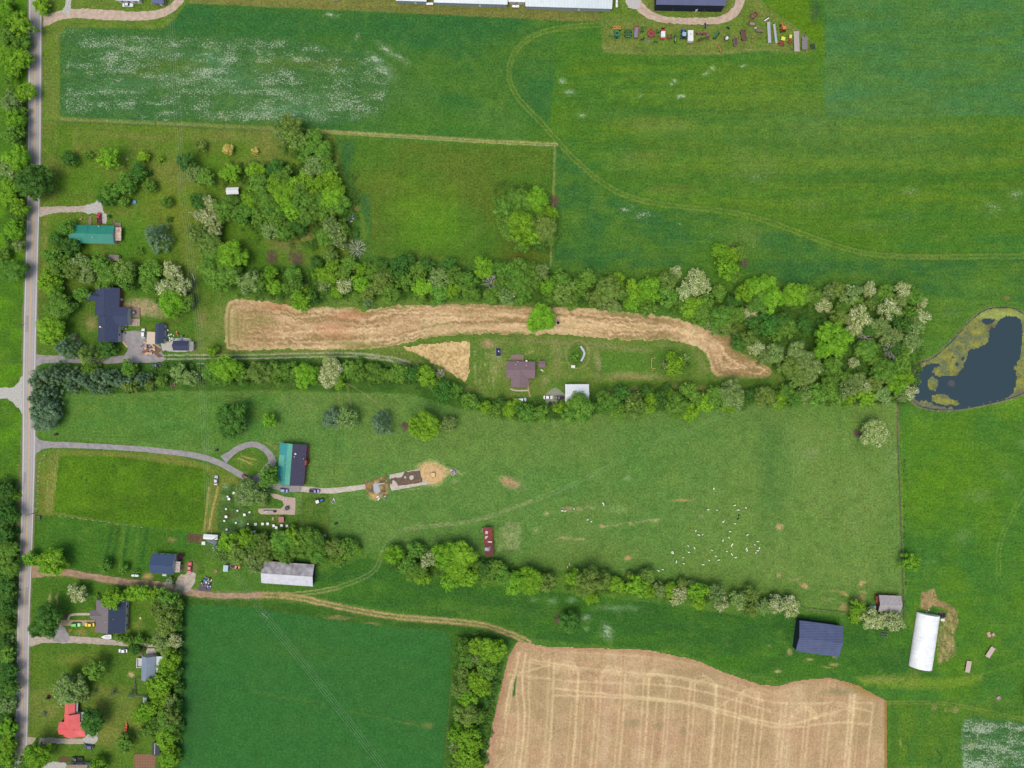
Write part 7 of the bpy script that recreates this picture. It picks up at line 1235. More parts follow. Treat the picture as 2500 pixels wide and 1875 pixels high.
machine('mower', 'orange riding mower on the lawn right of the coral red house', 'mower', 310, 1776, 80, [('body', pm('mower_orange', (228, 84, 50)), [('b', -.3, 0, .7, 2.2, 1.3, .7, 0, .85)]), ('hood', pm('mower_orange', (228, 84, 50)), [('b', 1.4, .1, .6, 1.0, .7, .4)]), ('seat', BLK, [('b', -.2, 0, 1.1, .5, .5, .3)]), ('handle', ORG, [('b', 2.0, .3, .5, 1.2, .3, .15, .3)]), wh((-.9, .7), (-.9, -.7), (.9, .6), (.9, -.6), r=.3)], None)
machine('mower', 'bright orange ride-on toy on the grass above the shed', 'mower', 434, 815, 110, [('body', ORG, [('b', 0, 0, .5, 1.8, .8, .5, 0, .7)]), ('seat', BLK, [('b', 0, 0, .8, .4, .4, .2)]), ('nose', YEL, [('b', 1.0, 0, .45, .4, .5, .3)]), wh((.6, .45), (.6, -.45), (-.6, .45), (-.6, -.45), r=.22)], None)
machine('box_trailer', 'light blue box trailer between the red pickup and the power pole', 'trailer', 555, 1385, 85, [('body', pm('light_blue', (150, 182, 192)), [('b', 0, 0, 1.2, 3.0, 2.2, 1.6)]), ('roof', pm('pale_blue2', (166, 196, 204)), [('b', 0, 0, 2.04, 3.1, 2.3, .08)]), ('tongue', BLK, [('b', -2.0, 0, .5, 1.1, .12, .12)]), wh((0, 1.05), (0, -1.05), r=.32)], None)
machine('water_tank', 'light blue square tank beside the rust striped barn', 'tank', 2130.5, 1483, 0, [('body', pm('tank_blue', (136, 176, 200)), [('b', 0, 0, .55, 2.2, 2.2, 1.1)]), ('lid', pm('lid_blue', (170, 204, 218)), [('b', 0, 0, 1.14, 1.5, 1.6, .06)]), ('pipe', WHT, [('c', (1.2, .6, .3), (1.7, .6, .3), .08)])], None)
# round ring, pool, goal, trampoline, tables, hives, small yard things
def ring(name, label, cat, px, py, r, h, mat, inner, t_=.12):
    t = thing(name, label, cat, P(px, py, .02)); n = 24; vs = []
    for rr_, z in ((r, 0), (r, h), (r - t_, h), (r - t_, 0)): vs += [(rr_ * math.cos(6.283 * i / n), rr_ * math.sin(6.283 * i / n), z) for i in range(n)]
    MB().add(vs, [(k * n + i, k * n + (i + 1) % n, ((k + 1) % 4) * n + (i + 1) % n, ((k + 1) % 4) * n + i) for k in range(4) for i in range(n)]).build('wall', mat, t)
    MB().cyl((0, 0, .02), (0, 0, h * .7 if name == 'paddling_pool' else .1), r - t_ - .01, n=n).build('filling', inner, t); return t
ring('fire_ring', 'round white rimmed fire ring in the stubble by the lone tree', 'fire ring', 1362.5, 788, .95, .5, SIL, BLK, .14)
ring('paddling_pool', 'small round blue pool on the lawn above the green roofed house', 'pool', 329, 494, 1.0, .5, BLU, MAT('pool_water', (110, 170, 200), .1))
ring('stone_ring', 'small white ring on the north lawn between the little trees', 'ring', 311, 388, .55, .2, WHT, MAT('soil', (96, 104, 60)))
ring('fire_pit', 'round pinkish fire pit on grass left of the light blue trailer', 'fire pit', 527, 1394.5, .75, .3, pm('terracotta', (198, 150, 120)), BRN)
ring('tree_stump', 'pale round stump on the lawn east of the grey roofed house', 'stump', 343, 1509, .65, .3, pm('stump', (196, 170, 120)), pm('stump2', (206, 182, 134)))
machine('goal_frame', 'three sided orange wooden frame on the lawn beside the round garden bed', 'frame', 1593, 887, 0, [('rail', pm('raw_wood', (212, 160, 106)), [('b', -.6, 0, .5, .22, 4.6, .22)]), ('side_rail', pm('raw_wood', (212, 160, 106)), [('b', .4, 2.5, .5, 2.0, .22, .22, .15)]), ('side_rail', pm('raw_wood', (212, 160, 106)), [('b', .4, -2.5, .5, 2.0, .22, .22, -.15)]), ('post', BRN, [('b', -.6, 2.2, .25, .15, .15, .5), ('b', -.6, -2.2, .25, .15, .15, .5)])], None)
machine('trampoline', 'rectangular navy trampoline left of the farmhouse deck', 'trampoline', 1217, 859.5, 2, [('mat', MAT('navy_mat', (36, 44, 70), .8), [('b', 0, 0, .8, 2.3, 3.9, .05)]), ('frame', GRY, [('b', 1.25, 0, .82, .14, 4.2, .1), ('b', -1.25, 0, .82, .14, 4.2, .1), ('b', 0, 2.05, .82, 2.4, .14, .1), ('b', 0, -2.05, .82, 2.4, .14, .1)]), ('leg', BLK, [('b', x, y, .4, .1, .1, .8) for x in (-1.2, 1.2) for y in (-1.9, 1.9)]), ('pillow', WHT, [('b', .1, .3, .88, .35, .8, .1, .5)])], None)
for (px, py, a, lb) in ((2415, 1591, 57, 'tilted pale pink hay table lying right of the straw rows'), (2361.5, 1626, 80, 'upright pale pink hay table below the tilted one')):
    machine('flat_wagon', lb, 'wagon', px, py, a, [('deck', MAT('pink_boards', (200, 178, 170), .9, stripes=('Y', .3, .3, (168, 146, 138))), [('b', 0, 0, .8, 5.6, 2.3, .14)]), ('frame', BLK, [('b', 0, .9, .62, 5.2, .14, .18), ('b', 0, -.9, .62, 5.2, .14, .18)]), wh((1.8, .95), (1.8, -.95), (-1.8, .95), (-1.8, -.95), r=.3)], 'flat wagons right of the hoop greenhouse')
machine('pallet_stack', 'small group of pinkish pallets above the flat wagons', 'pallets', 2417, 1548, 20, [('pallet', pm('pallet', (186, 156, 136)), [('b', -.8, .2, .3, 1.5, 2.4, .5), ('b', 1.2, -.6, .25, 1.4, 1.4, .45, .4)]), ('board', BRN, [('b', 0, -1.6, .2, 1.2, .8, .3)])], None)
ring('hay_ring', 'single round pink grey bale ring in the green east field', 'bale ring', 2437, 1704, 1.0, .5, pm('pinkgrey', (176, 150, 148)), pm('pinkgrey2', (170, 150, 150)))
machine('feed_bunk', 'dark slatted rack below the flowering row near the barn', 'rack', 2158, 1547, -5, [('frame', BLK, [('b', 0, .5, .5, 3.4, .5, .4), ('b', 0, -.8, .5, 3.4, .3, .4)]), ('slat', GRY, [('b', x, 0, .55, .14, 2.6, .1) for x in (-1.4, -.7, 0, .7, 1.4)])], None)
machine('crate', 'small yellow crate at the corner of the hoop greenhouse', 'crate', 2299, 1512, 0, [('body', pm('pale_yellow', (224, 216, 140)), [('b', 0, 0, .4, 1.7, 1.1, .8)]), ('lid', WHT, [('b', 0, 0, .83, 1.8, 1.2, .06)])], None)
machine('pallet_rack', 'dark stacked trays behind the yellow crate', 'trays', 2298, 1503, 0, [('tray', BLK, [('b', x, y, .3, 1.0, .8, .5) for x in (-1.1, .2, 1.4) for y in (-.2, .9)]), ('board', BRN, [('b', 0, 1.5, .2, 3, .3, .3)])], None)
machine('garden_shelter', 'small white table beside the oval garden bed', 'table', 1399, 895, 0, [('top', WHT, [('b', 0, 0, .75, 1.9, 1.3, .06)]), ('leg', GRY, [('b', x, y, .37, .1, .1, .74) for x in (-.8, .8) for y in (-.5, .5)]), ('bin', BLK, [('b', 1.3, 0, .4, .5, .6, .8)])], None)
arc = [(1417, 845), (1424, 855), (1427, 862), (1424, 872), (1418, 882)]; m = MB()
for i in range(4):
    a0, b0 = P(*arc[i]), P(*arc[i + 1]); m.cyl((a0[0], a0[1], .5), (b0[0], b0[1], .5), .55, .55, 10)
tag(m.build('row_cover', MAT('row_cover', (196, 200, 212), .6)), 'white curved row cover along the oval garden bed', 'row cover')
t = machine('garden_bench', 'tilted white board lying below the tiny mauve shed', 'board', 1323, 904, -30, [('board', WHT, [('b', 0, 0, .3, 1.5, .5, .1)]), ('trestle', BLK, [('b', 0, 0, .12, .9, .6, .2)])], None)
machine('hay_feeder', 'square straw coloured feeder on the straw circle at the pad end', 'feeder', 1057.5, 1159, 3, [('tray', MAT('straw2', (226, 196, 140), .9), [('b', 0, 0, .6, 1.9, 2.0, .5)]), ('frame', BRN, [('b', 1.0, 0, .6, .12, 2.2, .7), ('b', -1.0, 0, .6, .12, 2.2, .7), ('b', 0, 1.1, .6, 1.9, .12, .7), ('b', 0, -1.1, .6, 1.9, .12, .7)])], None, z=.16)
machine('rubble_pile', 'small heap of pale rubble at the tip of the straw', 'rubble', 1108, 1151, 30, [('stone', pm('pale_stone2', (190, 190, 192)), [('b', random.uniform(-1.2, 1.2), random.uniform(-1.2, 1.2), .3, random.uniform(.3, .9), random.uniform(.2, .7), .4, random.uniform(0, 3)) for _ in range(16)]), ('earth', BRN, [('b', 0, 0, .12, 2.0, 1.8, .22, .5, .7)])], None)
machine('board_pile', 'loose white boards and poles below the grey walkway', 'boards', 930, 1215, 40, [('board', WHT, [('b', -1.2, .2, .2, 1.6, .5, .12, .3), ('b', -.9, 1.3, .25, 1.2, .6, .1, -.2), ('b', 2.0, -.8, .15, .9, .3, .1)]), ('pole', SIL, [('c', (.6, -1.8, .2), (1.5, 1.6, .2), .07), ('c', (.9, -1.8, .25), (1.9, 1.4, .25), .06)])], None)
# beehives: one built, the rest copied
hive_at = Z(0, 920, (1982, 978), (1940, 1027), (2070, 1160), (1916, 1177), (2164, 1239)) + Z(620, 920, (20, 1240), (80, 1237), (123, 1236), (173, 1252), (195, 1268), (240, 1250), (285, 1254), (368, 1305), (10, 1305), (602, 1338))
hive_s = Z(0, 920, (1926, 1008), (1912, 1113), (2009, 1127), (2110, 1140), (1898, 1213), (1996, 1229), (2097, 1239), (2148, 1305), (1918, 1285))
h0 = None
HL = ['at the top left under the grey willow', 'below the topmost hive pair', 'right of centre near the patio', 'in the left column, third down', 'at the left of the bottom row', 'first in the row below the patio', 'second in the row below the patio', 'third in the row below the patio', 'fourth in the row below the patio', 'lowest in the row below the patio', 'beside the red playhouse', 'last in the row below the patio', 'standing alone right of the row', 'at the grove edge below the row', 'by the gate post far right']
HS = ['between the two top left hives', 'alone at the left edge of the flowers', 'in the centre of the weedy patch', 'next to the patio corner', 'lowest in the left column', 'in the lower middle by the flowers', 'left of the bottom right hive', 'against the grove, right of centre', 'half hidden in weeds at the left bottom']
for i, (x, y) in enumerate(hive_at + hive_s):
    big_ = i < len(hive_at)
    if h0 is None:
        h0 = thing('beehive', '', 'beehive', P(x, y), 0, 'white beehives below the teal and navy house')
        MB().box(0, 0, .12, .8, .8, .24).build('stand', greyw, h0); MB().box(0, 0, .7, 1.0, .95, .9).build('hive_body', MAT('hive_paint', (212, 212, 214), .6), h0); MB().box(0, 0, 1.2, 1.2, 1.15, .1).build('lid', MAT('hive_lid', (238, 238, 240), .4), h0); o = h0
    else: o = copy_tree(h0)
    o.location = P(x, y, .02); o.rotation_euler.z = R((i * 37) % 30 - 15); s = 1 if big_ else .66; o.scale = (s, s, s)
    o['label'] = ('large white beehive ' + HL[i]) if big_ else ('small white beehive ' + HS[i - len(hive_at)])
# patio island with stove and furniture
pt = flat_poly('patio', Z(620, 920, (135, 985), (200, 990), (260, 1010), (350, 1022), (350, 1100), (345, 1165), (240, 1160), (60, 1160), (35, 1140), (40, 1112), (120, 1110), (230, 1112), (255, 1085), (240, 1045), (170, 1025)), .1, MAT('patio_stone', (190, 172, 160), .9, c2=(166, 146, 134), scale=1.5), rag=.5, thick=.08)
tag(pt, 'hook shaped pale stone patio below the teal and navy house', 'patio')
machine('fire_bowl', 'black round grill in the corner of the stone patio', 'grill', 702, 1240, 0, [('bowl', BLK, [('c', (0, 0, .3), (0, 0, .9), .9, 1.1, 16)]), ('cover', MAT('slate', (70, 80, 96), .6), [('c', (0, 0, .9), (0, 0, 1.1), .9, .3, 16)]), ('leg', GRY, [('c', (x, y, 0), (x, y, .3), .08) for x, y in ((-.6, -.5), (.6, -.5), (0, .7))])], None, z=.1)
machine('counter', 'long grey stone counter along the lower patio edge', 'counter', 664, 1248, 0, [('top', GRY, [('b', -1.6, 0, .9, 5.0, .8, .12)]), ('base', MAT('stone_base', (120, 106, 100), .9), [('b', -1.6, 0, .42, 4.8, .7, .84)]), ('sink', BLK, [('b', 1.6, 0, .5, 1.0, .9, .9)]), ('rail', WHT, [('b', -2.8, -.2, 1.0, 1.8, .2, .1, .4)])], None, z=.1)
for q in ((693, 1215, 10, 'upper left'), (701, 1220, 60, 'upper right'), (692, 1248, 0, 'lowest')): chair_at(q[0], q[1], q[2], 'pale patio chair on the hook shaped patio, the ' + q[3] + ' one', wp, 'chairs on the stone patio', .1)
t = machine('playhouse', 'small red roofed playhouse just below the stone patio', 'playhouse', 689, 1267, 2, [('wall', BRN, [('b', 0, 0, .7, 2.2, 2.4, 1.4)]), ('roof', MAT('play_red', (172, 100, 96), .7, stripes=('X', .4, .5, (210, 190, 186))), [('b', .65, 0, 1.5, 1.3, 2.7, .1), ('b', -.65, 0, 1.52, 1.3, 2.7, .1)]), ('porch', RST, [('b', 0, -1.4, .3, 1.6, .5, .3)])], None)
machine('bench', 'tan wooden bench left of the red playhouse', 'bench', 667, 1266, 90, [('seat', pm('bench_tan', (186, 146, 120)), [('b', 0, .2, .45, 1.6, .4, .08), ('b', 0, -.25, .45, 1.6, .35, .08)]), ('leg', BRN, [('b', -.6, 0, .2, .1, .8, .4), ('b', .6, 0, .2, .1, .8, .4)])], None)
# clutter piles (each one readable heap)
def heap(px, py, r, label, cols, n, seed, name='junk_pile', cat='junk pile', sz=(.3, 1.1)):
    rr_ = random.Random(seed); t = thing(name, label, cat, P(px, py, .03))
    for k, c in enumerate(cols):
        m = MB()
        for _ in range(n):
            a_ = rr_.uniform(0, 6.28); q = r * math.sqrt(rr_.random()); m.box(q * math.cos(a_), q * math.sin(a_), rr_.uniform(.15, .5), rr_.uniform(*sz), rr_.uniform(sz[0], sz[1] * .6), rr_.uniform(.2, .5), rr_.uniform(0, 3))
        m.build(('scrap', 'box', 'sack', 'board')[k % 4], c, t)
    return t
heap(857, 535, 2.6, 'heap of blue tarps and scrap at the edge of the central grove', [BRN, pm('tarp_blue', (50, 120, 200)), WHT], 7, 1)
heap(407, 815, 2.0, 'jumble of green bins and boxes right of the narrow garage', [pm('teal_bin', (50, 150, 120)), WHT, BRN, GRY], 5, 2); heap(418, 823, 1.8, 'white bags beside the fuel store near the blue shed', [WHT, GRY], 5, 3); heap(447, 828, 1.6, 'dark items stacked behind the blue shed', [BLK, BLU, GRY], 3, 4)
heap(365, 848, 3.6, 'scattered boards and scrap below the tan carport', [RST, GRY, pm('lumber', (206, 170, 130))], 9, 5, sz=(.15, 2.2)); heap(303, 803, 2.2, 'dark garden things against the blue house drive corner', [BLK, GRY], 8, 6)
heap(505, 1426 - 4, 3.0, 'pile of scrap and toys beside the dark garage floor', [BRN, WHT, pm('tarp_blue', (50, 120, 200)), BLK], 10, 7)
tag(flat_poly('floor_slab', Z(0, 1395, (1685, 100), (1790, 95), (1780, 165), (1672, 162)), .15, MAT('dark_slab', (96, 84, 92), .9), thick=.12), 'dark rectangular slab beside the scrap pile on the lane', 'slab')
heap(527, 1336, 1.6, 'blue and black barrels right of the chicken coop', [BLK, pm('barrel_blue', (90, 120, 160)), GRY], 3, 8); heap(224, 1743, 2.4, 'cluttered pale garden seating above the dark tree by the red house', [pm('pink_clutter', (190, 164, 156)), BLK, WHT], 8, 9)
heap(199, 537 - 2, 1.0, 'tan wicker pile in front of the green roofed house', [pm('wicker', (186, 160, 100))], 8, 10, sz=(.2, .7)); heap(281, 546, 1.1, 'red items on the small deck of the green roofed house', [RED, GRY], 5, 11, sz=(.2, .7))
heap(428, 464, .1, 'small dark thing under the power line', [BLK], 1, 12, sz=(.3, .6)) if False else None
heap(343, 1588, 2.6, 'brown garden clutter beside the concrete patio', [BRN, DGR, RST], 8, 13); heap(374, 1600, 1.6, 'boxes on the concrete patio of the blue grey house', [GRY, ORG, BRN], 3, 14, sz=(.2, .8)); heap(816, 1222, 1.5, 'white scrap and poles by the field corner', [WHT, SIL], 4, 15, sz=(.15, .9))
heap(1645, 907, 1.8, 'grey stones at the lower rim of the round garden bed', [GRY, MAT('pale_stone', (150, 150, 150)), WHT], 9, 16, 'stone_pile', 'stones', (.2, .5)); heap(1627, 890, 2.4, 'pale pinkish brush at the left rim of the round garden bed', [pm('pinkish', (168, 150, 146)), GRY], 14, 17, 'brush_heap', 'brush', (.1, .7)); heap(2265, 1494, 1.4, 'white scrap at the north end of the hoop greenhouse', [WHT, BRN], 5, 18, sz=(.2, .7))
heap(424, 939, 1.8, 'bare brown circular brush pile beside the pines', [RST, BRN], 14, 19, 'brush_heap', 'brush', (.1, .9))
machine('plank', 'yellow plank lying at the corner of the asphalt yard', 'plank', 306.5, 841, -50, [('board', pm('lumber', (206, 170, 130)), [('b', 0, 0, .2, 3.6, .7, .2)]), ('edge', GRY, [('b', 0, -.45, .15, 3.6, .14, .2)])], None)
machine('trash_bin', 'dark blue bin on the grass south of the green roofed house', 'bin', 232, 624, 0, [('body', MAT('bin_blue', (40, 60, 120), .5), [('b', 0, 0, .4, 1.2, 1.0, .8)]), ('lid', BLK, [('b', 0, 0, .83, 1.2, 1.0, .06)])], None)
for px, py, lb in ((139, 1060.5, 'dark tilted bin on the grass at the roadside end of the pasture'), (530, 1099, 'dark bin beside the long drive near the loop'), (821, 1278, 'dark bin standing alone in the west pasture'), (118, 1703, 'dark bin on the lawn above the red house')):
    machine('trash_bin', lb, 'bin', px, py, 15, [('body', MAT('bin_dark', (46, 54, 66), .6), [('b', 0, 0, .55, 1.1, .9, 1.1)]), ('lid', BLK, [('b', .1, 0, 1.13, 1.2, .95, .06)])], 'dark bins')
machine('field_crate', 'brown crate at the roadside corner of the mown plot', 'crate', 94.5, 1263, 0, [('side', BRN, [('b', 0, .9, .5, 2.2, .12, .8), ('b', 0, -.9, .5, 2.2, .12, .8), ('b', 1.05, 0, .5, .12, 1.7, .8), ('b', -1.05, 0, .5, .12, 1.7, .8)]), ('filling', MAT('soil', (96, 104, 60)), [('b', 0, 0, .3, 2.0, 1.7, .4)])], None)
for k, (px, py, a, L, lb) in enumerate(((1059, 1320, 78, 3.2, 'weathered log standing end on above the south hedge'), (1042, 1332, 8, 2.6, 'weathered log lying flat above the south hedge'), (264, 1718, 40, 4.2, 'long pale pole lying on the lawn by the red house'), (2082, 1360, 20, 1.6, 'short log in the pasture'))[:3]):
    machine('log', lb, 'log', px, py, a, [('trunk', MAT('old_log', (128, 124, 104), .9), [('c', (-L / 2, 0, .2), (L / 2, 0, .2), .16, .12, 8)]), ('branch', greyw, [('c', (0, 0, .2), (.5, .5, .3), .06, .04, 5)])], 'logs on the grass')
m = thing('garden_net', 'brown netted square garden plot at the bottom edge', 'garden plot', P(354, 1870)); flat_poly('soil', [(328, 1841), (380, 1841), (379, 1930), (328, 1930)], .05, MAT('red_soil', (140, 96, 74), .95, c2=(116, 92, 62), scale=.8, stripes=('X', .5, .4, (170, 130, 104)))).parent = None
bpy.data.objects['soil']['kind'] = 'structure'; bpy.data.objects['soil'].name = 'garden_soil'
x0, y0, _ = P(354, 1870)
mm = MB()
for i in range(9): mm.cyl((-5 + i * 1.25, -6, .9), (-5 + i * 1.25, 5.8, .9), .02, n=4)
for i in range(10): mm.cyl((-5, -6 + i * 1.3, .9), (5, -6 + i * 1.3, .9), .02, n=4)
mm.build('net', MAT('net', (190, 160, 140)), m); mm = MB()
for sx in (-5, 0, 5):
    for sy in (-6, 0, 5.8): mm.box(sx, sy, .45, .1, .1, .9)
mm.build('net_post', greyw, m)
# ---------------------------------------------------------------- fences, posts, rails
def fence(name, label, pts, sp, h, mat, wires=3, pr=.07, wr=.012, cat='fence'):
    p = np.array(pts, float); L = np.concatenate([[0], np.cumsum(np.hypot(*np.diff(p, axis=0).T))]); n = min(95, max(2, int(L[-1] * S / sp))); t_ = np.linspace(0, L[-1], n + 1)
    q = np.column_stack([np.interp(t_, L, p[:, 0]), np.interp(t_, L, p[:, 1])]); o = P(*q[0]); t = thing(name, label, cat, o); w = MB(); k0 = None
    for i in range(n + 1):
        x, y, _ = P(*q[i]); x -= o[0]; y -= o[1]
        if k0 is None: k0 = MB().cyl((0, 0, 0), (0, 0, h), pr, n=6).build('post', mat, t); pp = k0
        else: pp = k0.copy(); COL.objects.link(pp); pp.parent = t
        pp.location = (x, y, 0)
        if i:
            for j in range(wires): z = h * (j + 1) / (wires + .3); w.cyl((lx, ly, z), (x, y, z), wr, n=4)
        lx, ly = x, y
    if wires: w.build('wire', MAT('fence_wire', (120, 116, 108), .6), t)
    return t
wpost = MAT('old_post', (112, 100, 84), .9)
fence('fence', 'long wire fence down the east side of the sheep pasture', [(2191, 975), (2190, 1050), (2196, 1200), (2203, 1400), (2206, 1508)], 3.2, 1.3, wpost, 4, .09, .02)
fence('fence', 'wire fence along the mown line above the square meadow', [(132, 299), (300, 303), (700, 322), (1000, 336), (1356, 355)], 6, 1.2, wpost); fence('fence', 'wire fence down the right side of the square meadow', [(1357, 355), (1352, 460), (1346, 640)], 5, 1.2, wpost)
fence('fence', 'fence running down from the teal and navy house past the hives', [(740, 1200), (738, 1290), (730, 1330)], 4, 1.2, wpost); fence('fence', 'fence between the west pasture and the field of the tractor', [(806, 1215), (803, 1290), (800, 1350)], 4, 1.2, wpost); fence('fence', 'fence beside the straw patch right of the rusty red shed', [(1235, 1272), (1273, 1274), (1272, 1345), (1215, 1348)], 3, 1.1, wpost)
fence('fence', 'dark wire fence above the navy barn between hedge and corral', [(1950, 1480), (2000, 1488), (2060, 1495), (2140, 1502), (2206, 1508)], 2.5, 1.2, wpost, 4, .09, .03); fence('fence', 'wire fence along the pasture edge below the gravel track', [(130, 1062), (300, 1070), (420, 1085), (540, 1098)], 5, 1.1, wpost)
fence('fence', 'grey board fence enclosing the yard below the blue grey house', [(345, 1654), (330, 1655), (333, 1697), (362, 1699)], 1.6, 1.4, MAT('grey_board', (140, 136, 134), .9), 5, .08, .05)
fence('fence', 'white corner rails beside the big dark tree in the upper pasture', Z(0, 920, (2092, 350), (2082, 466), (2025, 472)), 2.4, 1.2, trim, 3, .08, .06)
vp = Z(0, 920, (385, 662), (362, 690), (347, 726), (343, 762), (338, 800), (332, 838), (330, 878), (326, 916), (325, 962), (324, 1000), (320, 1034), (322, 1070), (318, 1112)) + Z(0, 920, (515, 1168), (560, 1176), (620, 1186), (680, 1192), (735, 1200), (790, 1206), (860, 1216), (930, 1226), (1000, 1238), (1070, 1244), (1140, 1256), (1200, 1266))
v0 = None
for i, (x, y) in enumerate(vp):
    rd = i < 13; nm = ['topmost', 'second', 'third', 'fourth', 'fifth', 'sixth', 'seventh', 'eighth', 'ninth', 'tenth', 'eleventh', 'twelfth', 'lowest'][i] if rd else ['leftmost', 'second', 'third', 'fourth', 'fifth', 'sixth', 'seventh', 'eighth', 'ninth', 'tenth', 'eleventh', 'rightmost'][i - 13]
    lb = nm + (' white vine post in the column along the road' if rd else ' white post in the row below the mown plot')
    if v0 is None:
        v0 = thing('vine_post', lb, 'post', P(x, y), 0, 'white vine posts'); MB().box(0, 0, .7, .14, .14, 1.4).build('pole', trim, v0); MB().box(.35, .1, 1.2, .9, .08, .08, .4).build('arm', trim, v0); o = v0
    else: o = copy_tree(v0)
    o.location = P(x, y); o.rotation_euler.z = R(20 if rd else -30); o['label'] = lb
# ---------------------------------------------------------------- power poles and lines
polem = MAT('pole_wood', (150, 138, 126), .9)
poles = [(472, 676, 11, 70, 'beside the wood above the hay stubble, with tilted crossarm'), (490, 888, 11, 2, 'in the hedge below the gravel track'), (511, 1322, 10, 30, 'beside the chicken coop'), (647, 1503, 10, 40, 'at the corner of the deep green crop'), (470, 520, 10, 10, 'left of the white blossoming trees'), (64, 1258, 8, 80, 'leaning over the road at the mown plot'), (31, 790, 7, 80, 'left of the road opposite the dark blue house'), (27, 885, 7, 80, 'left of the road opposite the asphalt drive')]
for (px, py, h, a, lb) in poles:
    x, y, _ = P(px, py, h); t = thing('utility_pole', 'wooden utility pole ' + lb, 'utility pole', (x, y, 0), R(-a if a != 2 else 0), 'utility poles')
    MB().cyl((0, 0, 0), (0, 0, h + .4), .17, .12, 8).build('pole', polem, t)
    if h >= 10:
        MB().box(0, 0, h, 3.6, .14, .16).build('crossarm', MAT('pale_arm', (180, 172, 166), .8), t)
        for q in (-1.6, -.5, .6, 1.6): MB().cyl((q, 0, h + .08), (q, 0, h + .3), .07, n=6).build('insulator', WHT, t)
    if lb.startswith('in the hedge') or 'blossoming' in lb: MB().cyl((.4, .2, h - 1.8), (.4, .2, h - .9), .28, n=10).build('transformer', GRY, t)
run_ = [(400, -160, 11), (446, 480, 10), (470, 677, 11), (490, 888, 11), (511, 1322, 10), (647, 1503, 10), (960, 1905, 11), (1080, 2060, 11)]
wt_ = thing('power_line', 'thin pale power wires crossing the fields from pole to pole', 'power line', (0, 0, 0)); wm_ = MAT('cable', (176, 184, 170), .6)
for k, off in enumerate((-1.6, -.5, .6, 1.6)):
    m = MB(); prev = None
    for i in range(len(run_)):
        x, y, z = P(*run_[i]); j = min(i, len(run_) - 2); a_ = Vector(P(*run_[j])); b_ = Vector(P(*run_[j + 1])); d = (b_ - a_); nn = Vector((-d.y, d.x, 0)).normalized() * off; cur = Vector((x, y, z + .3)) + nn
        if prev is not None:
            for s_ in range(6):
                f0, f1 = s_ / 6, (s_ + 1) / 6; p0 = prev.lerp(cur, f0); p1 = prev.lerp(cur, f1); p0.z -= 6 * f0 * (1 - f0) * .8; p1.z -= 6 * f1 * (1 - f1) * .8; m.cyl(p0, p1, .019, n=4)
        prev = cur
    m.build('wire', wm_, wt_)
# ---------------------------------------------------------------- sheep
def skin_mesh(name, V, E, Rd, lev=1):
    me = bpy.data.meshes.new(name); me.from_pydata(V, E, []); o = bpy.data.objects.new(name, me); COL.objects.link(o)
    md = o.modifiers.new('s', 'SKIN')
    for i, r in enumerate(Rd): me.skin_vertices[0].data[i].radius = (r, r)
    me.skin_vertices[0].data[0].use_root = True
    o.modifiers.new('u', 'SUBSURF').levels = lev
    dg = bpy.context.evaluated_depsgraph_get(); out = bpy.data.meshes.new_from_object(o.evaluated_get(dg)); bpy.data.objects.remove(o); out.name = name; return out
def sheep_mesh(down):
    hz = .20 if down else .42
    V = [(0, 0, .62), (.32, 0, .63), (.50, 0, .70), (.60, 0, .62 if not down else .35), (.74, 0, .56 if not down else .16), (-.32, 0, .62), (-.48, 0, .58), (-.55, 0, .42)]
    E = [(0, 1), (1, 2), (2, 3), (3, 4), (0, 5), (5, 6), (6, 7)]; Rd = [.25, .24, .15, .10, .06, .25, .17, .04]
    for x, b in ((.30, 1), (-.32, 5)):
        for s in (-.13, .13): i = len(V); V += [(x, s, .40), (x + .02, s, .2), (x, s, .03)]; E += [(b, i), (i, i + 1), (i + 1, i + 2)]; Rd += [.07, .035, .03]
    for s in (-1, 1): i = len(V); V += [(.56, s * .13, .68 if not down else .42)]; E += [(3, i)]; Rd += [.025]
    return skin_mesh('sheep', V, E, Rd)
wool = MAT('wool', (246, 243, 232), .95, c2=(232, 226, 210), scale=5); woolb = MAT('wool_black', (40, 38, 40), .95); woolt = MAT('wool_tan', (216, 190, 150), .95)
SMs = [sheep_mesh(False), sheep_mesh(True)]
for m_ in SMs: m_.materials.append(wool)
sh = [(1735, 943, -60), (1910, 1082, 20), (2005, 1103, -50), (1941, 1121, 10), (1687, 1118, 0), (1762, 1123, 5), (1816, 1218, 40), (1912, 1237, 0), (1583, 1298, 70), (1608, 1332, -25), (1640, 1330, 45), (1871, 1303, 5), (2018, 1330, 30), (1863, 1354, -70), (1811, 1378, 75), (2105, 1386, -10), (2080, 1415, -50), (1889, 1411, 60), (1883, 1425, -60), (2118, 1443, 80), (2102, 1464, 10), (2090, 1482, 60), (2008, 1448, 60), (2014, 1463, 70), (1845, 1470, 0), (1886, 1494, -70), (1917, 1522, 15), (1753, 1512, -45), (1774, 1543, 20), (1718, 1460, -40), (1695, 1547, -50), (1643, 1581, 0), (1519, 1425, -45), (1571, 1442, -60), (1522, 1477, -25), (1476, 1523, 20), (1419, 1557, 80), (1480, 1573, -15), (1304, 1623, -20), (1268, 1634, -40), (1379, 1480, -60), (1388, 1474, -50), (1388, 1486, -10), (800, 1064, 30), (806, 1072, -80), (672, 1203, 30), (703, 1220, 45), (457, 1128, 0), (485, 1130, 20), (557, 1112, -85)]
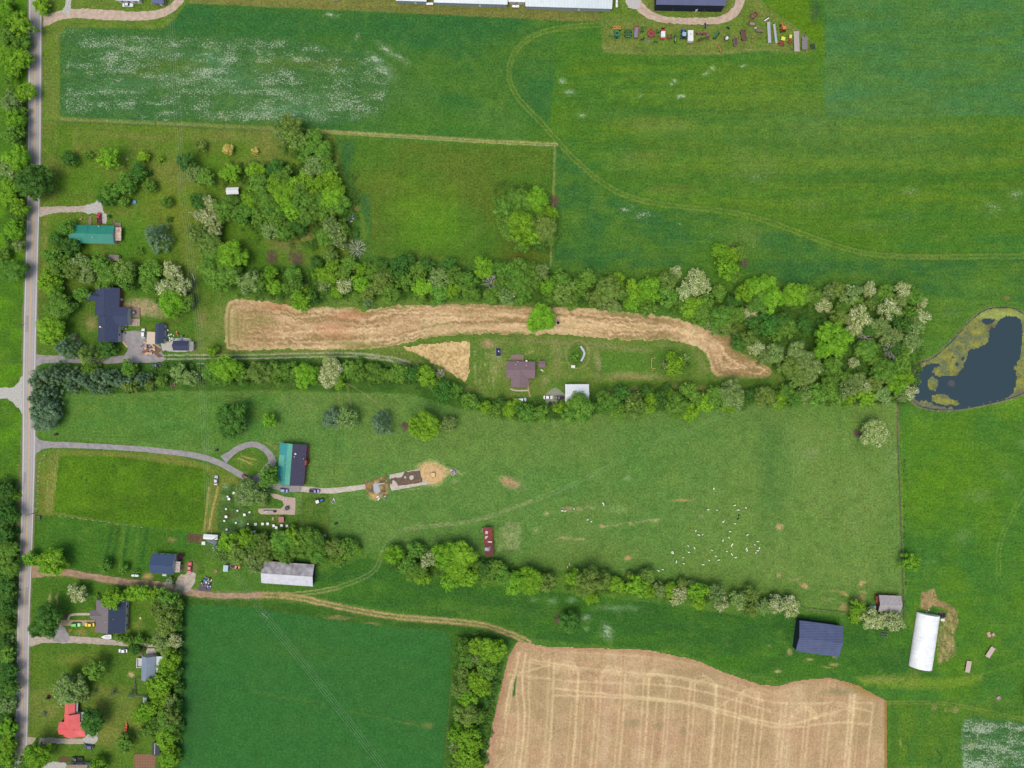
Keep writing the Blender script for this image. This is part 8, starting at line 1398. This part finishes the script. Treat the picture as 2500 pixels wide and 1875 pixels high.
PL = [(400, 900, 1000, 1250, 'in the western part of the flock pasture'), (1250, 1450, 1450, 1650, 'in the lower left of the flock'), (1450, 1400, 1660, 1600, 'in the left half of the main flock'), (1560, 1280, 1660, 1345, 'at the upper left of the main flock'), (1660, 900, 1800, 1150, 'at the top left of the scattered flock'), (1800, 1050, 2100, 1250, 'in the upper part of the flock near the black sheep'), (1660, 1280, 1900, 1400, 'in the middle of the flock'), (1900, 1280, 2150, 1400, 'in the upper right of the main flock'), (1860, 1400, 1960, 1540, 'in the lower middle of the flock'), (1960, 1400, 2150, 1500, 'at the right end of the flock'), (1600, 1440, 1860, 1600, 'along the lower edge of the flock')]
def slab_(x, y): return next((p[4] for p in PL if p[0] <= x < p[2] and p[1] <= y < p[3]), 'in the flock pasture')
sg = defaultdict(list)
for i, q in enumerate(sh): sg[slab_(q[0], q[1])].append(i)
sl = {}
for k, v in sg.items():
    v.sort(key=lambda i: sh[i][0])
    for j, i in enumerate(v): sl[i] = 'white sheep ' + k + ((', %s from left' % ORD[j]) if len(v) > 1 else '')
def sheep(x, y, a, label, mat=None, i=0, s=1.0):
    px, py = Z(1240, 920, (x, y))[0]; o = link('sheep', SMs[i % 2], None, None, P(px, py, .0)); o.rotation_euler.z = R(a + (180 if i % 3 == 0 else 0)); s *= .98 + .14 * math.sin(i * 2.3); o.scale = (s, s, s)
    if mat: o.material_slots[0].link = 'OBJECT'; o.material_slots[0].material = mat
    tag(o, label, 'sheep', 'sheep grazing in the big pasture')
for i, (x, y, a) in enumerate(sh): sheep(x, y, a, sl[i], None, i)
for j, (x, y, a, m_, lb) in enumerate(((1946, 1167, 60, woolb, 'upper of the two black sheep in the flock'), (1936, 1197, 30, woolb, 'lower of the two black sheep in the flock'), (1648, 977, -20, MAT('wool_grey', (92, 88, 90), .95), 'dark grey sheep alone above the flock'), (518, 1577, 85, woolt, 'right of two tan sheep by the south hedge'), (502, 1603, 75, woolt, 'left of two tan sheep by the south hedge'))): sheep(x, y, a, lb, m_, j)
